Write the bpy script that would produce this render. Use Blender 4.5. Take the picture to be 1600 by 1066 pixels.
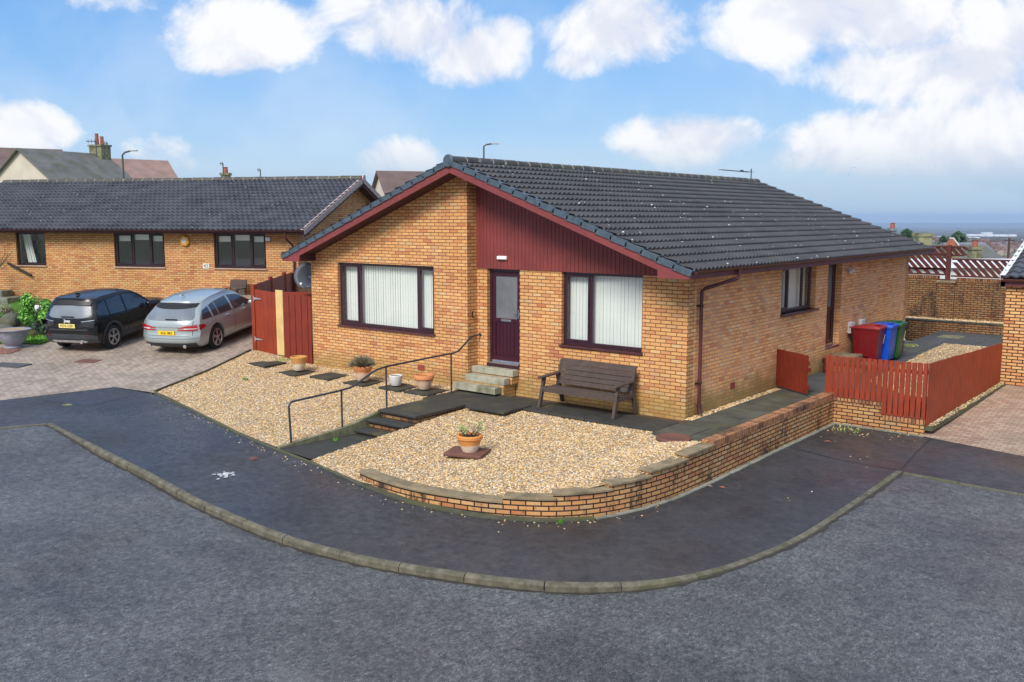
import bpy, bmesh, math, random
from mathutils import Vector, Matrix
R = math.radians
rnd = random.Random(7)
scene = bpy.context.scene
COL = scene.collection
for o in list(bpy.data.objects):
    bpy.data.objects.remove(o)

# ------------------------------------------------------------------ camera
CAM = Vector((8.554, -16.033, 3.87))
FPX = 1460.0
PITCH = math.atan(193/FPX); AZ = R(38.8)
cd = bpy.data.cameras.new('camera'); cam = bpy.data.objects.new('camera', cd); COL.objects.link(cam)
cam.location = CAM; cam.rotation_euler = (math.pi/2-PITCH, 0, AZ)
cd.sensor_width = 36; cd.lens = 36*FPX/1600; cd.clip_start = .1; cd.clip_end = 60000
scene.camera = cam
FH = Vector((-math.sin(AZ), math.cos(AZ), 0)); RT = Vector((math.cos(AZ), math.sin(AZ), 0))
UPZ = Vector((0, 0, 1))
FWD = FH*math.cos(PITCH)-UPZ*math.sin(PITCH); UPC = UPZ*math.cos(PITCH)+FH*math.sin(PITCH)
def ray(u, v): return FWD+RT*((u-800)/FPX)-UPC*((v-533)/FPX)
def at(u, v, d):
    """point d metres in front of the photographer, in the direction measured on the photograph"""
    return CAM+ray(u, v)*d
def onz(u, v, z):
    r = ray(u, v); return CAM+r*((z-CAM.z)/r.z)
def azdir(deg): return FH*math.cos(R(deg))+RT*math.sin(R(deg))

# ------------------------------------------------------------------ world, sun
SUN_DIR = Vector((0.16, -0.74, 0.68)).normalized()      # towards the sun
sun_el = math.asin(SUN_DIR.z); sun_rot = math.atan2(SUN_DIR.x, SUN_DIR.y)
w = bpy.data.worlds.new("World"); scene.world = w; w.use_nodes = True
nt = w.node_tree; N = nt.nodes; L = nt.links
for n_ in list(N): N.remove(n_)
def wn(t, **k):
    n_ = N.new(t)
    for a, b in k.items(): setattr(n_, a, b)
    return n_
def wmath(op, a, b=None, c=None, clamp=False):
    m = wn('ShaderNodeMath', operation=op, use_clamp=clamp)
    for i, x in enumerate((a, b, c)):
        if x is None: continue
        if isinstance(x, (int, float)): m.inputs[i].default_value = x
        else: L.new(x, m.inputs[i])
    return m.outputs[0]
def wdot(sock, vec):
    m = wn('ShaderNodeVectorMath', operation='DOT_PRODUCT'); L.new(sock, m.inputs[0]); m.inputs[1].default_value = vec
    return m.outputs['Value']
sky = wn('ShaderNodeTexSky', sky_type='NISHITA'); sky.sun_disc = False
sky.sun_elevation = sun_el; sky.sun_rotation = sun_rot; sky.altitude = 100; sky.air_density = 1.0; sky.dust_density = .6; sky.ozone_density = 2.0
geo = wn('ShaderNodeTexCoord'); D = geo.outputs['Generated']
# clouds placed by compass bearing and height above the horizon
f_ = wmath('MAXIMUM', wmath('ABSOLUTE', wdot(D, FH)), .05)
p_ = wmath('DIVIDE', wdot(D, RT), f_); q_ = wmath('DIVIDE', wdot(D, UPZ), f_)
comb = wn('ShaderNodeCombineXYZ'); L.new(p_, comb.inputs[0]); L.new(q_, comb.inputs[1])
nz = wn('ShaderNodeTexNoise'); nz.inputs['Scale'].default_value = 9; nz.inputs['Detail'].default_value = 12; nz.inputs['Roughness'].default_value = .66; nz.inputs['Distortion'].default_value = .35
L.new(comb.outputs[0], nz.inputs['Vector'])
nz2 = wn('ShaderNodeTexNoise'); nz2.inputs['Scale'].default_value = 4.2; nz2.inputs['Detail'].default_value = 4
L.new(comb.outputs[0], nz2.inputs['Vector'])
nzb = wn('ShaderNodeTexNoise'); nzb.inputs['Scale'].default_value = 9; nzb.inputs['Detail'].default_value = 5; nzb.inputs['Roughness'].default_value = .55; nzb.inputs['Distortion'].default_value = .35
nzo = wn('ShaderNodeVectorMath', operation='ADD'); L.new(comb.outputs[0], nzo.inputs[0]); nzo.inputs[1].default_value = (.004, .022, 0); L.new(nzo.outputs[0], nzb.inputs['Vector'])
nza = wn('ShaderNodeTexNoise'); nza.inputs['Scale'].default_value = 9; nza.inputs['Detail'].default_value = 5; nza.inputs['Roughness'].default_value = .55; nza.inputs['Distortion'].default_value = .35; L.new(comb.outputs[0], nza.inputs['Vector'])
relief = wmath('SUBTRACT', nza.outputs['Fac'], nzb.outputs['Fac'])
nd = wmath('ADD', wmath('MULTIPLY', wmath('SUBTRACT', nz.outputs['Fac'], .5), 3.6), wmath('MULTIPLY', wmath('SUBTRACT', nz2.outputs['Fac'], .5), 1.3))
BL = [  # bearing, height, half width, half height, weight  (photograph pixels, turned into slopes below)
 (20, 205, 110, 42, 1.0), (-60, 215, 120, 70, 1), (400, 55, 125, 58, .95), (360, 95, 60, 34, .7), (560, 12, 70, 45, .75), (640, 55, 110, 62, 1.0), (735, 95, 90, 48, 1.0), (790, 70, 40, 36, .7),
 (545, 148, 40, 30, .0), (205, 14, 60, 18, .38), (635, 255, 62, 34, .62), (955, 62, 112, 62, 1.15), (900, 105, 50, 26, .8), (960, 10, 70, 40, .9),
 (1075, 222, 128, 48, 1.1), (1240, 45, 150, 66, 1.1), (1390, 30, 190, 80, 1.0), (1330, 120, 100, 45, .8), (1500, 120, 190, 80, 1.1), (1580, 60, 130, 100, 1.0), (1330, 225, 150, 48, 1.0), (1480, 225, 210, 66, 1.5), (1600, 215, 170, 110, 1.4),
 (1260, 250, 90, 24, .6), (275, 245, 60, 26, .30), (1410, 250, 220, 30, .8), (100, 30, 50, 20, .0)]
acc = None; bot = None
for (bu, bv, ru, rv, wt) in BL:
    if wt == 0: continue
    dx = wmath('DIVIDE', wmath('SUBTRACT', p_, (bu-800)/1472.0), ru/1472.0)
    dy0 = wmath('SUBTRACT', q_, (340-bv)/1472.0)
    dy = wmath('DIVIDE', dy0, rv/1472.0)
    r2 = wmath('ADD', wmath('MULTIPLY', dx, dx), wmath('MULTIPLY', dy, dy))
    g = wmath('MULTIPLY', wmath('SUBTRACT', 1.0, r2), wt)
    acc = g if acc is None else wmath('SMOOTH_MAX', acc, g, .35)
def mr(v_, a, b, c, d, smooth=True):
    m = wn('ShaderNodeMapRange'); m.interpolation_type = 'SMOOTHSTEP' if smooth else 'LINEAR'
    L.new(v_, m.inputs['Value']); 
    for k, x in zip(('From Min', 'From Max', 'To Min', 'To Max'), (a, b, c, d)): m.inputs[k].default_value = x
    return m.outputs[0]
dens = wmath('ADD', acc, nd)
cover = mr(dens, -.32, .75, 0, 1)
thin = mr(wmath('ADD', nz2.outputs['Fac'], wmath('MULTIPLY', nz.outputs['Fac'], .4)), .55, .95, 0, .22)
lowveil = mr(q_, -.01, .10, .6, 0)
cover = wmath('MAXIMUM', cover, thin)
cover = wmath('MAXIMUM', cover, lowveil)
up_ = mr(q_, .0, .015, 0, 1)
over = wmath('MAXIMUM', mr(wdot(D, UPZ), .36, .62, 0, .5), mr(wdot(D, FH), .15, -.25, 0, .55))   # unseen cloud added overhead and behind to whiten and soften the light
cover = wmath('MAXIMUM', cover, over, clamp=True)
# cloud colour: white where thick, lilac grey where the noise sags
shade = mr(wmath('ADD', wmath('ADD', wmath('MULTIPLY', nz2.outputs['Fac'], .8), wmath('MULTIPLY', nz.outputs['Fac'], .35)), wmath('MULTIPLY', relief, 1.5)), .38, .72, 0, 1)
cr = wn('ShaderNodeMix', data_type='RGBA'); cr.inputs[6].default_value = (5.3, 5.5, 6.2, 1); cr.inputs[7].default_value = (6.6, 6.65, 6.8, 1); L.new(shade, cr.inputs[0])
veilc = wn('ShaderNodeMix', data_type='RGBA'); veilc.inputs[7].default_value = (2.9, 4.0, 5.1, 1); L.new(cr.outputs[2], veilc.inputs[6]); L.new(mr(q_, .02, .085, 1, 0), veilc.inputs[0])
skyc = wn('ShaderNodeMix', data_type='RGBA', blend_type='MULTIPLY'); skyc.inputs[0].default_value = 1; L.new(sky.outputs[0], skyc.inputs[6]); skyc.inputs[7].default_value = (.9, .85, .8, 1)
grad = wn('ShaderNodeValToRGB'); L.new(wmath('MULTIPLY', q_, 3.0), grad.inputs[0]); ge = grad.color_ramp.elements
ge[0].position = 0; ge[0].color = (.36, .47, .58, 1); ge[1].position = 1; ge[1].color = (.09, .26, .60, 1)
for gp, gc in ((.22, (.27, .44, .64, 1)), (.42, (.19, .38, .66, 1)), (.68, (.13, .32, .64, 1))):
    gx = ge.new(gp); gx.color = gc
gs_ = wn('ShaderNodeVectorMath', operation='SCALE'); L.new(grad.outputs[0], gs_.inputs[0]); gs_.inputs['Scale'].default_value = 9.8
skm = wn('ShaderNodeMix', data_type='RGBA'); skm.inputs[0].default_value = .85; L.new(skyc.outputs[2], skm.inputs[6]); L.new(gs_.outputs[0], skm.inputs[7])
mixc = wn('ShaderNodeMix', data_type='RGBA'); L.new(cover, mixc.inputs[0]); L.new(skm.outputs[2], mixc.inputs[6]); L.new(veilc.outputs[2], mixc.inputs[7])
bg = wn('ShaderNodeBackground'); bg.inputs['Strength'].default_value = .1; L.new(mixc.outputs[2], bg.inputs['Color'])
wo = wn('ShaderNodeOutputWorld'); L.new(bg.outputs[0], wo.inputs[0])
sd = bpy.data.lights.new('sun', 'SUN'); sd.energy = 2.6; sd.angle = R(22); sd.color = (1, .95, .87)
so = bpy.data.objects.new('sun', sd); COL.objects.link(so); so.rotation_euler = SUN_DIR.to_track_quat('Z', 'Y').to_euler()
scene.view_settings.view_transform = 'Standard'; scene.view_settings.look = 'None'; scene.view_settings.exposure = 0.6; scene.view_settings.gamma = 1

# ------------------------------------------------------------------ materials
def c(r, g, b, k=1.0):
    f = lambda x: (x/255/12.92 if x <= 10 else ((x/255+.055)/1.055)**2.4)*k
    return (min(f(r), 1), min(f(g), 1), min(f(b), 1), 1)
class Mt:
    def __init__(s, name):
        s.m = bpy.data.materials.new(name); s.m.use_nodes = True; s.t = s.m.node_tree; s.n = s.t.nodes
        s.b = s.n['Principled BSDF']; s.tc = s.n.new('ShaderNodeTexCoord')
    def node(s, t, **k):
        x = s.n.new(t)
        for a, b in k.items(): setattr(x, a, b)
        return x
    def link(s, a, b): s.t.links.new(a, b)
    def vec(s, kind='Object', scale=(1, 1, 1), rot=(0, 0, 0)):
        mp = s.node('ShaderNodeMapping'); s.link(s.tc.outputs[kind], mp.inputs[0]); mp.inputs['Scale'].default_value = scale; mp.inputs['Rotation'].default_value = rot
        return mp.outputs[0]
    def noise(s, scale, detail=4, rough=.55, vec=None, kind='Object'):
        x = s.node('ShaderNodeTexNoise'); x.inputs['Scale'].default_value = scale; x.inputs['Detail'].default_value = detail; x.inputs['Roughness'].default_value = rough
        s.link(vec if vec is not None else s.tc.outputs[kind], x.inputs['Vector']); return x.outputs['Fac']
    def ramp(s, sock, stops, interp='LINEAR'):
        x = s.node('ShaderNodeValToRGB'); e = x.color_ramp.elements; x.color_ramp.interpolation = interp
        while len(e) > 1: e.remove(e[-1])
        e[0].position = stops[0][0]; e[0].color = stops[0][1]
        for p, col in stops[1:]:
            q = e.new(p); q.color = col
        s.link(sock, x.inputs[0]); return x.outputs[0]
    def mix(s, fac, a, b, mode='MIX'):
        x = s.node('ShaderNodeMix', data_type='RGBA', blend_type=mode)
        for v, i in ((fac, 0), (a, 6), (b, 7)):
            if isinstance(v, (int, float)): x.inputs[i].default_value = v
            elif isinstance(v, tuple): x.inputs[i].default_value = v
            else: s.link(v, x.inputs[i])
        return x.outputs[2]
    def math(s, op, a, b=0.0, clamp=False):
        x = s.node('ShaderNodeMath', operation=op, use_clamp=clamp)
        for v, i in ((a, 0), (b, 1)):
            if isinstance(v, (int, float)): x.inputs[i].default_value = v
            else: s.link(v, x.inputs[i])
        return x.outputs[0]
    def mrange(s, v, a, b, c_, d):
        x = s.node('ShaderNodeMapRange'); s.link(v, x.inputs[0])
        for i, q in enumerate((a, b, c_, d)): x.inputs[i+1].default_value = q
        return x.outputs[0]
    def col(s, x):
        if isinstance(x, tuple): s.b.inputs['Base Color'].default_value = x
        else: s.link(x, s.b.inputs['Base Color'])
    def rough(s, x):
        if isinstance(x, (int, float)): s.b.inputs['Roughness'].default_value = x
        else: s.link(x, s.b.inputs['Roughness'])
    def bump(s, h, strength=.4, dist=.01):
        x = s.node('ShaderNodeBump'); x.inputs['Strength'].default_value = strength; x.inputs['Distance'].default_value = dist
        s.link(h, x.inputs['Height']); s.link(x.outputs[0], s.b.inputs['Normal'])
def plain(name, col1, col2=None, scale=3, rough=.6, bump=0, bscale=40, metal=0, coat=0, spec=None):
    m = Mt(name); col2 = col2 or tuple(x*.8 for x in col1[:3])+(1,)
    n1 = m.noise(scale, 6, .6)
    m.col(m.ramp(n1, [(.3, col1), (.7, col2)])); m.rough(rough); m.b.inputs['Metallic'].default_value = metal
    if coat: m.b.inputs['Coat Weight'].default_value = coat; m.b.inputs['Coat Roughness'].default_value = .14
    if spec is not None: m.b.inputs['Specular IOR Level'].default_value = spec
    if bump: m.bump(m.noise(bscale, 5), bump, .01)
    return m.m
def brick_mat(name, hues, mortar, bw=.235, rh=.075, ms=.010, dirt=0.0, dirtcol=(.03, .02, .012, 1), wash=0.0, msmooth=.15, algae=0):
    m = Mt(name); vec = m.tc.outputs['UV']
    def brick(size):
        b = m.node('ShaderNodeTexBrick'); m.link(vec, b.inputs['Vector'])
        b.inputs['Scale'].default_value = 1; b.inputs['Mortar Size'].default_value = size; b.inputs['Mortar Smooth'].default_value = msmooth
        b.inputs['Brick Width'].default_value = bw; b.inputs['Row Height'].default_value = rh; b.inputs['Bias'].default_value = 0
        b.inputs['Color1'].default_value = (0, 0, 0, 1); b.inputs['Color2'].default_value = (1, 1, 1, 1); b.inputs['Mortar'].default_value = (.5, .5, .5, 1)
        return b
    b = brick(ms)
    cells = m.ramp(b.outputs['Color'], hues)
    fine = m.noise(35, 5, .6, kind='UV'); big = m.noise(.9, 4, .6, kind='UV')
    cells = m.mix(.55, cells, m.ramp(fine, [(.25, (.55, .55, .55, 1)), (.7, (1.25, 1.25, 1.25, 1))]), 'MULTIPLY')
    cells = m.mix(.5, cells, m.ramp(big, [(.3, (.78, .76, .74, 1)), (.7, (1.15, 1.15, 1.15, 1))]), 'MULTIPLY')
    mor = m.mix(m.mrange(big, .4, .65, 0, 1), mortar, tuple(x*1.9 for x in mortar[:3])+(1,)) if wash == 0 else m.mix(m.mrange(m.noise(1.3, 4, kind='UV'), .42, .6, 0, 1), mortar, (.46, .36, .27, 1))
    colr = m.mix(b.outputs['Fac'], cells, mor)
    if dirt:
        st = m.noise(1, 5, .65, vec=m.vec('UV', (2.2, .7, 1))); d2 = m.noise(14, 5, .6, kind='UV')
        f = m.mrange(m.math('ADD', st, m.math('MULTIPLY', d2, .35)), .80-dirt*.2, .93-dirt*.2, 0, .93)
        colr = m.mix(f, colr, dirtcol)
    if algae:
        sx = m.node('ShaderNodeSeparateXYZ'); m.link(vec, sx.inputs[0]); n9 = m.noise(1.6, 5, .65, kind='UV')
        fa = m.mrange(m.math('ADD', sx.outputs[1], m.math('MULTIPLY', n9, -1.1)), -.42, -.02, algae, 0)
        colr = m.mix(fa, colr, c(150, 132, 70, .8)); n10 = m.noise(1, 5, .7, vec=m.vec('UV', (1.1, .45, 1)))
        colr = m.mix(m.mrange(n10, .60, .74, 0, .35), colr, c(196, 170, 136, .8)); colr = m.mix(m.mrange(n10, .27, .40, .38, 0), colr, c(112, 84, 58, .7))
    m.col(colr); m.rough(.85)
    h = m.math('SUBTRACT', m.math('MULTIPLY', fine, .35), b.outputs['Fac'])
    m.bump(h, .55, .008)
    return m.m
OR = [(0, c(206, 128, 80)), (.12, c(226, 158, 98)), (.35, c(234, 172, 108)), (.55, c(228, 160, 100)), (.72, c(238, 184, 124)), (.86, c(214, 134, 86)), (.94, c(222, 182, 132)), (1, c(204, 114, 74))]
OR = [(p, (q[0]*.97+.03*sum(q[:3])/3, q[1]*1.03, q[2]*.97, 1)) for p, q in OR]
def sc_(h, k): return [(p, tuple(min(1, (x*.96+.04*sum(q[:3])/3)*k) for x in q[:3])+(1,)) for p, q in h]
M = {}
M['brick'] = brick_mat('buff_orange_brick', sc_(OR, .92), c(104, 72, 46), ms=.009, algae=.55)
M['brick_side'] = brick_mat('buff_brick_light_pointing', sc_([(p, (q[0]*1.0, q[1]*.93, q[2]*.92, 1)) for p, q in OR], 1.2), c(168, 130, 98), ms=.009, wash=1, algae=.8)
M['brick_n'] = brick_mat('neighbour_brick', sc_(OR, .80), c(110, 78, 52), bw=.225, ms=.009)
M['brick_g'] = brick_mat('garage_brick', sc_(OR, .88), c(50, 34, 24), bw=.225, ms=.012)
M['brick_wall'] = brick_mat('weathered_wall_brick', sc_(OR, .72), c(34, 24, 18), bw=.225, ms=.011, dirt=.5)
M['brick_dark'] = brick_mat('dark_stained_brick', sc_(OR, .36), c(34, 24, 18), bw=.225, ms=.012, dirt=.6)  # much darker, dirtier brick for the yard walls and step risers
RC = [(0, c(160, 104, 68)), (.3, c(206, 142, 92)), (.6, c(220, 158, 104)), (1, c(150, 96, 64))]
M['rowlock'] = brick_mat('brick_on_edge_coping', sc_(RC, .72), c(46, 32, 24), bw=.5, rh=.075, ms=.008, dirt=.45)
# maroon timber
def wood(name, a, b, along=(14, 14, 1), rough=.6, groove=0):
    m = Mt(name); n1 = m.noise(4, 6, .6, vec=m.vec('Object', along)); n2 = m.noise(2.2, 3)
    cc = m.ramp(n1, [(.3, a), (.72, b)]); cc = m.mix(.5, cc, m.ramp(n2, [(.3, (.7, .7, .7, 1)), (.7, (1.2, 1.2, 1.2, 1))]), 'MULTIPLY')
    m.col(cc); m.rough(rough); m.bump(n1, .25, .004); return m.m
M['clad'] = wood('painted_cladding', c(136, 60, 56), c(112, 47, 45), rough=.6)
M['barge'] = wood('painted_bargeboard', c(136, 64, 62), c(114, 50, 50), (2, 2, 12), .55)
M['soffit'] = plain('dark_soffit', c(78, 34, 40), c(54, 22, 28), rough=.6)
M['fascia'] = wood('fascia_board', c(112, 60, 62), c(90, 44, 47), (2, 2, 10), .5)
M['gutter'] = plain('brown_gutter_plastic', c(98, 54, 48), c(70, 36, 32), 6, .35)
M['pipe'] = plain('brown_downpipe_plastic', c(96, 48, 46), c(74, 36, 36), 3, .32)
M['frame'] = plain('rosewood_upvc', c(62, 30, 44), c(46, 20, 32), 3, .28, coat=.4)
M['frame_n'] = plain('dark_brown_upvc', c(52, 30, 36), c(38, 22, 28), 3, .35)
M['sill'] = plain('rosewood_sill', c(92, 52, 58), c(70, 38, 44), 3, .3, coat=.3)
M['sill_n'] = plain('pale_stone_sill', c(190, 160, 140), c(160, 130, 112), 6, .7)
M['door'] = wood('rosewood_door', c(70, 24, 42), c(48, 14, 28), (30, 30, 1), .3)
M['chrome'] = plain('satin_metal', (.75, .75, .76, 1), (.6, .6, .62, 1), 5, .25, metal=1)
M['white'] = plain('white_plastic', c(225, 225, 222), c(200, 200, 198), 5, .4)
M['blind'] = plain('blind_fabric', c(246, 248, 242), c(236, 241, 236), 2, .8)
M['dark'] = plain('dark_interior', c(34, 36, 40), c(18, 20, 22), 1, .9)  # darkness of the unlit rooms put into the colour
M['black'] = plain('black_plastic', c(28, 28, 30), c(18, 18, 20), 6, .4)
def glass(name, base=.07, tint=(1, 1, 1, 1)):
    m = Mt(name); t = m.t
    tr = m.node('ShaderNodeBsdfTransparent'); tr.inputs[0].default_value = tint
    gl = m.node('ShaderNodeBsdfGlossy'); gl.inputs['Roughness'].default_value = .02
    fr = m.node('ShaderNodeFresnel'); fr.inputs[0].default_value = 1.5; gg = m.node('ShaderNodeNewGeometry')
    fac = m.math('MULTIPLY', m.math('ADD', fr.outputs[0], base, True), m.math('SUBTRACT', 1.0, gg.outputs['Backfacing'])); mx = m.node('ShaderNodeMixShader'); m.link(fac, mx.inputs[0]); m.link(tr.outputs[0], mx.inputs[1]); m.link(gl.outputs[0], mx.inputs[2])
    m.link(mx.outputs[0], m.n['Material Output'].inputs[0]); return m.m
M['glass'] = glass('window_glass', .11, (.97, .98, .975, 1)); M['glass_d'] = plain('grey_reflection_glass', c(120, 122, 126), c(96, 98, 102), 2, .18)  # door glass: pale reflection put into a plain grey colour
# roof tiles
def tile_mat(name, a, b, lichen=.0, moss=0.0, rgh=.58):
    m = Mt(name); n1 = m.noise(1.1, 5, .6); n2 = m.noise(60, 4, .6)
    cc = m.ramp(n1, [(.3, a), (.7, b)]); cc = m.mix(.6, cc, m.ramp(n2, [(.3, (.6, .6, .6, 1)), (.7, (1.35, 1.35, 1.35, 1))]), 'MULTIPLY')
    if lichen:
        v = m.node('ShaderNodeTexVoronoi'); v.inputs['Scale'].default_value = 12; m.link(m.tc.outputs['Object'], v.inputs['Vector'])
        sep = m.node('ShaderNodeSeparateColor'); m.link(v.outputs['Color'], sep.inputs[0])
        dd = m.math('ADD', v.outputs['Distance'], m.math('MULTIPLY', m.math('SUBTRACT', m.noise(45, 4), .5), .25))
        rad = m.mrange(m.math('MULTIPLY', m.math('MULTIPLY', sep.outputs[0], sep.outputs[0]), m.math('MULTIPLY', sep.outputs[0], m.mrange(n1, .35, .6, .4, 1.2))), .45, 1.0, 0.0, lichen)
        cc = m.mix(m.math('LESS_THAN', dd, rad), cc, c(205, 205, 198))
    if moss:
        mf = m.mrange(m.math('ADD', m.noise(5, 6, .7), m.math('MULTIPLY', m.noise(1.2, 2), .5)), .85-moss*.3, 1.0-moss*.3, 0, 1)
        cc = m.mix(mf, cc, c(88, 90, 44))
    m.col(cc); m.rough(rgh); m.bump(n2, .3, .004); return m.m
M['tile'] = tile_mat('dark_concrete_tile', c(72, 72, 72), c(54, 54, 54), lichen=.28, rgh=.52)
M['tile_n'] = tile_mat('neighbour_concrete_tile', c(84, 85, 90), c(52, 53, 58), lichen=.22, rgh=.36)
M['ridge'] = tile_mat('mossy_ridge_tile', c(84, 80, 74), c(54, 52, 48), lichen=.2, moss=.15)
M['mortar'] = plain('ridge_mortar', c(178, 172, 160), c(130, 126, 116), 20, .9)
M['verge'] = plain('dry_verge_plastic', c(86, 100, 112), c(58, 70, 80), 9, .4)
M['verge_n'] = plain('pinkish_verge_unit', c(196, 178, 172), c(160, 140, 134), 9, .8)
# ground stuff
def asphalt(name, base, wet=.5, rbase=.42, streak=0):
    m = Mt(name); big = m.noise(.55, 6, .62, vec=m.vec('Object', (1, 1, 1))); fine = m.noise(70, 3, .7); mid = m.noise(7, 8, .75)
    v = m.node('ShaderNodeTexVoronoi'); v.inputs['Scale'].default_value = 95; m.link(m.tc.outputs['Object'], v.inputs['Vector'])
    cc = m.ramp(fine, [(.3, tuple(x*.45 for x in base[:3])+(1,)), (.5, base), (.74, tuple(x*2.3 for x in base[:3])+(1,))])
    cc = m.mix(.75, cc, m.ramp(mid, [(.35, (.5, .5, .52, 1)), (.5, (1, 1, 1, 1)), (.7, (1.5, 1.5, 1.5, 1))]), 'MULTIPLY')
    gr = m.noise(26, 7, .88, vec=m.vec('Object', (1, .6, 1), (0, 0, R(25))))
    cc = m.mix(.85, cc, m.ramp(gr, [(.36, (.10, .10, .11, 1)), (.46, (.75, .75, .75, 1)), (.54, (1.15, 1.15, 1.15, 1)), (.64, (2.4, 2.4, 2.4, 1))]), 'MULTIPLY') if streak else m.mix(.5, cc, m.ramp(gr, [(.34, (.4, .4, .4, 1)), (.64, (1.7, 1.7, 1.7, 1))]), 'MULTIPLY')
    cc = m.mix(.6, cc, m.ramp(big, [(.36, (.55, .55, .58, 1)), (.5, (1, 1, 1, 1)), (.68, (1.45, 1.46, 1.5, 1))]), 'MULTIPLY')
    if streak:
        st = m.noise(1, 4, .6, vec=m.vec('Object', (.5, 2.2, 1), (0, 0, R(35))))
        cc = m.mix(m.mrange(st, .6, .75, 0, .3), cc, c(150, 146, 138, .7))
    sp = m.math('LESS_THAN', v.outputs['Distance'], .12); spn = m.math('MULTIPLY', sp, m.math('GREATER_THAN', m.noise(30, 2), .63))
    cc = m.mix(spn, cc, c(170, 168, 160))
    m.col(cc)
    m.rough(m.mrange(m.math('ADD', m.math('MULTIPLY', mid, .35), m.math('MULTIPLY', m.noise(.4, 5, .6), .65)), .40, .60, rbase+.16, rbase-.2))
    m.b.inputs['Specular IOR Level'].default_value = wet
    m.bump(m.math('ADD', m.math('MULTIPLY', fine, .7), m.math('ADD', m.math('MULTIPLY', mid, .8), m.math('MULTIPLY', gr, 1.0 if streak else .35))), .6 if streak else .4, .012); return m.m
M['road'] = asphalt('coarse_wet_asphalt', c(82, 82, 81), .5, .42, 1)
M['pave'] = asphalt('smooth_wet_asphalt', c(55, 55, 56), .45, .42)
M['patch'] = asphalt('asphalt_patch', c(54, 55, 62), .5, .4)
def conc(name, a, b, moss=0, scale=5):
    m = Mt(name); n1 = m.noise(scale, 7, .65); n2 = m.noise(1.7, 4); f = m.noise(90, 3)
    cc = m.ramp(n1, [(.3, a), (.7, b)]); cc = m.mix(.35, cc, m.ramp(f, [(.3, (.6, .6, .6, 1)), (.7, (1.3, 1.3, 1.3, 1))]), 'MULTIPLY')
    if moss: cc = m.mix(m.mrange(m.math('ADD', n2, m.math('MULTIPLY', n1, .4)), .78-moss*.15, .95-moss*.15, 0, .75), cc, c(92, 92, 58, .8))
    m.col(cc); m.rough(.75); m.bump(m.math('ADD', n1, f), .3, .006); return m.m
M['kerb'] = conc('kerb_concrete', c(118, 112, 94), c(66, 63, 50), .45, 7)
M['grime'] = plain('kerb_grime', c(66, 58, 46), c(40, 38, 34), 7, .8, .6, 40)
M['edging'] = conc('edging_concrete', c(150, 150, 138), c(110, 112, 98), .4)
M['edging_d'] = conc('mossy_edging', c(92, 92, 76), c(58, 60, 46), .9)
M['slab'] = conc('dark_paving_slab', c(62, 62, 58), c(42, 43, 40), .25, 2.5)
M['slab_m'] = conc('mossy_paving_slab', c(98, 98, 84), c(46, 46, 42), .45, 1.3)
M['coping'] = conc('coping_slab', c(156, 138, 106), c(104, 92, 70), .2, 4)
M['step'] = conc('step_concrete', c(176, 172, 152), c(138, 134, 112), .35, 4)
M['patio'] = conc('patio_slab', c(84, 85, 86), c(60, 62, 62), .25, 2)
def gravel(name, stops, scale=48):
    m = Mt(name); v = m.node('ShaderNodeTexVoronoi'); v.inputs['Scale'].default_value = scale; m.link(m.tc.outputs['Object'], v.inputs['Vector'])
    sep = m.node('ShaderNodeSeparateColor'); m.link(v.outputs['Color'], sep.inputs[0])
    cc = m.ramp(sep.outputs[0], stops); big = m.noise(1.4, 3)
    cc = m.mix(.5, cc, m.ramp(big, [(.3, (.82, .8, .78, 1)), (.7, (1.12, 1.12, 1.12, 1))]), 'MULTIPLY')
    cc = m.mix(m.mrange(v.outputs['Distance'], .45, .85, 0, .75), cc, c(78, 56, 34))
    m.col(cc); m.rough(.6); m.bump(m.math('SUBTRACT', 1.0, v.outputs['Distance']), 1.0, .02); return m.m
GS = [(0, c(238, 208, 148)), (.18, c(226, 184, 112)), (.36, c(208, 158, 88)), (.48, c(240, 228, 202)), (.6, c(176, 134, 84)), (.74, c(220, 198, 158)), (.84, c(128, 98, 70)), (.93, c(150, 140, 128)), (1, c(240, 232, 216))]
M['gravel'] = gravel('golden_gravel', sc_(GS, .84), 42)
def pebble(name, stops, rough=.5):
    m = Mt(name); g = m.node('ShaderNodeNewGeometry'); m.col(m.ramp(g.outputs['Random Per Island'], stops)); m.rough(rough); return m.m
M['pebble'] = pebble('golden_pebbles', sc_(GS, .92))
M['grass'] = pebble('grass_blades', [(0, c(86, 140, 30)), (.5, c(112, 172, 36)), (1, c(66, 118, 22))], .7)
M['soil'] = plain('soil', c(92, 72, 52), c(58, 44, 32), 6, .95, .6, 30)
def paviour(name, hues, mort, rot=0, bw=.2, rh=.1):
    m = Mt(name); vec = m.vec('Object', (1, 1, 1), (0, 0, rot)); b = m.node('ShaderNodeTexBrick'); m.link(vec, b.inputs['Vector'])
    for k, x in (('Scale', 1), ('Mortar Size', .007), ('Brick Width', bw), ('Row Height', rh), ('Color1', (0, 0, 0, 1)), ('Color2', (1, 1, 1, 1)), ('Mortar Smooth', .2)): b.inputs[k].default_value = x
    cc = m.ramp(b.outputs['Color'], hues); big = m.noise(.6, 5, .6); f = m.noise(50, 4)
    cc = m.mix(.5, cc, m.ramp(f, [(.3, (.7, .7, .7, 1)), (.7, (1.25, 1.25, 1.25, 1))]), 'MULTIPLY')
    cc = m.mix(b.outputs['Fac'], cc, mort)
    cc = m.mix(m.mrange(big, .5, .72, 0, .6), cc, c(112, 104, 92, .9))
    m.col(cc); m.rough(.6); m.bump(m.math('SUBTRACT', f, b.outputs['Fac']), .4, .006); return m.m
PV = [(0, c(168, 152, 136)), (.35, c(190, 172, 152)), (.65, c(180, 160, 142)), (1, c(150, 132, 116))]
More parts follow.
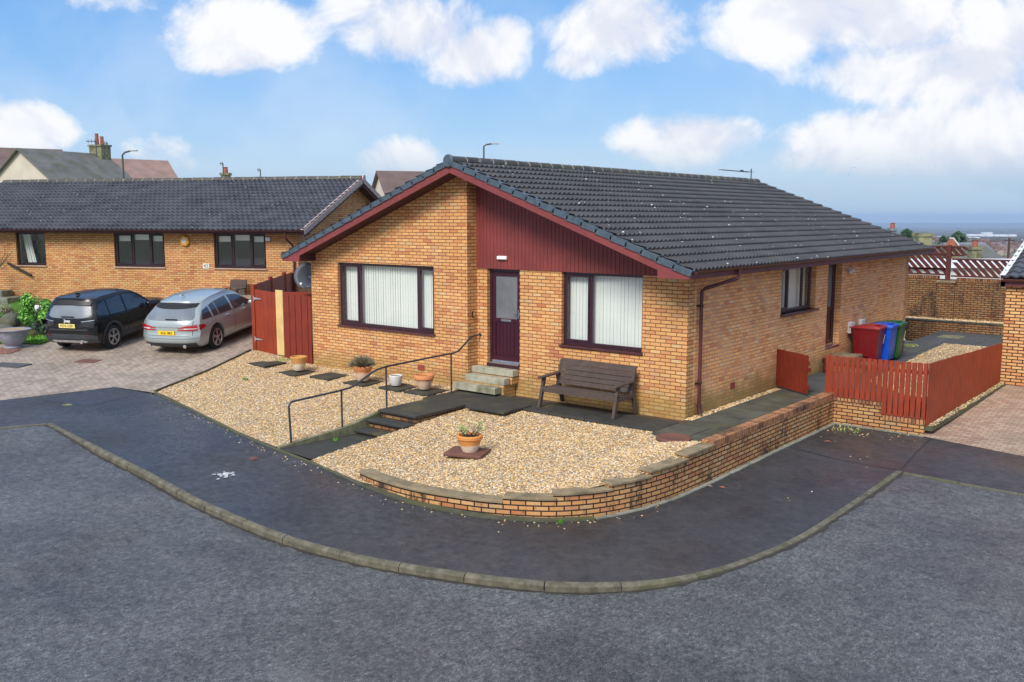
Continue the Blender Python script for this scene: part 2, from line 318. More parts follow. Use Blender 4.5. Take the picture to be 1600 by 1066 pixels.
M['drive_n'] = paviour('neighbour_block_paving', sc_(PV, .92), c(92, 78, 66), R(62))
M['drive_g'] = paviour('block_paving', sc_([(0, c(176, 138, 116)), (.5, c(198, 172, 148)), (1, c(164, 132, 112))], .85), c(92, 80, 62), 0)
M['leafmould'] = plain('mossy_dirt', c(86, 84, 62), c(60, 60, 46), 5, .9, .5)
M['fence'] = wood('red_brown_fence', c(160, 62, 30), c(114, 40, 20), (16, 16, 1), .55)
M['fence_d'] = wood('dark_red_fence', c(140, 50, 28), c(102, 33, 19), (16, 16, 1), .55)
M['trellis'] = wood('maroon_trellis', c(96, 42, 36), c(64, 26, 22), (3, 3, 6), .7)
M['newwood'] = wood('new_pine', c(226, 196, 134), c(200, 166, 100), (14, 14, 1), .6)
M['bench'] = wood('weathered_dark_bench', c(96, 80, 72), c(54, 44, 40), (3, 20, 20), .8)
M['galv'] = plain('galvanised', c(210, 212, 214), c(170, 172, 176), 10, .4, metal=.6)
M['rail'] = plain('dark_painted_rail', c(58, 60, 68), c(40, 42, 48), 10, .3, coat=.3)
M['dish'] = plain('grey_dish', c(92, 100, 108), c(76, 82, 90), 4, .5)
def potmat(name, top, low, zmid):
    m = Mt(name); s = m.node('ShaderNodeSeparateXYZ'); m.link(m.tc.outputs['Object'], s.inputs[0])
    n1 = m.noise(9, 5, .6); f = m.mrange(m.math('ADD', s.outputs[2], m.math('MULTIPLY', m.math('SUBTRACT', n1, .5), .14)), zmid-.02, zmid+.02, 0, 1)
    cc = m.mix(f, low, top); cc = m.mix(.4, cc, m.ramp(m.noise(30, 4), [(.3, (.75, .75, .75, 1)), (.7, (1.2, 1.2, 1.2, 1))]), 'MULTIPLY')
    m.col(cc); m.rough(.75); return m.m
M['pot_a'] = potmat('glazed_pot_fading', c(196, 142, 78), c(222, 206, 178), .17)
M['pot_b'] = potmat('terracotta_chalky', c(206, 134, 84), c(216, 184, 158), .20)
M['pot_d'] = potmat('terracotta_salt_stained', c(212, 140, 72), c(224, 204, 180), .14)
M['terra'] = plain('terracotta', c(170, 98, 76), c(136, 76, 58), 8, .8)
M['render'] = plain('cream_render', c(206, 198, 182), c(180, 172, 154), .6, .9)
M['render_w'] = plain('white_render', c(214, 214, 212), c(190, 192, 192), .6, .9)
M['render_g'] = plain('grey_render', c(150, 150, 146), c(120, 120, 118), .6, .9)
M['stone'] = conc('mossy_stone', c(150, 146, 112), c(92, 92, 66), .5)
M['rock'] = conc('lichen_rock', c(104, 104, 88), c(54, 54, 46), .5, 6)
M['redtile'] = tile_mat('red_brown_tile', c(160, 128, 114), c(126, 104, 96))
M['mosstile'] = tile_mat('mossy_old_tile', c(118, 116, 110), c(84, 84, 80), moss=.22)
M['greyroof'] = tile_mat('grey_slate', c(128, 132, 142), c(104, 106, 114))
M['brownroof'] = tile_mat('brown_slate', c(120, 96, 88), c(92, 76, 70))
M['metalroof'] = plain('pale_shed_roof', c(228, 230, 232), c(200, 204, 210), .02, .6)
M['lamp'] = plain('lamp_grey', c(84, 90, 88), c(64, 70, 68), 6, .5)
M['car_black'] = plain('black_car_paint', c(11, 12, 15), c(8, 9, 12), 1, .24, coat=.3, spec=.35)
M['car_silver'] = plain('silver_car_paint', c(166, 176, 174), c(158, 168, 166), 1, .3, metal=.3, coat=1)
M['car_glass'] = plain('car_glass', c(50, 60, 66), c(24, 30, 36), 1.6, .07, coat=.6)  # glass lightened: sky reflection put into its base colour
M['car_glass_l'] = plain('pale_sky_rear_glass', c(120, 128, 136), c(84, 92, 100), 1, .38)  # rear windows paler still, the reflected sky painted into the grey
M['tyre'] = plain('tyre_rubber', c(30, 30, 32), c(20, 20, 22), 8, .8)
M['trim'] = plain('grey_black_trim', c(56, 60, 64), c(42, 45, 48), 3, .55)
M['rim'] = plain('alloy', (.62, .63, .65, 1), (.5, .5, .52, 1), 5, .3, metal=.8)
M['red'] = plain('red_lens', c(190, 22, 30), c(150, 12, 20), 3, .15, coat=1)
M['redlens_d'] = plain('dark_red_lens', c(92, 20, 28), c(60, 12, 18), 3, .15, coat=1)
M['smoke'] = plain('smoked_lens', c(34, 34, 38), c(20, 20, 22), 3, .1, coat=1)
M['plate_y'] = plain('yellow_plate', c(246, 206, 40), c(240, 198, 36), 3, .4)
M['plate_p'] = plain('pale_yellow_plate', c(240, 222, 138), c(236, 216, 130), 3, .4)
M['ink'] = plain('plate_black', c(18, 18, 18), c(14, 14, 14), 3, .5)
for k, a in (('bin_red', (124, 18, 24)), ('bin_blue', (14, 84, 206)), ('bin_green', (22, 96, 40)), ('box_blue', (40, 56, 160))):
    M[k] = plain(k, c(*a), c(*[x*.8 for x in a]), 3, .38)
M['bin_red_lid'] = plain('bin_red_lid', c(160, 36, 44), c(130, 26, 34), 3, .35)
M['hex'] = plain('alarm_yellow', c(232, 168, 40), c(214, 146, 30), 3, .5)
M['iron'] = plain('rusty_iron', c(122, 80, 66), c(92, 62, 54), 20, .7, .4)
M['bark'] = plain('bark', c(84, 70, 62), c(56, 46, 42), 8, .9, .5)
def leafmat(name, stops): 
    m = Mt(name); g = m.node('ShaderNodeNewGeometry'); m.col(m.ramp(g.outputs['Random Per Island'], stops)); m.rough(.5)
    return m.m
M['leaf_b'] = leafmat('bright_leaves', [(0, c(46, 104, 26)), (.5, c(84, 152, 44)), (1, c(140, 190, 74))])
M['leaf_d'] = leafmat('dark_leaves', [(0, c(24, 48, 30)), (.6, c(44, 74, 44)), (1, c(62, 92, 54))])
M['leaf_l'] = leafmat('grey_lavender', [(0, c(84, 80, 62)), (.5, c(116, 108, 88)), (1, c(146, 138, 112))])
M['leaf_g'] = leafmat('geranium_leaves', [(0, c(92, 122, 52)), (.5, c(150, 168, 96)), (.8, c(196, 190, 136)), (1, c(170, 130, 80))])
M['twig'] = leafmat('bare_twigs', [(0, c(110, 84, 84)), (1, c(144, 118, 116))])
M['farwood'] = leafmat('far_woods', [(0, c(48, 60, 50)), (.5, c(74, 78, 70)), (1, c(108, 92, 90))])
M['fartown'] = leafmat('far_town', [(0, c(130, 120, 114)), (.3, c(190, 184, 178)), (.5, c(170, 140, 130)), (.7, c(236, 236, 236)), (1, c(250, 250, 250))])
def terrain():
    m = Mt('fields_and_plain'); n1 = m.noise(.0016, 6, .6); n2 = m.noise(.012, 5, .7)
    cc = m.ramp(n1, [(.3, c(112, 124, 98)), (.5, c(138, 138, 116)), (.7, c(96, 108, 88))]); cc = m.mix(.5, cc, m.ramp(n2, [(.3, (.6, .6, .6, 1)), (.7, (1.3, 1.3, 1.3, 1))]), 'MULTIPLY')
    m.col(cc); m.rough(1); return m.m
M['land'] = terrain()
M['hill'] = plain('far_hill', c(70, 84, 74), c(52, 64, 58), .0006, 1)

# ------------------------------------------------------------------ helpers
def V3(x): return Vector(x)
class MB:
    def __init__(s): s.v = []; s.f = []; s.uv = {}
    def add(s, vs, fs):
        b = len(s.v); s.v += [tuple(x) for x in vs]; s.f += [tuple(i+b for i in f) for f in fs]; return b
    def box(s, x0, y0, z0, x1, y1, z1):
        x0, x1 = sorted((x0, x1)); y0, y1 = sorted((y0, y1)); z0, z1 = sorted((z0, z1))
        return s.add([(x0, y0, z0), (x1, y0, z0), (x1, y1, z0), (x0, y1, z0), (x0, y0, z1), (x1, y0, z1), (x1, y1, z1), (x0, y1, z1)],
              [(0, 3, 2, 1), (4, 5, 6, 7), (0, 1, 5, 4), (1, 2, 6, 5), (2, 3, 7, 6), (3, 0, 4, 7)])
    def ob(s, o, a, b, c_):
        o, a, b, c_ = map(V3, (o, a, b, c_))
        if a.cross(b).dot(c_) < 0: o = o+a; a = -a
        s.add([o, o+a, o+a+b, o+b, o+c_, o+a+c_, o+a+b+c_, o+b+c_], [(0, 3, 2, 1), (4, 5, 6, 7), (0, 1, 5, 4), (1, 2, 6, 5), (2, 3, 7, 6), (3, 0, 4, 7)]); return s
    def prism(s, poly, d):
        """poly: list of 3D points (planar), d: extrusion vector"""
        n = len(poly); p = [V3(x) for x in poly]; d = V3(d)
        nrm = Vector((0, 0, 0))
        for i in range(n): nrm += p[i].cross(p[(i+1) % n])
        if nrm.dot(d) > 0: p = p[::-1]
        s.add(p+[x+d for x in p], [tuple(range(n)), tuple(range(2*n-1, n-1, -1))]+[(i, i+n, (i+1) % n+n, (i+1) % n) for i in range(n)]); return s
    def tube(s, pts, r, n=8, r2=None):
        pts = [V3(p) for p in pts]; rings = []
        for i, p in enumerate(pts):
            t = (pts[min(i+1, len(pts)-1)]-pts[max(i-1, 0)]).normalized()
            a = t.orthogonal().normalized() if i == 0 else (rings[-1][1]-t*rings[-1][1].dot(t)).normalized()
            rr = r if r2 is None else r+(r2-r)*i/(len(pts)-1)
            b = t.cross(a); rings.append(([p+(a*math.cos(2*math.pi*k/n)+b*math.sin(2*math.pi*k/n))*rr for k in range(n)], a))
        vs = [q for rg in rings for q in rg[0]]; fs = []
        for i in range(len(pts)-1):
            for k in range(n): fs.append((i*n+k, i*n+(k+1) % n, (i+1)*n+(k+1) % n, (i+1)*n+k))
        fs += [tuple(range(n-1, -1, -1)), tuple((len(pts)-1)*n+k for k in range(n))]
        s.add(vs, fs); return s
    def lathe(s, prof, ctr=(0, 0, 0), n=24, axis=None, capb=True, capt=True):
        ctr = V3(ctr); ax = V3(axis).normalized() if axis else UPZ; a = ax.orthogonal().normalized(); b = ax.cross(a)
        vs = []
        for (r, z) in prof:
            for k in range(n):
                t = 2*math.pi*k/n; vs.append(ctr+ax*z+(a*math.cos(t)+b*math.sin(t))*r)
        fs = []
        for i in range(len(prof)-1):
            for k in range(n): fs.append((i*n+k, i*n+(k+1) % n, (i+1)*n+(k+1) % n, (i+1)*n+k))
        if capb: fs.append(tuple(range(n-1, -1, -1)))
        if capt: fs.append(tuple((len(prof)-1)*n+k for k in range(n)))
        s.add(vs, fs); return s
    def grid(s, fn, nu, nv, closed=False):
        vs = [fn(i/nu, j/nv) for i in range(nu+1) for j in range(nv+1)]
        fs = [(i*(nv+1)+j, (i+1)*(nv+1)+j, (i+1)*(nv+1)+j+1, i*(nv+1)+j+1) for i in range(nu) for j in range(nv)]
        s.add(vs, fs); return s
    def blob(s, ctr, r, seed=0, sub=2, sq=(1, 1, 1), rough=.25):
        bm = bmesh.new(); bmesh.ops.create_icosphere(bm, subdivisions=sub, radius=1); q = random.Random(seed)
        offs = [(Vector((q.uniform(-1, 1), q.uniform(-1, 1), q.uniform(-1, 1))).normalized(), q.uniform(-rough, rough)) for _ in range(14)]
        vs = []
        for v in bm.verts:
            k = 1+sum(a*max(0, v.co.dot(d))**3 for d, a in offs); vs.append((ctr[0]+v.co.x*r*sq[0]*k, ctr[1]+v.co.y*r*sq[1]*k, ctr[2]+v.co.z*r*sq[2]*k))
        s.add(vs, [tuple(v.index for v in f.verts) for f in bm.faces]); bm.free(); return s
    def build(s, name, mat, parent=None, origin=None, smooth=False, bevel=0, seg=1, uv=None, M4=None, autouv=True):
        me = bpy.data.meshes.new(name); o3 = V3(origin) if origin is not None else Vector((0, 0, 0))
        vs = [V3(v) for v in s.v]
        if M4 is not None: vs = [M4 @ v for v in vs]
        me.from_pydata([tuple(v-o3) for v in vs], [], s.f)
        if autouv:
            ul = me.uv_layers.new(name='UVMap'); me.update()
            if uv is not None:
                for p in me.polygons:
                    for li in p.loop_indices: ul.data[li].uv = uv[me.loops[li].vertex_index]
            else:
                for p in me.polygons:
                    n = p.normal
                    if abs(n.z) > .75:
                        for li in p.loop_indices:
                            q = vs[me.loops[li].vertex_index]; ul.data[li].uv = (q.x, q.y)
                    else:
                        h = Vector((-n.y, n.x, 0)).normalized()
                        if abs(h.x) > abs(h.y) and h.x < 0 or abs(h.y) >= abs(h.x) and h.y < 0: h = -h
                        for li in p.loop_indices:
                            q = vs[me.loops[li].vertex_index]; ul.data[li].uv = (q.dot(h), q.z)
        if smooth:
            me.polygons.foreach_set('use_smooth', [True]*len(me.polygons))
            if smooth != 'all': me.set_sharp_from_angle(angle=R(40))
        me.materials.append(M[mat] if isinstance(mat, str) else mat)
        o = bpy.data.objects.new(name, me); COL.objects.link(o); o.location = o3
        if parent is not None:
            o.parent = parent
        if bevel:
            b = o.modifiers.new('bevel', 'BEVEL'); b.width = bevel; b.segments = seg; b.limit_method = 'ANGLE'; b.angle_limit = R(40)
        return o
def tag(o, label=None, cat=None, group=None, kind=None):
    if label: o['label'] = label
    if cat: o['category'] = cat
    if group: o['group'] = group
    if kind: o['kind'] = kind
    return o
def struct(o): o['kind'] = 'structure'; return o
def root(name, loc, rz, label, cat, group=None):
    o = bpy.data.objects.new(name, None); COL.objects.link(o); o.location = loc; o.rotation_euler = (0, 0, rz); o.empty_display_size = .2
    return tag(o, label, cat, group)
def lerp(a, b, t): return a+(b-a)*t
def smst(t): t = max(0, min(1, t)); return t*t*(3-2*t)
def pl(xs, ys, x):
    if x <= xs[0]: return ys[0]
    for i in range(len(xs)-1):
        if x <= xs[i+1]: return lerp(ys[i], ys[i+1], (x-xs[i])/(xs[i+1]-xs[i]))
    return ys[-1]
def cr_(xs, ys, x):   # smooth interpolation
    n = len(xs)
    if x <= xs[0]: return ys[0]
    if x >= xs[-1]: return ys[-1]
    i = max(j for j in range(n-1) if xs[j] <= x); h = xs[i+1]-xs[i]; t = (x-xs[i])/h
    def sl(j):
        if j == 0 or j == n-1: return 0 if j else (ys[1]-ys[0])/(xs[1]-xs[0])
        a = (ys[j]-ys[j-1])/(xs[j]-xs[j-1]); b = (ys[j+1]-ys[j])/(xs[j+1]-xs[j])
        return 0 if a*b <= 0 else 2*a*b/(a+b)
    m0, m1 = sl(i)*h, sl(i+1)*h
    return (2*t**3-3*t**2+1)*ys[i]+(t**3-2*t**2+t)*m0+(-2*t**3+3*t**2)*ys[i+1]+(t**3-t**2)*m1
def resample(pts, n):
    pts = [V3(p) for p in pts]; d = [0]
    for a, b in zip(pts, pts[1:]): d.append(d[-1]+(b-a).length)
    out = []
    for k in range(n+1):
        t = d[-1]*k/n; i = max(j for j in range(len(pts)-1) if d[j] <= t+1e-9); out.append(pts[i].lerp(pts[i+1], (t-d[i])/max(d[i+1]-d[i], 1e-9)))
    return out, d[-1]
def catmull(pts, n=6):
    p = [V3(x) for x in pts]; p = [p[0]*2-p[1]]+p+[p[-1]*2-p[-2]]; out = []
    for i in range(1, len(p)-2):
        for k in range(n):
            t = k/n; out.append(.5*((2*p[i])+(-p[i-1]+p[i+1])*t+(2*p[i-1]-5*p[i]+4*p[i+1]-p[i+2])*t*t+(-p[i-1]+3*p[i]-3*p[i+1]+p[i+2])*t**3))
    out.append(p[-2]); return out
def inpoly(x, y, poly):
    r = False; n = len(poly)
    for i in range(n):
        x1, y1 = poly[i][:2]; x2, y2 = poly[(i+1) % n][:2]
        if (y1 > y) != (y2 > y) and x < (x2-x1)*(y-y1)/(y2-y1)+x1: r = not r
    return r
def text_mesh(txt, name, mat, parent, M4, size, ext=.002, bold=0):
    cu = bpy.data.curves.new(name, 'FONT'); cu.body = txt; cu.size = size; cu.extrude = ext; cu.align_x = 'CENTER'; cu.align_y = 'CENTER'; cu.offset = bold
    to = bpy.data.objects.new(name+'_c', cu); COL.objects.link(to); bpy.context.view_layer.update()
    me = bpy.data.meshes.new_from_object(to.evaluated_get(bpy.context.evaluated_depsgraph_get())); bpy.data.objects.remove(to)
    me.transform(M4); me.materials.clear(); me.materials.append(M[mat]); o = bpy.data.objects.new(name, me); COL.objects.link(o); o.parent = parent; return o

# ------------------------------------------------------------------ levels of the ground
def gz(x, y=0): return -.5-.03*min(x, 0)           # pavement level
def rdrop(x, y): return .012+.078*smst((-5.2-y)/2.2)*smst((x+9.6)/2.5)
def dzr(e): return .85+.1464*e+.00503*e*e if e < 0 else .85
NC = Vector((-17.109, 4.275, 0)); E1 = Vector((.9096, .41549, 0)); E2 = Vector((-.41549, .9096, 0)); NROT = math.atan2(E1.y, E1.x)
def NW(a, b, z=0): return NC+E1*a+E2*b+UPZ*z
exec_geometry = True

# ================================================================== GROUND
def strip_sheet(name, pairs, zf, mat, n=60, m=10, m_pow=1.0, org=None):
    mb = MB()
    for K, W in pairs:
        if n is None: a, _ = resample(K, max(2, int(len(K)*6))); nn = len(a)-1; b, _ = resample(W, nn)
        else: a, _ = resample(K, n); b, _ = resample(W, n); nn = n
        def fn(u, v):
            i = round(u*nn); t = v**m_pow; p = a[i].lerp(b[i], t); return (p.x, p.y, zf(p.x, p.y))
        mb.grid(fn, nn, m)
    # faces up
    bb = MB(); bb.v = mb.v
    for f in mb.f:
        p = [V3(mb.v[i]) for i in f]; nr = (p[1]-p[0]).cross(p[2]-p[0])+(p[2]-p[0]).cross(p[3]-p[0]); bb.f.append(f if nr.z >= 0 else f[::-1])
    return bb.build(name, mat, smooth='all')
P2 = lambda l: [(x, y, 0) for x, y in l]
KA = P2([(-11.6, -10.8), (-10.75, -9.1), (-10.41, -8.38), (-10.08, -7.55)])
KB = P2([(-10.08, -7.55), (-9.07, -7.66), (-7.28, -7.85), (-5.48, -8.04), (-3.97, -8.24), (-3.0, -8.31), (-1.92, -8.34), (-1.15, -8.29), (-.36, -8.15)])
KC = P2([(-.36, -8.15), (.6, -7.89), (1.6, -7.55), (2.33, -7.17), (2.95, -6.62), (3.32, -6.05), (3.58, -5.35), (3.76, -4.4), (3.84, -3.6), (3.86, -2.72)])
KD = P2([(3.86, -2.72), (3.86, -1.2), (3.86, .5)]); KE = P2([(3.86, .5), (5.86, .33), (9, .08), (15, -.4)])
WA = P2([(-14.3, -10.5), (-12.91, -7.33), (-12.53, -4.83)])
WB = P2([(-12.53, -4.83), (-11.17, -4.61), (-9.18, -4.97), (-6.77, -5.49), (-5.01, -5.74), (-3.88, -5.86), (-2.61, -6.08), (-1.34, -6.18), (-.44, -6.02)])
WC = P2([(-.44, -6.02), (.13, -5.82), (.70, -5.5), (1.04, -5.17), (1.3, -4.74), (1.49, -4.17), (1.63, -3.35)])
WD = P2([(1.63, -3.35), (1.66, -2.09), (1.64, 0), (1.64, 3.6)]); WE = P2([(1.64, 3.6), (3.5, 3.54), (5.4, 3.02), (9, 2.3), (15, 1.2)])
KC = [p for p in catmull(KC, 5)]; KBc = catmull(KB, 4)
struct(strip_sheet('pavement', [(KA, WA), (KBc, WB), (KC, WC), (KD, WD), (KE, WE)], lambda x, y: gz(x), 'pave', 48, 8))
def zroad(x, y): return gz(max(x, -25))-rdrop(x, y)
C0 = Vector((-4, -2, 0))
def far_of(K, d=45): return [C0+(V3(p)-C0)*(1+d/(V3(p)-C0).length) for p in K]
struct(strip_sheet('road', [(k, far_of(k)) for k in (KA, KBc, KC, KD, KE)], zroad, 'road', 40, 60, 1.8))
# tarmac repair patches and seams in the pavement
def flat_poly(name, pts, zf, mat, lift=.004):
    mb = MB(); vs = [(x, y, zf(x, y)+lift) for x, y in pts]
    a = sum(vs[i][0]*vs[(i+1) % len(vs)][1]-vs[(i+1) % len(vs)][0]*vs[i][1] for i in range(len(vs)))
    mb.add(vs, [tuple(range(len(vs))) if a > 0 else tuple(range(len(vs)))[::-1]]); return mb.build(name, mat)
# kerb stones
def kerb(name, pts, side=1, wdt=.095, stone=.915, flat=None, mat='kerb'):
    mb = MB(); path, Ln = resample(pts, max(2, int(sum((V3(b)-V3(a)).length for a, b in zip(pts, pts[1:]))/.1)))
    nst = max(1, int(Ln/stone)); per = len(path)/nst
    for k in range(nst):
        i0 = int(round(k*per)); i1 = min(len(path)-1, int(round((k+1)*per)))
        if i1 <= i0: continue
        sub = path[i0:i1+1]; rings = []
        jz = rnd.uniform(-.003, .003); jj = rnd.uniform(-.003, .003)
        for q, p in enumerate(sub):
            t = (sub[min(q+1, len(sub)-1)]-sub[max(q-1, 0)]).normalized(); nn = Vector((t.y, -t.x, 0))*side
            if q == 0: p = p+t*.005
            if q == len(sub)-1: p = p-t*.005
            zt = gz(p.x)+.006+jz; zb = gz(p.x)-.3; dr = rdrop(p.x, p.y)
            a = p+nn*(0+jj); b = p+nn*(wdt-.035+jj); c2 = p+nn*(wdt+jj); d2 = p+nn*(wdt+.012+jj)
            rings += [(a.x, a.y, zb), (a.x, a.y, zt), (b.x, b.y, zt-.002), (c2.x, c2.y, zt-min(.03, dr*.5)), (d2.x, d2.y, zb)]
        fs = []
        for q in range(len(sub)-1):
            for e in range(4):
                A = q*5+e; fs.append((A, A+1, A+6, A+5) if side < 0 else (A+5, A+6, A+1, A))
        fs += [tuple(range(5)), tuple((len(sub)-1)*5+e for e in (4, 3, 2, 1, 0))]
        mb.add(rings, fs)
    return struct(mb.build(name, mat, smooth=True))
def grime(name, pts, off):
    mb = MB(); path, _ = resample(pts, 150); q = random.Random(6)
    A_ = []
    for i, p in enumerate(path):
        t = (path[min(i+1, 150)]-path[max(i-1, 0)]).normalized(); nn = Vector((t.y, -t.x, 0)); a = p+nn*off; b = p+nn*(off+q.uniform(.015, .075)); A_ += [(a.x, a.y, zroad(a.x, a.y)+.006), (b.x, b.y, zroad(b.x, b.y)+.004)]
    mb.add(A_, [(2*i, 2*i+1, 2*i+3, 2*i+2) for i in range(150)]); mb.f = [f[::-1] for f in mb.f]; return struct(mb.build(name, 'grime'))
grime('gutter_grime', KBc[:-1]+KC[:-1]+KD, .11)
kerb('kerb', KA[:-1]+[(-10.1, -7.62, 0)]); kerb('kerb', KBc[:-1]+KC[:-1]+KD); kerb('kerb', [(3.99, .47, 0), (5.86, .33, 0), (9, .08, 0), (15, -.4, 0)])
# thin mortar edging round the foot of the garden wall and along the gravel
def edging(name, pts, wdt, h, mat, side=1, zf=None):
    mb = MB(); path, Ln = resample(pts, 80); zf = zf or (lambda p: gz(p.x))
    rs = []
    for q, p in enumerate(path):
        t = (path[min(q+1, 80)]-path[max(q-1, 0)]).normalized(); nn = Vector((t.y, -t.x, 0))*side
        j = rnd.uniform(-.006, .006); z = zf(p)
        b = p+nn*(wdt+j); rs += [(p.x, p.y, z-.1), (p.x, p.y, z+h), (b.x, b.y, z+h*.7), (b.x, b.y, z-.1)]
    mb.add(rs, [(q*4+e, q*4+4+e, q*4+5+e, q*4+1+e) if side > 0 else (q*4+e, q*4+1+e, q*4+5+e, q*4+4+e) for q in range(80) for e in range(3)]+[(0, 1, 2, 3), (323, 322, 321, 320)])
    return struct(mb.build(name, mat))
edging('kerb_strip', [p for p in P2([(1.2, -4.98), (1.3, -4.74), (1.49, -4.17), (1.62, -3.35), (1.65, -2.09), (1.63, 0), (1.63, 3.5)])], .075, .02, 'edging')
edging('kerb_strip', P2([(1.62, 3.57), (3.5, 3.5)]), .06, .02, 'edging')
edging('kerb_strip', P2([(-2.61, -6.06), (-1.34, -6.17), (-.44, -6.01), (.13, -5.81), (.70, -5.49), (1.04, -5.16), (1.2, -4.98)]), .09, .04, 'edging_d')
edging('kerb_strip', P2([(-11.17, -4.61), (-9.18, -4.97), (-6.77, -5.49), (-5.3, -5.71), (-3.88, -5.86), (-2.61, -6.08)]), .05, .03, 'edging_d')

# neighbour's drive
def zdrive(x, y):
    e = (Vector((x, y, 0))-NC).dot(E2); return max(dzr(e), gz(max(x, -25))+.004)
FR = P2([(-24, -26), (-14.2, -10.55), (-12.84, -7.36), (-12.49, -4.90), (-11.17, -4.68), (-12.15, -2.45), (-13.27, -.34)])
BK = [NW(-14, .05), NW(-9, .05), NW(-6.5, .05), NW(-3.5, .05), NW(-2.2, .05), NW(-1, .05), NW(.2, .05)]
struct(strip_sheet('driveway', [(FR[i:i+2], BK[i:i+2]) for i in range(6)], zdrive, 'drive_n', 20, 40))
struct(strip_sheet('yard_ground', [(P2([(-13.32, -.34), (-10.77, -.3)]), [NW(.2, .05), NW(4, .05)])], lambda x, y: zdrive(x, y)-.01, 'soil', 10, 20))
# lawn and border left of the cars
def NWp(a, b): p = NW(a, b); return (p.x, p.y)
lawn_pts = [(-5.35, -.3), (-5.35, -6.15), (-5.9, -6.55), (-8.5, -6.75), (-13, -7.2), (-13, -.3)]
LW = []
for i in range(1):
    struct(strip_sheet('lawn', [([NW(-5.3, -.35), NW(-5.3, -3.2), NW(-5.35, -6.05)], [NW(-13, -.35), NW(-13, -3.2), NW(-13, -6.9)])], lambda x, y: zdrive(x, y)+.03, plain('lawn_turf', c(74, 122, 28), c(52, 92, 20), 12, .95), 24, 24))
gb = MB(); q = random.Random(3)
for i in range(9000):
    a = q.uniform(-9.6, -5.32); b = q.uniform(-6.1-.1*(-5.3-a), -1.5); p = NW(a, b); z = zdrive(p.x, p.y)+.03; t = q.uniform(0, 6.28); h = q.uniform(.04, .08); d = .02
    ux, uy = math.cos(t)*d, math.sin(t)*d
    gb.add([(p.x-ux, p.y-uy, z), (p.x+ux, p.y+uy, z), (p.x+uy*1.2, p.y-ux*1.2, z+h)], [(0, 1, 2)])
tag(gb.build('grass', 'grass', autouv=False), 'bright green lawn grass beside the block paved drive', 'grass', kind='stuff')

# right-hand block paved drive
def zg2(x, y): return lerp(-.5, .0, smst((y-3.3)/4.5)) if x > 3.3 else -.5
struct(strip_sheet('driveway', [(P2([(3.45, 3.5), (5.4, 2.97), (9, 2.25), (15, 1.15)]), P2([(3.95, 7.95), (5.5, 7.95), (9, 7.95), (15, 7.95)]))], lambda x, y: lerp(-.496, .0, max(0, min(1, (y-3.5+.2*max(0, x-3.45))/4.4))), 'drive_g', 30, 24))
struct(flat_poly('moss_patch', [(3.5, 3.62), (4.1, 3.6), (4.6, 4.9), (5.4, 6.3), (6.2, 7.7), (4.0, 7.8)], lambda x, y: lerp(-.496, .0, (y-3.2+.2*max(0, x-3.45))/4.6), 'leafmould', .006)) if False else None
EDGE_LATER = lambda: edging('kerb_strip', P2([(3.42, 3.62), (3.89, 7.85)]), .20, .0, 'edging_d', zf=lambda p: lerp(-.30, .05, (p.y-3.6)/4.3))
def later():
    EDGE_LATER(); o = pebbles('gravel_margin', 700, [(3.50, 3.65), (3.62, 3.65), (4.07, 7.8), (3.95, 7.8)], lambda x, y: lerp(-.31, .04, (y-3.6)/4.3), (.014, .026), 15); tag(o, 'strip of pale stones along the foot of the long red fence', 'gravel', kind='stuff')

# base terrain: hill top falling away to the plain
def zter(x, y):
    d = math.hypot(x-CAM.x, y-CAM.y)
    if d < 38: return -.8
    v = Vector((x-CAM.x, y-CAM.y, 0)); az = v.dot(RT)/d; k = smst((az+.15)/.45) if v.dot(FH) > 0 else .3
    z = pl([38, 60, 100, 200, 400, 800, 1600, 3000, 6000, 12000, 28000], [-.8, -1.5, -2.6, -5.2, -10.5, -21, -40, -64, -101, -132, -178], d)
    return lerp(-.8, z, k) if d < 900 else lerp(lerp(-.8, z, k), z, smst((d-900)/1500))
mb = MB(); rad = [0, 10, 20, 28, 36, 46, 60, 80, 105, 140, 180, 240, 320, 420, 560, 740, 900, 1150, 1500, 1900, 2400, 3200, 4500, 6500, 9000, 13000, 19000, 28000]; na = 120
vs = []
for r_ in rad:
    for k in range(na):
        t = 2*math.pi*k/na; x = CAM.x+r_*math.cos(t); y = CAM.y+r_*math.sin(t); vs.append((x, y, zter(x, y)))
mb.add(vs, [(i*na+k, (i+1)*na+k, (i+1)*na+(k+1) % na, i*na+(k+1) % na) for i in range(len(rad)-1) for k in range(na)])
struct(mb.build('ground', 'land', smooth='all', autouv=False))

# ------------------------------------------------------------------ garden gravel
XE = [-11.17, -9.18, -6.77, -5.01, -3.88, -2.61, -1.34, -.44, .5]; YE = [-4.61, -4.97, -5.49, -5.74, -5.86, -6.05, -6.12, -6.0, -5.8]
def zg(x, y):
    ye = pl(XE, YE, x); ze = gz(x)+.03 if x < -2.6 else lerp(gz(-2.6)+.03, -.27, smst((x+2.6)/2.0))
    t = max(0, min(1, (y-ye)/(-1.5-ye))); zh = -.06+(.055*smst((y+1.5)/1.1) if x < -5 else 0)+max(0, min(.22, (-10.2-x)*.065))
    b = lerp(ze, zh, t)
    wz = pl([-6.1, -5.8, -5.26, -4.5, -3.7, -2.9, -2, -1.3], [-.28, -.21, -.14, -.07, .0, .045, .03, -.05], y)
    if x > 0: b = lerp(b, wz, smst((x)/1.1))
    return b+.012*math.sin(x*2.1+y)*math.sin(y*1.7)
GL = [(P2([(-11.17, -4.61), (-9.18, -4.97), (-6.77, -5.49), (-5.33, -5.69)]), P2([(-13.3, -.35), (-10.77, -.3), (-8, -.3), (-5.33, -.3)]))]
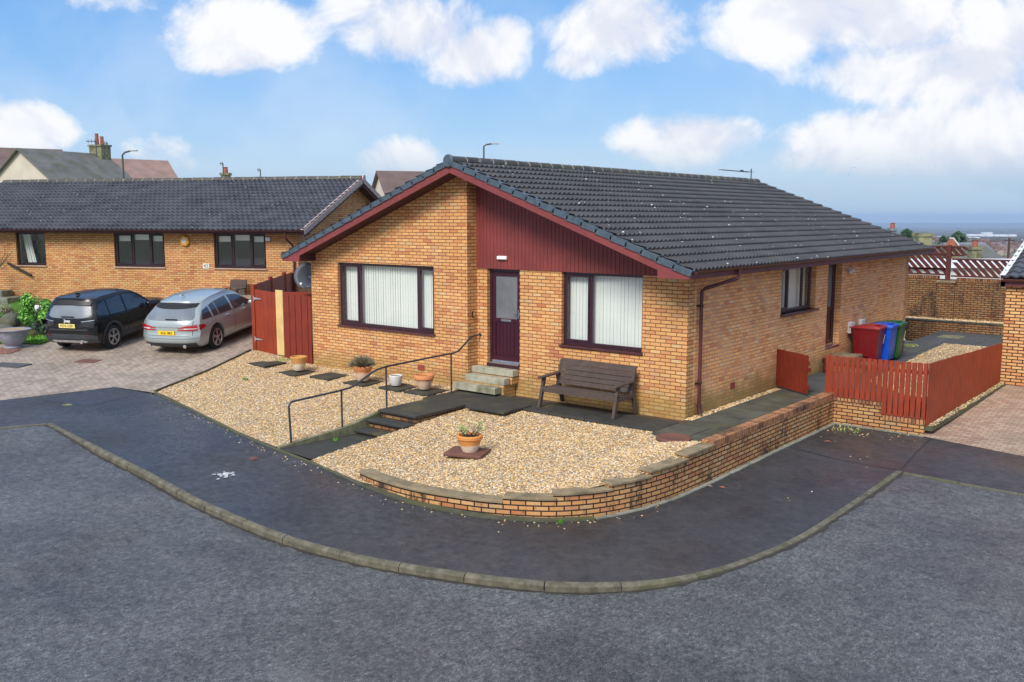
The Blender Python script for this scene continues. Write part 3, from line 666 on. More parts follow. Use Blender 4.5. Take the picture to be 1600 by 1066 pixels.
GRp = [(P2([(-4.2, -5.8), (-3.88, -5.87), (-2.61, -6.09), (-1.34, -6.1), (-.44, -5.95), (.08, -5.74), (.60, -5.42), (.92, -5.08), (1.16, -4.66), (1.36, -4.15), (1.48, -3.35), (1.5, -1.9)]), P2([(-4.2, -1.27), (-3, -1.27), (-.1, -1.27), (1.4, -1.47)]))]
g1 = strip_sheet('gravel_bed', GL, zg, 'gravel', 60, 40); g2 = strip_sheet('gravel_bed', GRp, zg, 'gravel', 60, 40)
tag(g1, 'golden gravel garden between the handrail and the block paved drive', 'gravel', kind='stuff'); tag(g2, 'golden gravel garden enclosed by the curved brick wall', 'gravel', kind='stuff')
polyL = [(p[0], p[1]) for p in GL[0][0]]+[(p[0], p[1]) for p in GL[0][1][::-1]]
polyR = [(p[0], p[1]) for p in GRp[0][0]]+[(p[0], p[1]) for p in GRp[0][1][::-1]]
def pebbles(name, n, poly, zf, size=(.010, .022), seed=1, mat='pebble'):
    mb = MB(); q = random.Random(seed); xs = [p[0] for p in poly]; ys = [p[1] for p in poly]; k = 0
    while k < n:
        x = q.uniform(min(xs), max(xs)); y = q.uniform(min(ys), max(ys))
        if not inpoly(x, y, poly): continue
        k += 1; s = q.uniform(*size); z = zf(x, y)+s*.25; t = q.uniform(0, 3.14); c_, s_ = math.cos(t), math.sin(t)
        a, b, h = s*q.uniform(.9, 1.5), s*q.uniform(.6, 1), s*q.uniform(.45, .8)
        tx, ty = q.uniform(-.3, .3)*h, q.uniform(-.3, .3)*h
        mb.add([(x+c_*a, y+s_*a, z), (x-s_*b, y+c_*b, z), (x-c_*a, y-s_*a, z), (x+s_*b, y-c_*b, z), (x+tx, y+ty, z+h)], [(0, 1, 4), (1, 2, 4), (2, 3, 4), (3, 0, 4)])
    return mb.build(name, mat, autouv=False)
tag(pebbles('gravel_stones', 32000, polyL, zg, seed=1), 'loose golden pebbles over the left gravel garden by the handrail', 'gravel', kind='stuff')
tag(pebbles('gravel_stones', 30000, polyR, zg, seed=2), 'loose golden pebbles over the gravel inside the curved wall', 'gravel', kind='stuff')
# stones strayed on the pavement
mbx = MB(); q = random.Random(5); PW = [V3(p) for p in WB[1:]+WC]
pp, _ = resample(PW, 200)
def stray(mb, x, y, s, zf=None):
    z = (gz(x) if zf is None else zf(x, y))+.003; t = q.uniform(0, 3.14)
    mb.lathe([(s, 0), (s*.8, s*.5), (s*.2, s*.7)], (x, y, z), 6)
for i in range(130):
    k = q.choice(range(200)); p = pp[k]; d = abs(q.gauss(0, .16)); t = (pp[min(k+1, 200)]-pp[k]).normalized() if k < 200 else Vector((1, 0, 0))
    stray(mbx, p.x+t.y*(.08+d), p.y-t.x*(.08+d), q.uniform(.008, .016))
for i in range(14): stray(mbx, q.uniform(1.8, 3.7), q.uniform(-3.5, 3.3), q.uniform(.008, .018))
for i in range(34): stray(mbx, q.uniform(1.75, 3.4), q.uniform(2.7, 3.4), q.uniform(.008, .02))
tag(mbx.build('stray_pebbles', 'pebble', autouv=False), 'pale pebbles strayed from the gravel onto the dark pavement', 'gravel', kind='stuff')

later()
# ------------------------------------------------------------------ slabs and paths
def slabs(name, lst, mat, th=.05, gap=.006, jit=.003, seed=1):
    mb = MB(); q = random.Random(seed)
    for (x0, y0, x1, y1, z) in lst:
        dz = q.uniform(-jit, jit); mb.box(x0+gap, y0+gap, z-th+dz, x1-gap, y1-gap, z+dz)
    return mb.build(name, mat, bevel=.006)
# house front path
front = []
xs = [-4.1, -3.2, -2.35, -1.5, -.7, .1]
for a, b in zip(xs, xs[1:]): front.append((a, -1.3, b, -.42, .0))
struct(slabs('path', [(-5.45, -1.72, -4.75, -.42, .0), (-4.75, -1.72, -4.1, -.42, .0)]+front, 'slab', seed=3))
mossy = [(.1, -1.5, .78, -.42, -.004), (.78, -1.5, 1.43, -.42, -.004)]
for i in range(6): mossy.append((.2, -.42+i*.9, 1.43, .48+i*.9, .0))
struct(slabs('path', mossy, 'slab_m', seed=4, gap=.011))
edgeg = pebbles('gravel_margin', 1000, [(.02, -.1), (.19, -.1), (.19, 4.2), (.02, 4.2)], lambda x, y: -.02, (.012, .026), 8)
tag(edgeg, 'strip of loose gravel between side wall and mossy slabs', 'gravel', kind='stuff')
struct(slabs('path_bed', [(-.0, -.45, 1.45, 5.0, -.03)], 'soil', th=.4))
struct(slabs('path_bed', [(-5.45, -1.29, .1, -.02, -.055), (.1, -1.47, 1.43, -.02, -.056), (-5.45, -1.7, -4.12, -1.29, -.055)], 'soil', th=.3))
tag(slabs('loose_slab', [(-4.05, -1.93, -3.0, -1.0, .03)], 'slab', th=.05), 'dark loose slab lying proud of the front path, right of the top step landing', 'paving slab')
# stepping stones under the front window
ST = [(-11.65, -1.15, .13, 'stepping stone nearest the red gate, furthest from the door'), (-10.35, -1.17, .0, 'stepping stone carrying the leftmost faded glazed pot'),
      (-9.2, -1.1, .0, 'bare stepping stone between the leftmost pot and the lavender pot'), (-7.98, -1.1, .0, 'stepping stone carrying the lavender pot'),
      (-6.8, -1.06, .0, 'stepping stone carrying the small white pot'), (-5.93, -1.1, .0, 'stepping stone next to the tallest handrail post, under the empty terracotta pot')]
for i, (x, y, ex, lb) in enumerate(ST):
    mb = MB(); mb.ob((-.36, -.36, -.05), (.72, rnd.uniform(-.04, .04), 0), (rnd.uniform(-.06, .0), .72, 0), (0, 0, .05)); z = zg(x, y)+.035
    o = mb.build('stepping_stone', 'slab', bevel=.006); o.location = (x, y, z); tag(o, lb, 'stepping stone', 'stepping stones across the gravel')
# entry path
struct(strip_sheet('entry_path', [(P2([(-5.25, -5.68), (-5.25, -3.7)]), P2([(-4.2, -5.8), (-4.2, -3.7)]))], lambda x, y: lerp(-.335, -.395, (y+5.7)/2)+.004, 'slab', 8, 8))
tag((lambda m_: (m_.prism([(-5.345, y, z) for y, z in [(-5.66, -.6), (-1.75, -.6), (-1.75, -.05), (-3.2, -.06), (-3.9, -.19), (-4.6, -.245), (-5.66, -.30)]], (.09, 0, 0)), m_.build('timber_edging', 'stone', bevel=.006))[1])(MB()), 'mossy low edging beside the entry path under the handrail', 'edging')
es = root('entry_steps', (-4.72, -3.5, -.4), 0, 'three dark slab steps with brick risers up to the front path', 'steps')
def relbuild(mb, name, mat, r, **k): 
    o = mb.build(name, mat, origin=r.location, **k); o.parent = r; o.location = (0, 0, 0); return o
for (y0, y1, z) in ((-3.24, -1.73, .012), (-3.56, -3.26, -.14), (-3.88, -3.58, -.29)):
    mb = MB(); mb.box(-5.23, y0, z-.05, -4.16, y1, z); relbuild(mb, 'step_slab', 'slab', es, bevel=.008)
for (y0, y1, z) in ((-3.19, -1.75, -.041), (-3.51, -3.2, -.193), (-3.83, -3.52, -.343)):
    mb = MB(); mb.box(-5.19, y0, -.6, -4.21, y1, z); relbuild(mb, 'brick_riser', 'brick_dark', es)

# handrail
X_ = -5.3
hr = root('handrail', (X_, -5.3, -.33), 0, 'dark painted metal handrail running beside the path up to the front door', 'handrail')
pts = [(X_, -5.36, -.38), (X_, -5.39, .40), (X_, -5.37, .455), (X_, -5.31, .485), (X_, -4.2, .52), (X_, -3.92, .54), (X_, -3.8, .565), (X_, -3.3, .77), (X_, -3.15, .815), (X_, -2.9, .845), (X_, -.85, .895), (X_, -.7, .92), (X_, -.32, 1.17), (X_+.01, -.2, 1.21), (X_+.04, -.03, 1.225)]
mb = MB(); mb.tube(pts, .021, 10); relbuild(mb, 'rail', 'rail', hr, smooth=True)
for (y, z0, z1) in ((-4.12, -.38, .53), (-2.92, -.05, .84), (-.95, -.02, .89)):
    mb = MB(); mb.tube([(X_, y, z0), (X_, y, z1)], .019, 10); relbuild(mb, 'post', 'rail', hr, smooth=True)
mb = MB(); mb.lathe([(.035, 0), (.035, .012)], (X_+.04, -.012, 1.225), 12, axis=(0, -1, 0)); relbuild(mb, 'wall_plate', 'rail', hr)

# ------------------------------------------------------------------ curved garden wall
OUT = [(-2.72, -5.99), (-2.2, -6.1), (-1.34, -6.14), (-.44, -5.98), (.13, -5.78), (.68, -5.46), (1.01, -5.13), (1.26, -4.71), (1.45, -4.15), (1.58, -3.33), (1.615, -2.1), (1.62, -1), (1.62, 0), (1.62, 3.6)]
oc = catmull(P2(OUT), 8); opath, OL = resample(oc, 260)
def near_i(x, y): return min(range(261), key=lambda i: (opath[i].x-x)**2+(opath[i].y-y)**2)
secs = [((-2.72, -5.99), (-1.95, -6.13), -.235), ((-1.95, -6.13), (-1.2, -6.12), -.237), ((-1.2, -6.12), (-.5, -6.0), -.239), ((-.5, -6.0), (.12, -5.79), -.240), ((.12, -5.79), (.78, -5.38), -.17), ((.78, -5.38), (1.28, -4.66), -.10), ((1.28, -4.66), (1.5, -3.9), -.03), ((1.5, -3.9), (1.6, -2.95), .045), ((1.6, -2.95), (1.615, -2.02), .115)]
gw = root('garden_wall', (1.5, -3, -.5), 0, 'low curved brick retaining wall with stepped stone copings and stained face', 'brick wall')
def wall_seg(mb, uv, i0, i1, th, zt, zb, off=0):
    vs = []; 
    for i in range(i0, i1+1):
        t = (opath[min(i+1, 260)]-opath[max(i-1, 0)]).normalized(); nn = Vector((-t.y, t.x, 0)); a = opath[i]-nn*off; b = opath[i]+nn*th; sarc = OL*i/260
        vs += [((a.x, a.y, zb), (sarc, zb)), ((a.x, a.y, zt), (sarc, zt)), ((b.x, b.y, zt), (sarc, zt+th)), ((b.x, b.y, zb), (sarc, zt+th+zt-zb))]
    n = i1-i0; b0 = len(mb.v); mb.v += [v[0] for v in vs]; uv += [v[1] for v in vs]
    for k in range(n):
        for e in range(3): mb.f.append((b0+k*4+e, b0+k*4+4+e, b0+k*4+5+e, b0+k*4+1+e))
    mb.f.append((b0, b0+1, b0+2, b0+3)); mb.f.append((b0+n*4+3, b0+n*4+2, b0+n*4+1, b0+n*4))
mb = MB(); uv = []
for (a, b, z) in secs: wall_seg(mb, uv, near_i(*a), near_i(*b), .2, z-.045, -.75)
iB = near_i(1.615, -2.02); wall_seg(mb, uv, iB, 260, .2, .055, -.75)
relbuild(mb, 'brick_face', 'brick_wall', gw, uv=uv)
mb = MB(); uv = []; wall_seg(mb, uv, iB, 260, .215, .165, .057, .008)
uv = [(b, a) if False else (v_, u_) for (u_, v_) in [(a, b) for a, b in uv]]
relbuild(mb, 'rowlock_coping', 'rowlock', gw, uv=uv, bevel=.004)
for k, (a, b, z) in enumerate(secs):
    mb = MB(); uv = []; i0, i1 = near_i(*a), near_i(*b)
    wall_seg(mb, uv, i0+(0 if k else 0), i1+(1 if k > 3 else 0), .23, z, z-.036, .03); relbuild(mb, 'coping_slab', 'coping', gw, bevel=.006)

# short return wall under the picket fence
rw = root('return_wall', (1.7, 3.6, -.5), 0, 'short stepped brick wall beneath the red picket fence', 'brick wall')
mb = MB(); mb.box(1.625, 3.56, -.75, 2.66, 3.76, -.03); mb.box(2.66, 3.56, -.75, 3.46, 3.76, -.28); relbuild(mb, 'brick_face', brick_mat('return_wall_brick', sc_(OR, .66), c(40, 28, 20), bw=.225, ms=.011, dirt=.15), rw)
mb = MB(); mb.box(1.625, 3.552, -.028, 2.655, 3.768, .078); mb.box(2.655, 3.552, -.278, 3.47, 3.768, -.172)
uvr = []
relbuild(mb, 'rowlock_coping', brick_mat('rowlock_course', sc_(RC, .72), c(40, 28, 20), bw=.075, rh=.5, ms=.009), rw, bevel=.003)

# ------------------------------------------------------------------ red fences
def picket_line(r, a, b, zt, zbf, pw=.095, gap=.016, th=.018, mat='fence', wav=0):
    a = V3(a); b = V3(b); L_ = (b-a).length; t = (b-a)/L_; nn = Vector((t.y, -t.x, 0)); n = int(L_/(pw+gap)); st = L_/n; mb = MB(); q = random.Random(int(L_*100))
    for i in range(n):
        p = a+t*(i*st); zb = zbf((i+.5)*st); dz = q.uniform(-.006, .006)
        mb.ob((p.x, p.y, zb), t*(st-gap), nn*th*q.uniform(.9, 1.2), (0, 0, zt(((i+.5)*st))-zb+dz))
    return relbuild(mb, 'pickets', mat, r, bevel=.003)
fc = root('picket_fence', (1.5, 3.6, 0), 0, 'waist high red picket fence standing on the short return wall', 'fence')
picket_line(fc, (1.5, 3.55, 0), (3.40, 3.55, 0), lambda s: .96+.008*s, lambda s: .09 if s < 1.12 else -.165)
for z in (.2, .74): mb = MB(); mb.box(1.5, 3.575, z, 3.4, 3.61, z+.07); relbuild(mb, 'fence_rail', 'fence', fc)
mb = MB(); mb.box(1.42, 3.54, .0, 1.5, 3.62, .97); relbuild(mb, 'post', 'fence', fc, bevel=.004)
mb = MB(); mb.box(3.40, 3.54, -.17, 3.47, 3.62, .975); relbuild(mb, 'post', 'fence', fc, bevel=.004)
f2 = root('close_board_fence', (3.45, 3.6, 0), 0, 'long red close boarded fence running beside the block drive to the garage', 'fence')
picket_line(f2, (3.48, 3.60, 0), (3.93, 7.9, 0), lambda s: .975+.004*math.sin(s*2), lambda s: lerp(-.34, .0, s/4.3), gap=.006)
for z in (.2, .74): mb = MB(); mb.ob((3.44, 3.63, z), (.44, 4.25, 0), (.03, 0, 0), (0, 0, .08)); relbuild(mb, 'fence_rail', 'fence', f2)
gt = root('side_gate', (.02, 4.27, 0), math.atan2(3.61-4.27, 1.03-.02), 'open red boarded side gate hinged on the house wall', 'gate')
mb = MB(); q = random.Random(4)
for i in range(11): mb.box(i*.108+.01, -.02, .045, i*.108+.112, .0, .90+q.uniform(-.004, .004)+.0)
mb.build('boards', 'fence_d', gt, bevel=.003)
for z in (.15, .68): mb = MB(); mb.box(.01, .002, z, 1.19, .035, z+.09); mb.build('gate_rail', 'fence_d', gt)
mb = MB(); mb.box(1.19, -.03, .55, 1.26, .02, .63); mb.build('latch', 'fence_d', gt)
# left enclosure
gl = root('tall_red_gate', (-13.3, -.36, .1), 0, 'tall red boarded gate with white strap hinges and one new pale board', 'gate')
def gb_(x0, x1, z1, mat, nm, y0=-.02, y1=.0, zb=.06):
    mb = MB(); mb.box(x0, y0, zb, x1, y1, z1); return mb.build(nm, mat, gl, bevel=.004)
for i in range(5): gb_(.13+i*.185, .13+(i+1)*.185-.004, 1.80-.01*i, 'fence', 'board')
b5 = gb_(1.055, 1.36, 1.83, 'newwood', 'board', -.025); tag(b5, 'new unpainted pale pine board')
mb = MB(); mb.box(-.02, -.045, -.1, .12, .07, 1.93); mb.build('post', 'fence', gl, bevel=.006)
for z in (.42, 1.55):
    mb = MB(); mb.box(.10, -.055, z-.07, .135, -.046, z+.07); mb.prism([(.13, -.05, z-.03), (.13, -.05, z+.03), (.46, -.05, z+.008), (.46, -.05, z-.008)], (0, .006, 0)); mb.build('strap_hinge', 'galv', gl)
fe = root('tall_red_fence', (-11.4, -.36, .05), 0, 'tall red close boarded fence panel between gate and house corner', 'fence')
mb = MB(); q = random.Random(9)
for i in range(9): mb.box(-.53+i*.128, -.02-.012*(i % 2), .0, -.53+(i+1)*.128-.006, .0, 1.78+q.uniform(-.01, .01)); 
mb.build('boards', 'fence_d', fe, bevel=.003)
for z in (.3, 1.55): mb = MB(); mb.box(-.53, .0, z, .6, .04, z+.09); mb.build('fence_rail', 'fence_d', fe)
# boundary fence running back from the gate post
bf = root('boundary_fence', (-13.35, -.3, .1), 0, 'tall red boundary fence running back between the two houses', 'fence')
A_ = Vector((-13.38, -.22, 0)); B_ = Vector((-18.0, 4.9, 0)); t_ = (B_-A_).normalized(); n_ = Vector((t_.y, -t_.x, 0))
for k in range(3):
    a = A_+t_*(k*2.25); mb = MB()
    for i in range(16): p = a+t_*(i*.14); mb.ob((p.x, p.y, zdrive(p.x, p.y)-.1), t_*.134, n_*.02, (0, 0, 2.02-zdrive(p.x, p.y)+.1-.0*i))
    relbuild(mb, 'boards', 'fence', bf)
    mb = MB(); p = a+t_*2.2; mb.box(p.x-.05, p.y-.05, 0, p.x+.05, p.y+.05, 2.1); relbuild(mb, 'post', 'fence', bf)
    mb = MB(); mb.ob(a+UPZ*1.6-n_*.0, t_*2.2, n_*-.05, (0, 0, .09)); relbuild(mb, 'fence_rail', 'fence', bf)
mb = MB(); mb.ob((-12.9, .1, 1.72), (1.75, 0.05, 0), (0, .05, 0), (0, 0, .1)); mb.ob((-12.9, .1, 1.72), (1.9, 1.6, 0), (.03, -.03, 0), (0, 0, .09))
fi = root('inner_fence', (-11.9, .9, 0), 0, 'red boarded screen behind the gate below the satellite dish', 'fence')
mb2 = MB()
for i in range(14): mb2.box(-12.6+i*.13, 1.3, 0, -12.6+i*.13+.125, 1.32, 1.86)
relbuild(mb2, 'boards', 'fence_d', fi); relbuild(mb, 'fence_rail', 'fence', fi)

# ================================================================== HOUSES
class Fr:
    """a wall-face frame: u to the right seen from outside, v up, d out of the wall"""
    def __init__(s, O, e, n): s.O = V3(O); s.e = V3(e).normalized(); s.n = V3(n).normalized()
    def p(s, u, v, d=0): return s.O+s.e*u+UPZ*v+s.n*d
    def box(s, mb, u0, u1, v0, v1, d0, d1): mb.ob(s.p(u0, v0, d0), s.e*(u1-u0), s.n*(d1-d0), UPZ*(v1-v0)); return mb
def wall(fr, Lw, z0, z1, holes, th=.25, mb=None):
    mb = mb or MB(); us = sorted({0, Lw}|{h[0] for h in holes}|{h[1] for h in holes}); vs = sorted({z0, z1}|{h[2] for h in holes}|{h[3] for h in holes})
    for i in range(len(us)-1):
        # merge vertical runs
        run = None
        for j in range(len(vs)-1):
            uc, vc = (us[i]+us[i+1])/2, (vs[j]+vs[j+1])/2; hole = any(h[0] < uc < h[1] and h[2] < vc < h[3] for h in holes)
            if not hole: run = (run[0] if run else vs[j], vs[j+1])
            if (hole or j == len(vs)-2) and run: fr.box(mb, us[i], us[i+1], run[0], run[1], -th, 0); run = None
    return mb
def window(parent, fr, u0, u1, v0, v1, mulls, blind=None, frame='frame', sillm='sill', back=.08, casem=(), sill=True, blindf=1.0, sillout=.05, fw=.06, room=True):
    F = MB(); d0, d1 = -back-.06, -back
    fr.box(F, u0, u0+fw, v0, v1, d0, d1); fr.box(F, u1-fw, u1, v0, v1, d0, d1); fr.box(F, u0+fw, u1-fw, v1-fw, v1, d0, d1-.001); fr.box(F, u0+fw, u1-fw, v0, v0+fw+.02, d0, d1-.001)
    edges = [u0+fw]+list(mulls)+[u1-fw]
    for m_ in mulls: fr.box(F, m_-.035, m_+.035, v0+fw+.02, v1-fw, d0, d1-.002)
    panes = []
    for i in range(len(edges)-1):
        a = edges[i]+(.035 if i else 0); b = edges[i+1]-(.035 if i < len(edges)-2 else 0); lo, hi = v0+fw+.02, v1-fw
        if i in casem:
            k = .045; fr.box(F, a, a+k, lo, hi, d0+.005, d1+.014); fr.box(F, b-k, b, lo, hi, d0+.005, d1+.014); fr.box(F, a+k, b-k, lo, lo+k, d0+.005, d1+.013); fr.box(F, a+k, b-k, hi-k, hi, d0+.005, d1+.013)
            a += k; b -= k; lo += k; hi -= k
        panes.append((a, b, lo, hi))
    wf = F.build('window', frame, parent, bevel=.004)
    for (a, b, lo, hi) in panes:
        P_ = MB(); fr.box(P_, a-.002, b+.002, lo-.002, hi+.002, d0+.025, d0+.035); P_.build('pane', 'glass', wf)
    if sill:
        S = MB(); S.ob(fr.p(u0-.03, v0-.045, -back), fr.e*(u1-u0+.06), fr.n*(back+sillout), UPZ*.045); S.build('sill', sillm, wf, bevel=.006)
    if blind == 'vertical':
        B = MB(); q = random.Random(int(u1*100))
        u = u0+.05
        while u < u1-.05:
            wd = .089; a = R(7+q.uniform(-3, 3)); du, dd = wd*math.cos(a), wd*math.sin(a); lo = v0+.05+q.uniform(0, .008); hi = v1-.04
            if q.random() < .03: u += .03
            p0 = fr.p(u, lo, -back-.15); B.ob(p0, fr.e*du+fr.n*dd, fr.n*.002, UPZ*(hi-lo)); u += du*.97
        B.build('blind', 'blind', wf)
    elif blind == 'roller':
        for (a, b, lo, hi) in panes:
            B = MB(); fr.box(B, a, b, hi-.13*blindf-.05, hi, -back-.12, -back-.115); B.build('blind', 'blind', wf)
    elif blind == 'curtain':
        B = MB(); k = 14
        for i in range(k):
            t0, t1 = i/k, (i+1)/k; ua, ub = u0+.1+.30*t0, u0+.1+.30*t1; la, lb = u0+.28+.34*t0, u0+.28+.34*t1; dz = .03*math.sin(i*2.4)
            B.prism([fr.p(ua, v1-.08, -back-.2+dz), fr.p(ub, v1-.08, -back-.2+dz), fr.p(lb, v0+.1, -back-.2+dz), fr.p(la, v0+.1, -back-.2+dz)], fr.n*.01)
        B.build('curtain', 'blind', wf)
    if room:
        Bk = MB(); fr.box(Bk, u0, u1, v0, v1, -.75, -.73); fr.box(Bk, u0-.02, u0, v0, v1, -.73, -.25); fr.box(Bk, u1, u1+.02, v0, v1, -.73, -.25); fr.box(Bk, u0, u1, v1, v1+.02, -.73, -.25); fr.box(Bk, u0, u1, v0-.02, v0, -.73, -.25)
        Bk.build('dark_room_box', 'dark', wf)  # dark box behind the panes, painted as an unlit room
    return wf
def tile_roof(name, O, e, s_, Lr, S, mat, parent, ex=.345, roll=.165, amp=.045, lip=.050, seg=6, shape=1.6, seed=0):
    O = V3(O); e = V3(e).normalized(); s_ = V3(s_).normalized(); n = e.cross(s_); n = n if n.z > 0 else -n
    nc = int(round(S/ex)); ex = S/nc; nr = max(1, int(round(Lr/roll))); rw_ = Lr/nr; ncol = nr*seg; q = random.Random(seed); vs = []; fs = []
    def prof(j): return amp*((.5+.5*math.cos(2*math.pi*(j % seg)/seg))**shape)
    for k in range(nc):
        b0 = len(vs); jj = [q.uniform(-.003, .003) for _ in range(nr+1)]
        for row in range(3):
            for j in range(ncol+1):
                h = prof(j); sk = k*ex; 
                if row == 0: hh, ss = h-.012, sk
                elif row == 1: hh, ss = h+lip+jj[j//seg], sk+.0005
                else: hh, ss = h, sk+ex+.004
                vs.append(O+e*(Lr*j/ncol)+s_*ss+n*hh)
        m_ = ncol+1; up = e.cross(s_).z > 0
        for row in range(2):
            for j in range(ncol):
                a = b0+row*m_+j; f = (a, a+1, a+m_+1, a+m_); fs.append(f if up else f[::-1])
        # end caps at the verges
    mb = MB(); mb.add(vs, fs); return mb.build(name, mat, parent, smooth=True)
def ridge_tiles(parent, A, B, r=.125, n=None, mat='ridge', lab='ridge_tile', piece=.45):
    A = V3(A); B = V3(B); L_ = (B-A).length; t = (B-A)/L_; side = Vector((t.y, -t.x, 0)); n = n or int(round(L_/piece)); mb = MB(); mm = MB(); q = random.Random(n)
    def half(m_, a, b, r0, r1):
        vs = []; 
        for p, rr in ((a, r0), (b, r1)):
            for k in range(9):
                an = math.pi*k/8; vs.append(p+side*rr*math.cos(an)*1.05+UPZ*rr*math.sin(an)*.95)
        m_.add(vs, [(k, k+1, k+10, k+9) for k in range(8)]+[tuple(range(8, -1, -1)), tuple(range(9, 18))])
    for i in range(n):
        a = A+t*(L_*i/n+.01); b = A+t*(L_*(i+1)/n-.01); dz = UPZ*q.uniform(-.006, .006); half(mb, a+dz, b+dz, r+q.uniform(-.003, .003), r+q.uniform(-.003, .003))
        if i: p = A+t*(L_*i/n); half(mm, p-t*.012, p+t*.012, r+.008, r+.006)
    nf = len(mb.f); mb.add(mm.v, mm.f); o = mb.build(lab, mat, parent, smooth=True); o.data.materials.append(M['mortar'])
    for p in o.data.polygons[nf:]: p.material_index = 1
    return o
def verge_units(parent, P, Q, out, n, mat='verge', wdt=.12, drop=.105):
    """stepped verge caps from eave P to ridge Q; out = unit vector pointing out of the gable"""
    P = V3(P); Q = V3(Q); out = V3(out); s_ = (Q-P).normalized(); L_ = (Q-P).length; ex = L_/n; nn = out.cross(s_); nn = nn if nn.z > 0 else -nn; mb = MB()
    for k in range(n):
        a = P+s_*(k*ex-.02); l = ex+.045; tilt = nn*-.022
        mb.ob(a-out*wdt+nn*.045, s_*l+tilt, out*(wdt+.02), nn*.018)
        mb.ob(a+nn*.045-nn*drop, s_*l+tilt, out*.02, nn*drop)
    return mb.build('verge_cap', mat, parent, bevel=.006)
def gutter(parent, A, B, out, r=.057, mat='gutter'):
    A = V3(A); B = V3(B); out = V3(out); vs = []; 
    mb = MB(); ring = []
    for rr in (r, r-.006):
        for k in range(9): an = math.pi+math.pi*k/8; ring.append((rr*math.cos(an), rr*math.sin(an)))
    for p in (A, B):
        for (x, z) in ring: vs.append(p+out*x+UPZ*z)
    fs = [(k, k+1, k+19, k+18) for k in range(8)]+[(k+10, k+9, k+27, k+28) for k in range(8)]+[(0, 18, 27, 9), (8, 17, 35, 26)]+[tuple([k for k in range(9)]+[17-k for k in range(9)])]+[tuple([26-k for k in range(9)]+[27+k for k in range(9)])]
    mb.add(vs, fs)
    L_ = (B-A).length; t = (B-A).normalized(); n = int(L_/1.0)
    for i in range(n+1):
        p = A+t*(L_*i/max(n, 1)); mb.ob(p-t*.015-out*(r+.012)-UPZ*(r+.008), t*.03, out*(2*r+.02), UPZ*.006)
    return mb.build('gutter', mat, parent, smooth=True)

# ------------------------------------------------------------------ the bungalow
H = root('bungalow', (0, 0, 0), 0, 'orange brick bungalow with maroon clad gable, dark tiled roof and brown framed windows', 'house')
RX = -5.385; SL = (5.03-2.865)/5.835
def zr(x): return 5.03-SL*abs(x-RX)
fF = Fr((-5.35, 0, 0), (1, 0, 0), (0, -1, 0)); fB = Fr((-10.77, -.34, 0), (1, 0, 0), (0, -1, 0)); fS = Fr((0, 0, 0), (0, 1, 0), (1, 0, 0))
mb = wall(fF, 5.35, -.35, 2.745, [(.30, 1.23, .58, 2.745), (2.36, 4.34, 1.19, 2.745)])
mb.box(-5.35-.0, -.0+.25, -.35, -5.1, .3, 2.7)
H_w = mb.build('wall', 'brick', H)
mb = wall(fB, 5.42, -.35, 2.75, [(1.04, 4.39, 1.17, 2.75)])
mb.prism([(-10.77, -.34, 2.75), (-5.35, -.34, 2.75), (-5.35, -.34, zr(-5.35)-.07), (RX, -.34, zr(RX)-.07), (-10.77, -.34, zr(-10.77)-.07)], (0, .25, 0))
mb.box(-5.60, -.09, -.35, -5.35, 0, 4.9)
mb.build('bay_wall', 'brick', H)
mb = MB(); mb.prism([(-5.35, .03, 2.75), (0, .03, 2.75), (0, .03, zr(0)-.08), (-5.35, .03, zr(-5.35)-.08)], (0, .22, 0)); mb.box(-10.77, -.09, -.35, -10.52, 13.85, 2.75)
mb.box(-10.77, 13.85, -.35, -.0, 14.1, 2.75); mb.prism([(-10.77, 13.85, 2.75), (0, 13.85, 2.75), (RX, 13.85, zr(RX)-.08)], (0, .25, 0)); mb.build('rear_walls', 'brick', H)
mb = wall(Fr((0, .25, 0), (0, 1, 0), (1, 0, 0)), 13.6, -.35, 2.75, [(4.18, 6.27, 1.66, 2.75), (7.08, 8.06, .52, 2.75)])
mb.box(-.25, 0.001, -.35, 0, .25, 2.75) if False else None
H_s = mb.build('side_wall', 'brick_side', H)
# cladding boards
mb = MB(); x = -5.345
while x < -.02:
    x1 = min(x+.094, -.02); mb.prism([(x, -.0, 2.735), (x1, -.0, 2.735), (x1, -.0, zr(x1)-.075), (x, -.0, zr(x)-.075)], (0, -.022, 0)); x += .100
mb.build('cladding', 'clad', H, bevel=.003)
mb = MB(); mb.box(-5.345, -.002, 2.735, -.02, .03, 2.75); mb.prism([(-5.345, .005, 2.74), (-.02, .005, 2.74), (-.02, .005, zr(-.02)-.08), (-5.345, .005, zr(-5.345)-.08)], (0, .02, 0)); mb.build('cladding_backing', 'soffit', H)
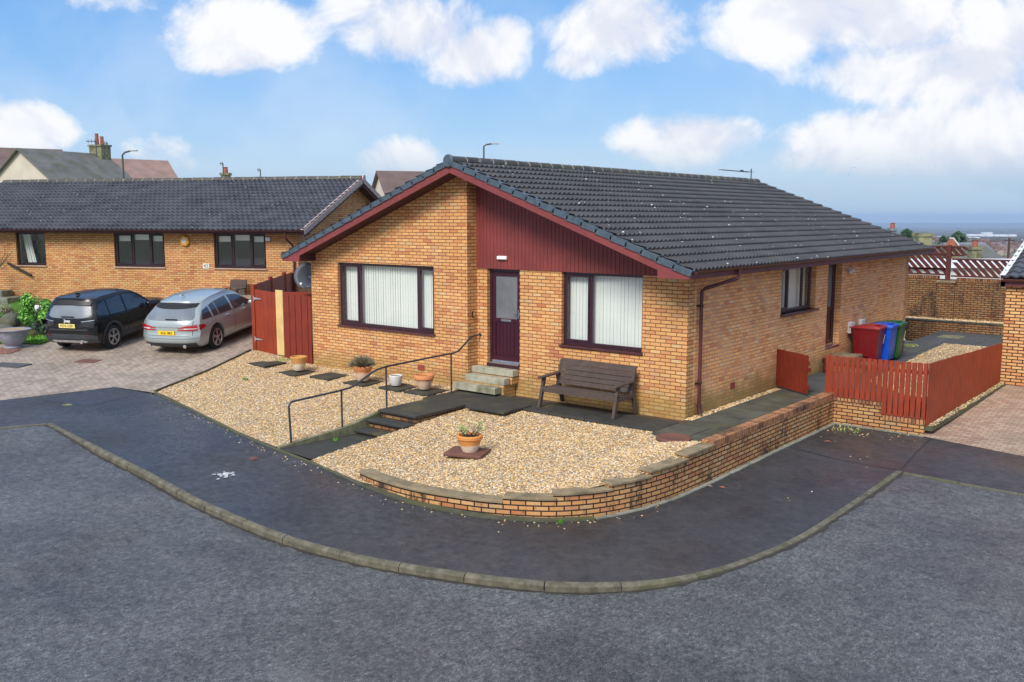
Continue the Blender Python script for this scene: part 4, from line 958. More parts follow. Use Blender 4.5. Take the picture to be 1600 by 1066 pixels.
# roof deck, soffits, boards
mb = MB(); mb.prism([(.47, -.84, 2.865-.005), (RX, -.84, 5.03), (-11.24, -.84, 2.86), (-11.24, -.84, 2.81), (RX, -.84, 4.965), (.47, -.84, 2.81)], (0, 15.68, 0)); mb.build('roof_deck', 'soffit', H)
for sgn, xa, xb, xi in ((1, .47, RX, -.19), (-1, -11.24, RX, -10.58)):
    mb = MB(); poly = [(RX, -.842, 5.02), (xa, -.842, zr(xa)-.002), (xa, -.842, 2.755), (xi, -.842, 2.755), (xi, -.842, zr(xi)-.2), (RX, -.842, zr(RX)-.2)]
    mb.prism(poly, (0, -.024, 0)); mb.build('bargeboard', 'barge', H, bevel=.003)
    yw = 0 if sgn > 0 else -.34
    mb = MB(); mb.prism([(RX, -.84, zr(RX)-.14), (xi, -.84, zr(xi)-.14), (xi, -.84, zr(xi)-.165), (RX, -.84, zr(RX)-.165)], (0, .84+yw-.001, 0))
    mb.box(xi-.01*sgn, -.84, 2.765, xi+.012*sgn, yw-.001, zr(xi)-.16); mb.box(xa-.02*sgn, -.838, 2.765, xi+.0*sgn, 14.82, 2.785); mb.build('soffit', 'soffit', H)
    mb = MB(); mb.box(xa, -.866, 2.757, xa+.022*sgn, 14.84, 2.925); mb.build('fascia', 'fascia', H, bevel=.003)
mb = MB(); mb.prism([(RX, 14.82, 5.02), (.47, 14.82, 2.86), (.47, 14.82, 2.76), (RX, 14.82, 4.84), (-11.24, 14.82, 2.76), (-11.24, 14.82, 2.86)], (0, .024, 0)); mb.build('bargeboard', 'barge', H)
slope_len = math.hypot(5.885, SL*5.885)
tile_roof('roof_tiles', (.50, -.87, zr(.5)+.03), (0, 1, 0), (-1, 0, SL), 15.74, slope_len-.03, 'tile', H, ex=.345, seed=1)
tile_roof('roof_tiles', (-11.27, -.87, zr(-11.27)+.03), (0, 1, 0), (1, 0, SL), 15.74, slope_len-.03, 'tile', H, ex=.345, seg=4, seed=2)
ridge_tiles(H, (RX, -.86, zr(RX)+.045), (RX, 14.84, zr(RX)+.045), .125)
mb = MB(); mb.lathe([(.002, -.02), (.11, -.02), (.14, 0), (.14, .05), (.12, .06)], (RX, -.865, zr(RX)+.055), 20, axis=(0, -1, 0)); mb.box(RX-.13, -.91, zr(RX)-.07, RX+.13, -.868, zr(RX)+.05); mb.build('ridge_end_cap', 'verge', H, bevel=.006)
for x0 in (.50, -11.27):
    verge_units(H, (x0, -.875, zr(x0)+.02), (RX+(.1 if x0 > 0 else -.1), -.875, zr(RX)+.0), (0, -1, 0), 17)
verge_units(H, (.50, 14.86, zr(.5)+.02), (RX+.1, 14.86, zr(RX)), (0, 1, 0), 17)
gutter(H, (.55, -.80, 2.915), (.55, 14.8, 2.93), (1, 0, 0)); gutter(H, (-11.32, -.80, 2.915), (-11.32, 14.8, 2.93), (-1, 0, 0))
mb = MB(); mb.tube([(.55, 1.02, 2.88), (.55, 1.02, 2.74), (.53, 1.0, 2.69), (.12, .44, 2.50), (.075, .40, 2.44), (.075, .40, .10)], .036, 10); mb.tube([(.55, 1.02, 2.90), (.55, 1.02, 2.80)], .046, 10)
mb.tube([(.075, .40, .72), (.075, .40, .64)], .044, 10); mb.tube([(.075, .40, .22), (.085, .40, .1), (.11, .39, .02)], .05, 10); dp = mb.build('downpipe', 'pipe', H, smooth=True)
for z in (2.15, .62): mb = MB(); mb.box(.0, .34, z, .1, .46, z+.03); mb.build('bracket', 'black', dp)
# windows
window(H, fB, 1.04, 4.39, 1.17, 2.75, [1.78, 3.80], 'vertical', casem=(0, 2))
window(H, fF, 2.36, 4.34, 1.19, 2.74, [3.06], 'vertical', casem=(0,))
window(H, fS, 4.43, 6.52, 1.66, 2.74, [5.13, 6.0], 'vertical', back=.13, casem=(0,), sillout=.1)
# front door
def door(fr, u0, u1, v0, v1, back, side=False):
    D_ = MB(); f = .065; fr.box(D_, u0, u0+f, v0+.0, v1, -back-.07, -back); fr.box(D_, u1-f, u1, v0, v1, -back-.07, -back); fr.box(D_, u0+f, u1-f, v1-f, v1, -back-.07, -back-.001)
    dr = D_.build('door_frame', 'frame', H, bevel=.004)
    a, b = u0+f+.004, u1-f-.004; lo, hi = v0+.075, v1-f-.004; mid = lo+.86; st = .085
    P_ = MB(); d0, d1 = -back-.06, -back-.012
    fr.box(P_, a, a+st, lo, hi, d0, d1); fr.box(P_, b-st, b, lo, hi, d0, d1); fr.box(P_, a+st, b-st, hi-.09, hi, d0, d1); fr.box(P_, a+st, b-st, mid, mid+.09, d0, d1); fr.box(P_, a+st, b-st, lo, lo+.1, d0, d1)
    k = 6; wd = (b-a-2*st)/k
    for i in range(k): fr.box(P_, a+st+i*wd+.003, a+st+(i+1)*wd-.003, lo+.1, mid, d0+.01, d1-.02)
    dl = P_.build('door', 'door', H, bevel=.004)
    G_ = MB(); fr.box(G_, a+st, b-st, mid+.09, hi-.09, d0+.015, d0+.025); G_.build('glass_panel', 'glass_d', dl)
    K_ = MB(); fr.box(K_, a+st, b-st, mid+.09, hi-.09, d0-.4, d0-.38); fr.box(K_, a, b, lo, hi, -1.0, -.98); K_.build('dark_hall_boards', 'dark', dl)  # boards coloured dark to stand for the unlit hall
    T_ = MB(); fr.box(T_, u0+.02, u1-.02, v0+.0, v0+.04, -back-.07, .03 if not side else .02); fr.box(T_, u0+.07, u1-.07, v0+.041, v0+.075, -back-.06, -back+.012); T_.build('threshold', 'chrome', dr, bevel=.005)
    if not side:
        X_l = MB(); fr.box(X_l, (a+b)/2-.14, (a+b)/2+.14, mid+.02, mid+.078, d1, d1+.012); X_l.build('letterbox', 'chrome', dl, bevel=.006)
        h = MB(); fr.box(h, b-.055, b-.03, mid+.12, mid+.30, d1, d1+.01); hp = fr.p(b-.042, mid+.25, d1+.01); h.tube([hp, hp+fr.n*.04, hp+fr.n*.045-fr.e*.12], .009, 8); h.build('door_handle', 'chrome', dl)
        S_ = MB(); fr.box(S_, u0-.0, u1, v0-.06, v0-.001, -.2, .035); S_.build('door_sill', 'frame', dr)
    return dr
door(fF, .30, 1.23, .60, 2.735, .09); door(fS, 7.33, 8.31, .54, 2.74, .16, True)
# steps to the doors
def tread(r, x0, y0, x1, y1, z, th=.15, mat='step'): mb = MB(); mb.box(x0, y0, z-th, x1, y1, z); return relbuild(mb, 'tread', mat, r, bevel=.012, seg=2)
fs_ = root('front_steps', (-4.8, -.3, 0), 0, 'three pale concrete steps leading up to the front door', 'steps')
tread(fs_, -5.335, -.235, -4.13, -.03, .53, .145); tread(fs_, -5.46, -.45, -4.2, -.24, .365, .15) if False else None
tread(fs_, -5.34, -.45, -4.2, -.24, .365, .15); tread(fs_, -5.5, -.68, -4.27, -.455, .19, .15)
mb = MB(); mb.box(-5.33, -.44, -.1, -4.22, -.03, .213); mb.box(-5.33, -.23, .214, -4.15, -.032, .384); relbuild(mb, 'brick_base', 'brick', fs_)
ss = root('side_steps', (.4, 7.8, 0), 0, 'two mossy concrete steps below the side door', 'steps')
tread(ss, .01, 7.3, .62, 8.35, .36, .17, 'coping'); tread(ss, .63, 7.35, .95, 8.35, .18, .17, 'coping'); mb = MB(); mb.box(.012, 7.35, -.1, .6, 8.3, .19); relbuild(mb, 'brick_base', 'brick', ss)
# small fittings on the house
mb = MB(); mb.box(-4.72, -.075, 2.94, -4.44, -.0225, 3.03); o = mb.build('bulkhead_light', 'white', H, bevel=.02, seg=2)
mb = MB(); mb.box(-4.70, -.09, 2.955, -4.46, -.076, 3.015); mb.build('lens', 'blind', o, bevel=.01)
mb = MB(); mb.box(-5.349, -.19, 1.62, -5.32, -.12, 1.76); o = mb.build('key_safe', 'black', H, bevel=.008); mb = MB(); mb.box(-5.319, -.178, 1.65, -5.312, -.135, 1.74); mb.build('keypad', 'chrome', o)
for (x0, y0, z, ax) in ((-6.93, -.347, .27, 'y'), (.0, 1.93, .28, 'x')):
    mb = MB()
    if ax == 'y': mb.box(x0, -.347, z, x0+.215, -.3405, z+.14)
    else: mb.box(.0005, y0, z, .007, y0+.215, z+.14)
    mb.build('air_brick', plain('red_air_brick', c(156, 74, 52), c(130, 58, 42), 30, .8, .8, 60), H)
mb = MB(); mb.box(.0005, 8.72, 2.47, .05, 8.80, 2.56); mb.lathe([(.05, 0), (.062, .03), (.055, .09)], (.07, 8.70, 2.5), 12, axis=(.6, -.5, -.6)); mb.lathe([(.04, 0), (.05, .03), (.045, .07)], (.07, 8.83, 2.5), 12, axis=(.6, .5, -.6)); mb.build('security_light', 'white', H, smooth=True)
for y in (8.9, 9.75): mb = MB(); mb.box(.001, y, .8, .10, y+.28, 1.10); mb.build('meter_box', 'white', H, bevel=.01)
mb = MB(); mb.tube([(-5.335+.4, -.5, 0), (-5.335+.4, -.5, .001)], .001, 4)
# satellite dish
dsh = root('satellite_dish', (-10.95, .3, 2.2), R(0), 'grey oval satellite dish on the left corner of the bungalow', 'satellite dish')
ax = Vector((.45, -.85, .25)).normalized(); a1 = ax.cross(UPZ).normalized(); a2 = a1.cross(ax)
mb = MB(); ctr = Vector((-11.28, -.08, 2.34)); rings = [(0, 0), (.25, .01), (.5, .035), (.75, .075), (1, .13)]
vs = []
for (rr, dd) in rings:
    for k in range(24): t = 2*math.pi*k/24; vs.append(ctr+a1*(.36*rr*math.cos(t))+a2*(.35*rr*math.sin(t))+ax*(-.13+dd))
vs2 = [v-ax*.012 for v in vs]; n0 = len(vs)
fsd = [(i*24+k, i*24+(k+1) % 24, (i+1)*24+(k+1) % 24, (i+1)*24+k) for i in range(4) for k in range(24)]
mb.add(vs+vs2, fsd+[tuple(x+n0 for x in f[::-1]) for f in fsd]+[(96+k, 96+(k+1) % 24, n0+96+(k+1) % 24, n0+96+k) for k in range(24)])
relbuild(mb, 'dish', 'dish', dsh, smooth='all')
mb = MB(); mb.tube([ctr-ax*.14, (-11.1, .15, 2.2), (-10.78, .2, 2.2)], .022, 8); mb.tube([ctr-ax*.13-a2*.33, ctr+ax*.34-a2*.28], .012, 6); relbuild(mb, 'mounting_arm', 'galv', dsh); mb = MB(); mb.lathe([(.03, 0), (.035, .08), (.02, .1)], ctr+ax*.33-a2*.28, 10, axis=(-ax.x, -ax.y, -ax.z)); relbuild(mb, 'lnb', 'white', dsh)
# tv aerial beyond the ridge
ta = root('tv_aerial', (RX, 14.35, 5.2), 0, 'thin comb shaped television aerial above the far end of the bungalow ridge', 'aerial')
mb = MB(); mb.tube([(RX, 14.35, 5.1), (RX, 14.35, 5.52)], .018, 6); mb.tube([(RX, 14.6, 5.42), (RX, 12.1, 5.40)], .006, 5)
for i in range(11): y = 14.1-i*.2; mb.tube([(RX-.10, y, 5.40), (RX+.10, y, 5.40)], .009, 5)
mb.box(RX-.03, 13.55, 5.40, RX+.03, 13.68, 5.45); relbuild(mb, 'aerial', 'black', ta)

# ------------------------------------------------------------------ the neighbour's bungalow
NB = root('neighbour_bungalow', NC, NROT, 'long brick bungalow behind the two parked cars, with dark tiled roof', 'house')
LN = 15.5; n0z = .4; top = 3.33; yb = 9.0; ry = 4.5; rz = 5.32; ov = .45
SN = (rz-(3.44))/(ry+ov)
def zn(y): return rz-SN*abs(y-ry)
fN = Fr((-LN, 0, 0), (1, 0, 0), (0, -1, 0))
W3 = [(-11.42, -10.14, 2.12, 3.33), (-7.23, -5.17, 2.12, 3.33), (-3.21, -1.21, 2.12, 3.33)]
mb = wall(fN, LN, -.8, top, [(a+LN, b+LN, z0, z1) for a, b, z0, z1 in W3]+[(LN-14.2, LN-13.2, .95, 3.1)])
mb.box(-.25, .25, -.8, 0, yb-.25, top); mb.box(-LN, yb-.25, -.8, 0, yb, top); mb.box(-LN, .25, -.8, -LN+.25, yb-.25, top)
mb.prism([(0, 0, top), (0, yb, top), (0, yb, zn(yb)-.09), (0, ry, zn(ry)-.09), (0, 0, zn(0)-.09)], (-.25, 0, 0)); mb.prism([(-LN, 0, top), (-LN, yb, top), (-LN, ry, zn(ry)-.09)], (.25, 0, 0))
mb.build('wall', 'brick_n', NB)
for k, (a, b, z0, z1) in enumerate(W3):
    wdt = b-a; window(NB, fN, a+LN, b+LN, z0, z1, [] if k == 0 else [a+LN+wdt*.355, a+LN+wdt*.695], 'curtain' if k == 0 else 'roller', 'frame_n', 'sill_n', .07, casem=() if k == 0 else (0, 2), blindf=1.1)
mb = MB(); fN.box(mb, LN-14.2, LN-13.2, .95, 3.1, -.14, -.09); mb.build('door', 'frame_n', NB)
mb = MB(); mb.prism([(.45, -ov, zn(-ov)-.04), (.45, ry, zn(ry)-.03), (.45, yb+ov, zn(yb+ov)-.04), (.45, yb+ov, zn(yb+ov)-.1), (.45, ry, zn(ry)-.1), (.45, -ov, zn(-ov)-.1)], (-LN-.8, 0, 0)); mb.build('roof_deck', 'soffit', NB)
tile_roof('roof_tiles', (-LN-.35, -ov-.05, zn(-ov-.05)), (1, 0, 0), (0, 1, SN), LN+.85, math.hypot(ry+ov+.05, SN*(ry+ov+.05)), 'tile_n', NB, ex=.345, roll=.20, amp=.06, lip=.045, seg=8, shape=1.0, seed=4)
tile_roof('roof_tiles', (.5, yb+ov+.05, zn(yb+ov+.05)), (-1, 0, 0), (0, -1, SN), LN+.85, math.hypot(ry+ov+.05, SN*(ry+ov+.05)), 'tile_n', NB, ex=.345, roll=.20, amp=.034, seg=4, seed=5)
ridge_tiles(NB, (.48, ry, zn(ry)+.02), (-LN-.35, ry, zn(ry)+.02), .12)
for y0, y1 in ((-ov-.05, ry-.08), (yb+ov+.05, ry+.08)): verge_units(NB, (.50, y0, zn(y0)+.0), (.50, y1, zn(y1)), (1, 0, 0), 15, 'verge_n', .12, .16)
mb = MB(); mb.lathe([(.002, -.0), (.1, 0), (.13, .02), (.13, .07)], (.49, ry, zn(ry)+.03), 16, axis=(1, 0, 0)); mb.build('ridge_end_cap', 'verge_n', NB)
for y0 in (-ov, yb+ov): mb = MB(); mb.prism([(.452, y0, zn(y0)-.06), (.452, ry, zn(ry)-.06), (.452, ry, zn(ry)-.24), (.452, y0, zn(y0)-.24)], (.02, 0, 0)); mb.build('bargeboard', 'soffit', NB)
mb = MB(); mb.box(-LN-.3, -ov-.02, top-.0, .45, -ov, top+.16); mb.build('fascia', 'soffit', NB); mb = MB(); mb.box(-LN-.3, -ov, top-.0, .449, -.001, top+.02); mb.box(.25, -ov, top-.05, .448, .0, top+.2); mb.build('soffit', 'soffit', NB)
gutter(NB, (-LN-.3, -ov-.08, top+.11), (.42, -ov-.08, top+.11), (0, -1, 0), mat='soffit')
mb = MB(); mb.tube([(-.20, -ov-.08, 3.36), (-.20, -ov-.06, 3.18), (-.14, -.14, 2.95), (-.13, -.07, 2.8), (-.13, -.07, .9)], .036, 8); mb.build('downpipe', 'pipe', NB, smooth=True)
# alarm box, number plaque, lamp
mb = MB(); mb.lathe([(.19, 0), (.19, .09), (.16, .10)], (-4.31, -.001, 3.06), 6, axis=(0, -1, 0)); al = mb.build('alarm_box', 'hex', NB); mb = MB(); mb.lathe([(.105, .101), (.105, .106)], (-4.31, -.001, 3.06), 6, axis=(0, -1, 0)); mb.build('alarm_face', 'white', al)
mb = MB(); mb.box(-3.66, -.02, 2.1, -3.42, 0, 2.27); pq = mb.build('number_plaque', 'white', NB)
TM = lambda x, y, z: Matrix.Translation((x, y, z)) @ Matrix.Rotation(math.pi/2, 4, 'X')
text_mesh('43', 'number', 'ink', pq, TM(-3.54, -.022, 2.185), .17)
mb = MB(); mb.box(-1.15, -.13, 3.08, -.98, -.03, 3.2); mb.tube([(-1.06, -.05, 3.15), (-1.06, 0, 3.2)], .02, 6); mb.build('security_light', 'white', NB, bevel=.01)
nst = root('doorstep', NW(-11.9, -.9, .7), NROT, 'grey concrete doorstep of the neighbouring house at the left edge', 'steps')
for (x0, x1, y0, y1, z) in ((-1.8, .25, .3, .85, 1.08), (-1.6, .75, .0, .85, .86), (-1.6, 1.1, -.25, .85, .62)):
    mb = MB(); mb.box(x0-.4, y0, z-.7-.22, x1, y1, z-.7+.12); mb.build('tread', 'edging', nst, bevel=.02)

# ------------------------------------------------------------------ garage at the right edge
GA = root('garage', (3.93, 7.97, 0), 0, 'brick garage at the right edge with tiled roof and white verge', 'garage')
mb = MB(); mb.box(0, 0, -.4, 5.5, .25, 2.47); mb.box(0, .25, -.4, .25, 6, 2.47); mb.box(5.25, .25, -.4, 5.5, 6, 2.47); mb.box(.25, 5.75, -.4, 5.25, 6, 2.47); mb.prism([(0, 0, 2.47), (0, 6, 2.47), (0, 3, 3.45)], (.25, 0, 0)); mb.build('wall', 'brick_g', GA)
tile_roof('roof_tiles', (-.08, -.14, 2.50), (1, 0, 0), (0, 1, .30), 5.8, 3.35, 'tile_n', GA, ex=.34, roll=.2, amp=.04, lip=.03, seg=8, shape=1.0, seed=9)
mb = MB(); mb.prism([(-.06, -.1, 2.47), (-.06, 3.0, 3.40), (-.06, 6.1, 2.47), (-.06, 6.1, 2.42), (-.06, 3.0, 3.34), (-.06, -.1, 2.42)], (5.6, 0, 0)); mb.build('roof_deck', 'soffit', GA)
verge_units(GA, (-.1, -.14, 2.51), (-.1, 3.0, 3.45), (-1, 0, 0), 9, 'render_w', .10, .12)
mb = MB(); mb.box(-.1, -.12, 2.30, 5.6, -.10, 2.46); mb.box(-.1, -.10, 2.30, 5.6, -.0, 2.32); mb.box(-.1, -.12, 2.30, -.002, 0, 2.45); mb.build('fascia', 'fascia', GA)
gutter(GA, (-.08, -.17, 2.46), (5.6, -.17, 2.46), (0, -1, 0))

# ------------------------------------------------------------------ back yard, planter, wall and trellis
def yz(x, y): return .0
struct(slabs('patio', [(1.44+(i % 3)*.0 if False else .02+i*.9, 4.6+j*.6, .02+(i+1)*.9, 4.6+(j+1)*.6, .004) for i in range(5) for j in range(23) if .02+(i+1)*.9 < 3.0+(.1 if j < 6 else 1.0)], 'patio', th=.3, seed=12))
yg = strip_sheet('gravel_bed', [(P2([(1.45, 6.2), (1.12, 12.5), (1.1, 14.5)]), P2([(3.4, 4.2), (3.85, 8), (3.85, 14.5)]))], lambda x, y: .03, 'gravel', 20, 10)
tag(yg, 'patch of golden gravel in the yard behind the long red fence', 'gravel', kind='stuff')
tag(pebbles('gravel_stones', 5000, [(1.45, 6.2), (1.12, 12.5), (1.1, 14.5), (3.85, 14.5), (3.85, 8), (3.4, 4.2)], lambda x, y: .03, (.014, .026), 11), 'loose pebbles in the yard behind the long red fence', 'gravel', kind='stuff')
struct(slabs('yard_cover', [(.4, 16.2, 1.1, 16.95, .012)], 'stone'))
pw = root('planter_wall', (0, 18.1, 0), 0, 'low dark brick planter edge filled with gravel at the back of the yard', 'planter')
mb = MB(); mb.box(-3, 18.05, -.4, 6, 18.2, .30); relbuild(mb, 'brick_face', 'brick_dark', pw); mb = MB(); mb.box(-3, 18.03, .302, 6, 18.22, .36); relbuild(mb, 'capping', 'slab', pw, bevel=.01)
mb = MB(); mb.box(-3, 18.2, -.4, 6, 18.72, .37); relbuild(mb, 'gravel_fill', 'gravel', pw)
pb = pebbles('stones', 2600, [(-2.8, 18.2), (5.5, 18.2), (5.5, 18.7), (-2.8, 18.7)], lambda x, y: .37, (.014, .028), 13); pb.parent = pw; pb.matrix_parent_inverse = Matrix.Translation(-pw.location)
bw_ = root('yard_wall', (0, 18.8, 0), 0, 'tall dark brick yard wall with a central pillar at the back', 'brick wall')
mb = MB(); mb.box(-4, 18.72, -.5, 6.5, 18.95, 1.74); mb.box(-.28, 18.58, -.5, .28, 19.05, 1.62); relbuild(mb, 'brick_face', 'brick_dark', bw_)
mb = MB(); mb.box(-4, 18.715, 1.742, -.3, 18.955, 1.85); mb.box(.3, 18.715, 1.70, 6.5, 18.955, 1.80); relbuild(mb, 'rowlock_coping', brick_mat('dark_rowlock', sc_(RC, .5), c(30, 24, 20), bw=.075, rh=.5, ms=.01, dirt=.4), bw_)
mb = MB(); mb.box(-.31, 18.55, 1.622, .31, 19.08, 1.70); relbuild(mb, 'pillar_cap', 'coping', bw_, bevel=.01)
tr = root('trellis_fence', (0, 18.8, 1.8), 0, 'maroon diagonal slat trellis fence on top of the yard wall', 'fence')
def trellis(x0, x1, z0, z1, y, sl=.16, gapx=.225, lean=.95):
    mb = MB(); x = x0-(z1-z0)*0
    s0 = x0; 
    xx = x0
    while xx < x1+(z1-z0)/lean:
        # slat leans: top-left to bottom-right
        pts = []; za, zb = z1, z0; xa, xb = xx-(z1-z0)*lean, xx
        # clip to the panel
        def clipx(xq, zq, xr, zr_, lim): t = (lim-xq)/(xr-xq); return (lim, zq+(zr_-zq)*t)
        if xb <= x0 or xa >= x1: xx += gapx; continue
        A2, B2 = (xa, za), (xb, zb)
        if A2[0] < x0: A2 = clipx(xa, za, xb, zb, x0)
        if B2[0] > x1: B2 = clipx(xa, za, xb, zb, x1)
        mb.ob((A2[0], y, A2[1]), (B2[0]-A2[0], 0, B2[1]-A2[1]), (sl, 0, 0), (0, .018, 0)); xx += gapx
    relbuild(mb, 'slats', 'trellis', tr)
    mb = MB(); mb.box(x0, y-.022, z0-.03, x1, y-.002, z0+.03); mb.box(x0, y-.022, z1-.03, x1, y-.002, z1+.03); relbuild(mb, 'trellis_rail', 'trellis', tr)
trellis(-3.4, -.08, 2.10, 2.62, 18.80); trellis(-3.4, -.08, 1.90, 2.08, 18.80, gapx=.3)
trellis(.1, 6.2, 1.86, 2.44, 18.80); trellis(-.95, .42, 2.56, 2.86, 19.1, gapx=.22)
mb = MB(); mb.box(-.07, 18.70, 1.70, .07, 18.84, 2.92); relbuild(mb, 'post', 'trellis', tr)

# ================================================================== GARDEN THINGS
def pot(x, y, z, prof, mat, label, soil=.85, grp='flower pots along the stepping stones'):
    r_ = root('flower_pot', (x, y, z), 0, label, 'flower pot', grp)
    mb = MB(); h = prof[-1][1]; rt = prof[-1][0]; inner = [(rt-.022, h), (rt-.035, h-.05), (rt*.8-.02, h*soil)]
    mb.lathe(prof+inner, (0, 0, 0), 28, capt=False); mb.build('pot', mat, r_, smooth=True)
    mb = MB(); mb.lathe([(.001, h*soil), (rt*.8-.0, h*soil)][::-1], (0, 0, 0), 16, capb=False, capt=False); 
    mb = MB(); mb.lathe([(rt*.8, h*soil-.02), (rt*.8, h*soil)], (0, 0, 0), 16); mb.build('compost', 'soil', r_)
    return r_
PR_A = [(.115, 0), (.13, .02), (.165, .14), (.20, .26), (.205, .29), (.215, .31), (.218, .34), (.205, .355)]
pot(-10.33, -1.17, .03, PR_A, 'pot_a', 'empty glazed pot with faded base, leftmost of the pots beside the red fence')
lv = pot(-7.95, -1.17, .03, [(.13, 0), (.145, .02), (.19, .18), (.21, .26), (.225, .275), (.23, .33), (.215, .35)], 'pot_b', 'terracotta pot holding a grey lavender bush under the front window', .9)
q = random.Random(21); mb = MB()
for i in range(420):
    t = q.uniform(0, 6.28); el = q.uniform(.15, 1.5); rr = q.uniform(.18, .34); d = Vector((math.cos(t)*math.cos(el), math.sin(t)*math.cos(el), math.sin(el)*1.0)); p0 = Vector((d.x*.08, d.y*.08, .31)); p1 = p0+d*rr; sd_ = d.orthogonal().normalized()*.007; m_ = p0.lerp(p1, .75)
    mb.add([p0-sd_*.6, p0+sd_*.6, m_+sd_*1.4, p1, m_-sd_*1.4], [(0, 1, 2, 3, 4)])
mb.build('lavender', 'leaf_l', lv, autouv=False)
pot(-6.88, -1.12, .03, [(.11, 0), (.12, .03), (.135, .06), (.155, .2), (.16, .22), (.155, .23)], 'white', 'small white pot on the stepping stone beside the tall handrail post', .9)
pot(-6.03, -1.06, .03, [(.12, 0), (.135, .02), (.18, .15), (.205, .22), (.225, .24), (.23, .30), (.215, .325)], 'pot_b', 'empty terracotta pot with bulging rim nearest the front steps')
pd = pot(-1.93, -4.16, -.17, [(.115, 0), (.125, .015), (.175, .14), (.205, .24), (.225, .25), (.23, .30), (.215, .315)], 'pot_d', 'salt stained terracotta pot with a straggly geranium alone on the gravel', .88, None)
mb = MB(); ml = MB()
for i in range(20):
    t = q.uniform(0, 6.28); p = Vector((q.uniform(-.08, .08), q.uniform(-.08, .08), .27)); pts = [p]; d = Vector((math.cos(t)*1.1, math.sin(t)*1.1, .8)).normalized()
    for k in range(5): d = (d+Vector((q.uniform(-.25, .25), q.uniform(-.25, .25), q.uniform(-.05, .15)))).normalized(); p = p+d*q.uniform(.04, .075); pts.append(p)
    mb.tube(pts, .005, 5, .003)
    for k in range(4 if i % 2 else 2):
        b = pts[-1-q.choice((0, 0, 1, 2))]+Vector((q.uniform(-.03, .03), q.uniform(-.03, .03), q.uniform(-.02, .03))); r0 = q.uniform(.014, .030); nn = Vector((q.uniform(-.6, .6), q.uniform(-.9, .1), 1)).normalized(); a = nn.orthogonal().normalized(); b2 = nn.cross(a)
        ml.add([b+a*r0*math.cos(k2*math.pi/3)+b2*r0*math.sin(k2*math.pi/3)+nn*.004*(k2 % 2) for k2 in range(6)], [tuple(range(6))])
mb.build('stems', 'bark', pd, smooth=True); ml.build('leaves', 'leaf_g', pd, autouv=False)
mb = MB(); mb.ob((-2.2, -4.55, -.2), (.66, .22, 0), (-.2, .52, 0), (0, 0, .055)); tag(mb.build('slab', 'iron', origin=(-1.93, -4.2, -.2), bevel=.008), 'dark brown slab beneath the geranium pot on the gravel', 'paving slab')
mb = MB(); mb.lathe([(.31, 0), (.315, .03), (.30, .045), (.27, .05), (.26, .042), (.001, .046)], (0, 0, 0), 32, capt=False); o = mb.build('manhole_cover', 'iron', smooth=True); o.location = (.66, -1.66, -.02); tag(o, 'round rusty manhole cover at the corner of the gravel beside the wall', 'manhole cover')
mb = MB(); mb.lathe([(.055, 0), (.07, .03), (.065, .07), (.04, .10), (.001, .11)], (0, 0, 0), 12, capt=False); o = mb.build('garden_stone', 'rock', smooth=True); o.location = (-10.75, -.85, .02); tag(o, 'rounded dark stone behind the leftmost faded pot', 'stone')
# weeds
def tuft(x, y, z, r_, n, lab, seed, mat='grass'):
    mb = MB(); q = random.Random(seed)
    for i in range(n):
        t = q.uniform(0, 6.28); rr = r_*math.sqrt(q.random()); px, py = x+rr*math.cos(t), y+rr*math.sin(t); h = q.uniform(.02, .06); a = q.uniform(0, 6.28); w_ = .012
        mb.add([(px-w_*math.cos(a), py-w_*math.sin(a), z), (px+w_*math.cos(a), py+w_*math.sin(a), z), (px+q.uniform(-.03, .03), py+q.uniform(-.03, .03), z+h)], [(0, 1, 2)])
    return tag(mb.build('weed', mat, origin=(x, y, z), autouv=False), lab, 'weed')
tuft(-11.8, -.5, .08, .28, 260, 'bright green moss and grass at the foot of the red gate', 1); tuft(-10.6, -2.6, -.05, .08, 40, 'tiny green weed in the left gravel garden', 2)
tuft(-5.05, -4.5, -.37, .07, 30, 'small weed in the joint of the sunken entry path', 3); tuft(.9, -5.42, -.5, .06, 36, 'bright weed at the foot of the curved wall', 4); tuft(.28, 13.5, .0, .3, 300, 'pale weeds at the far corner of the bungalow', 5, 'leaf_g'); tuft(2.05, 3.1, -.5, .3, 80, 'scattered moss in the inner corner of the garden walls', 6, 'leaf_g')

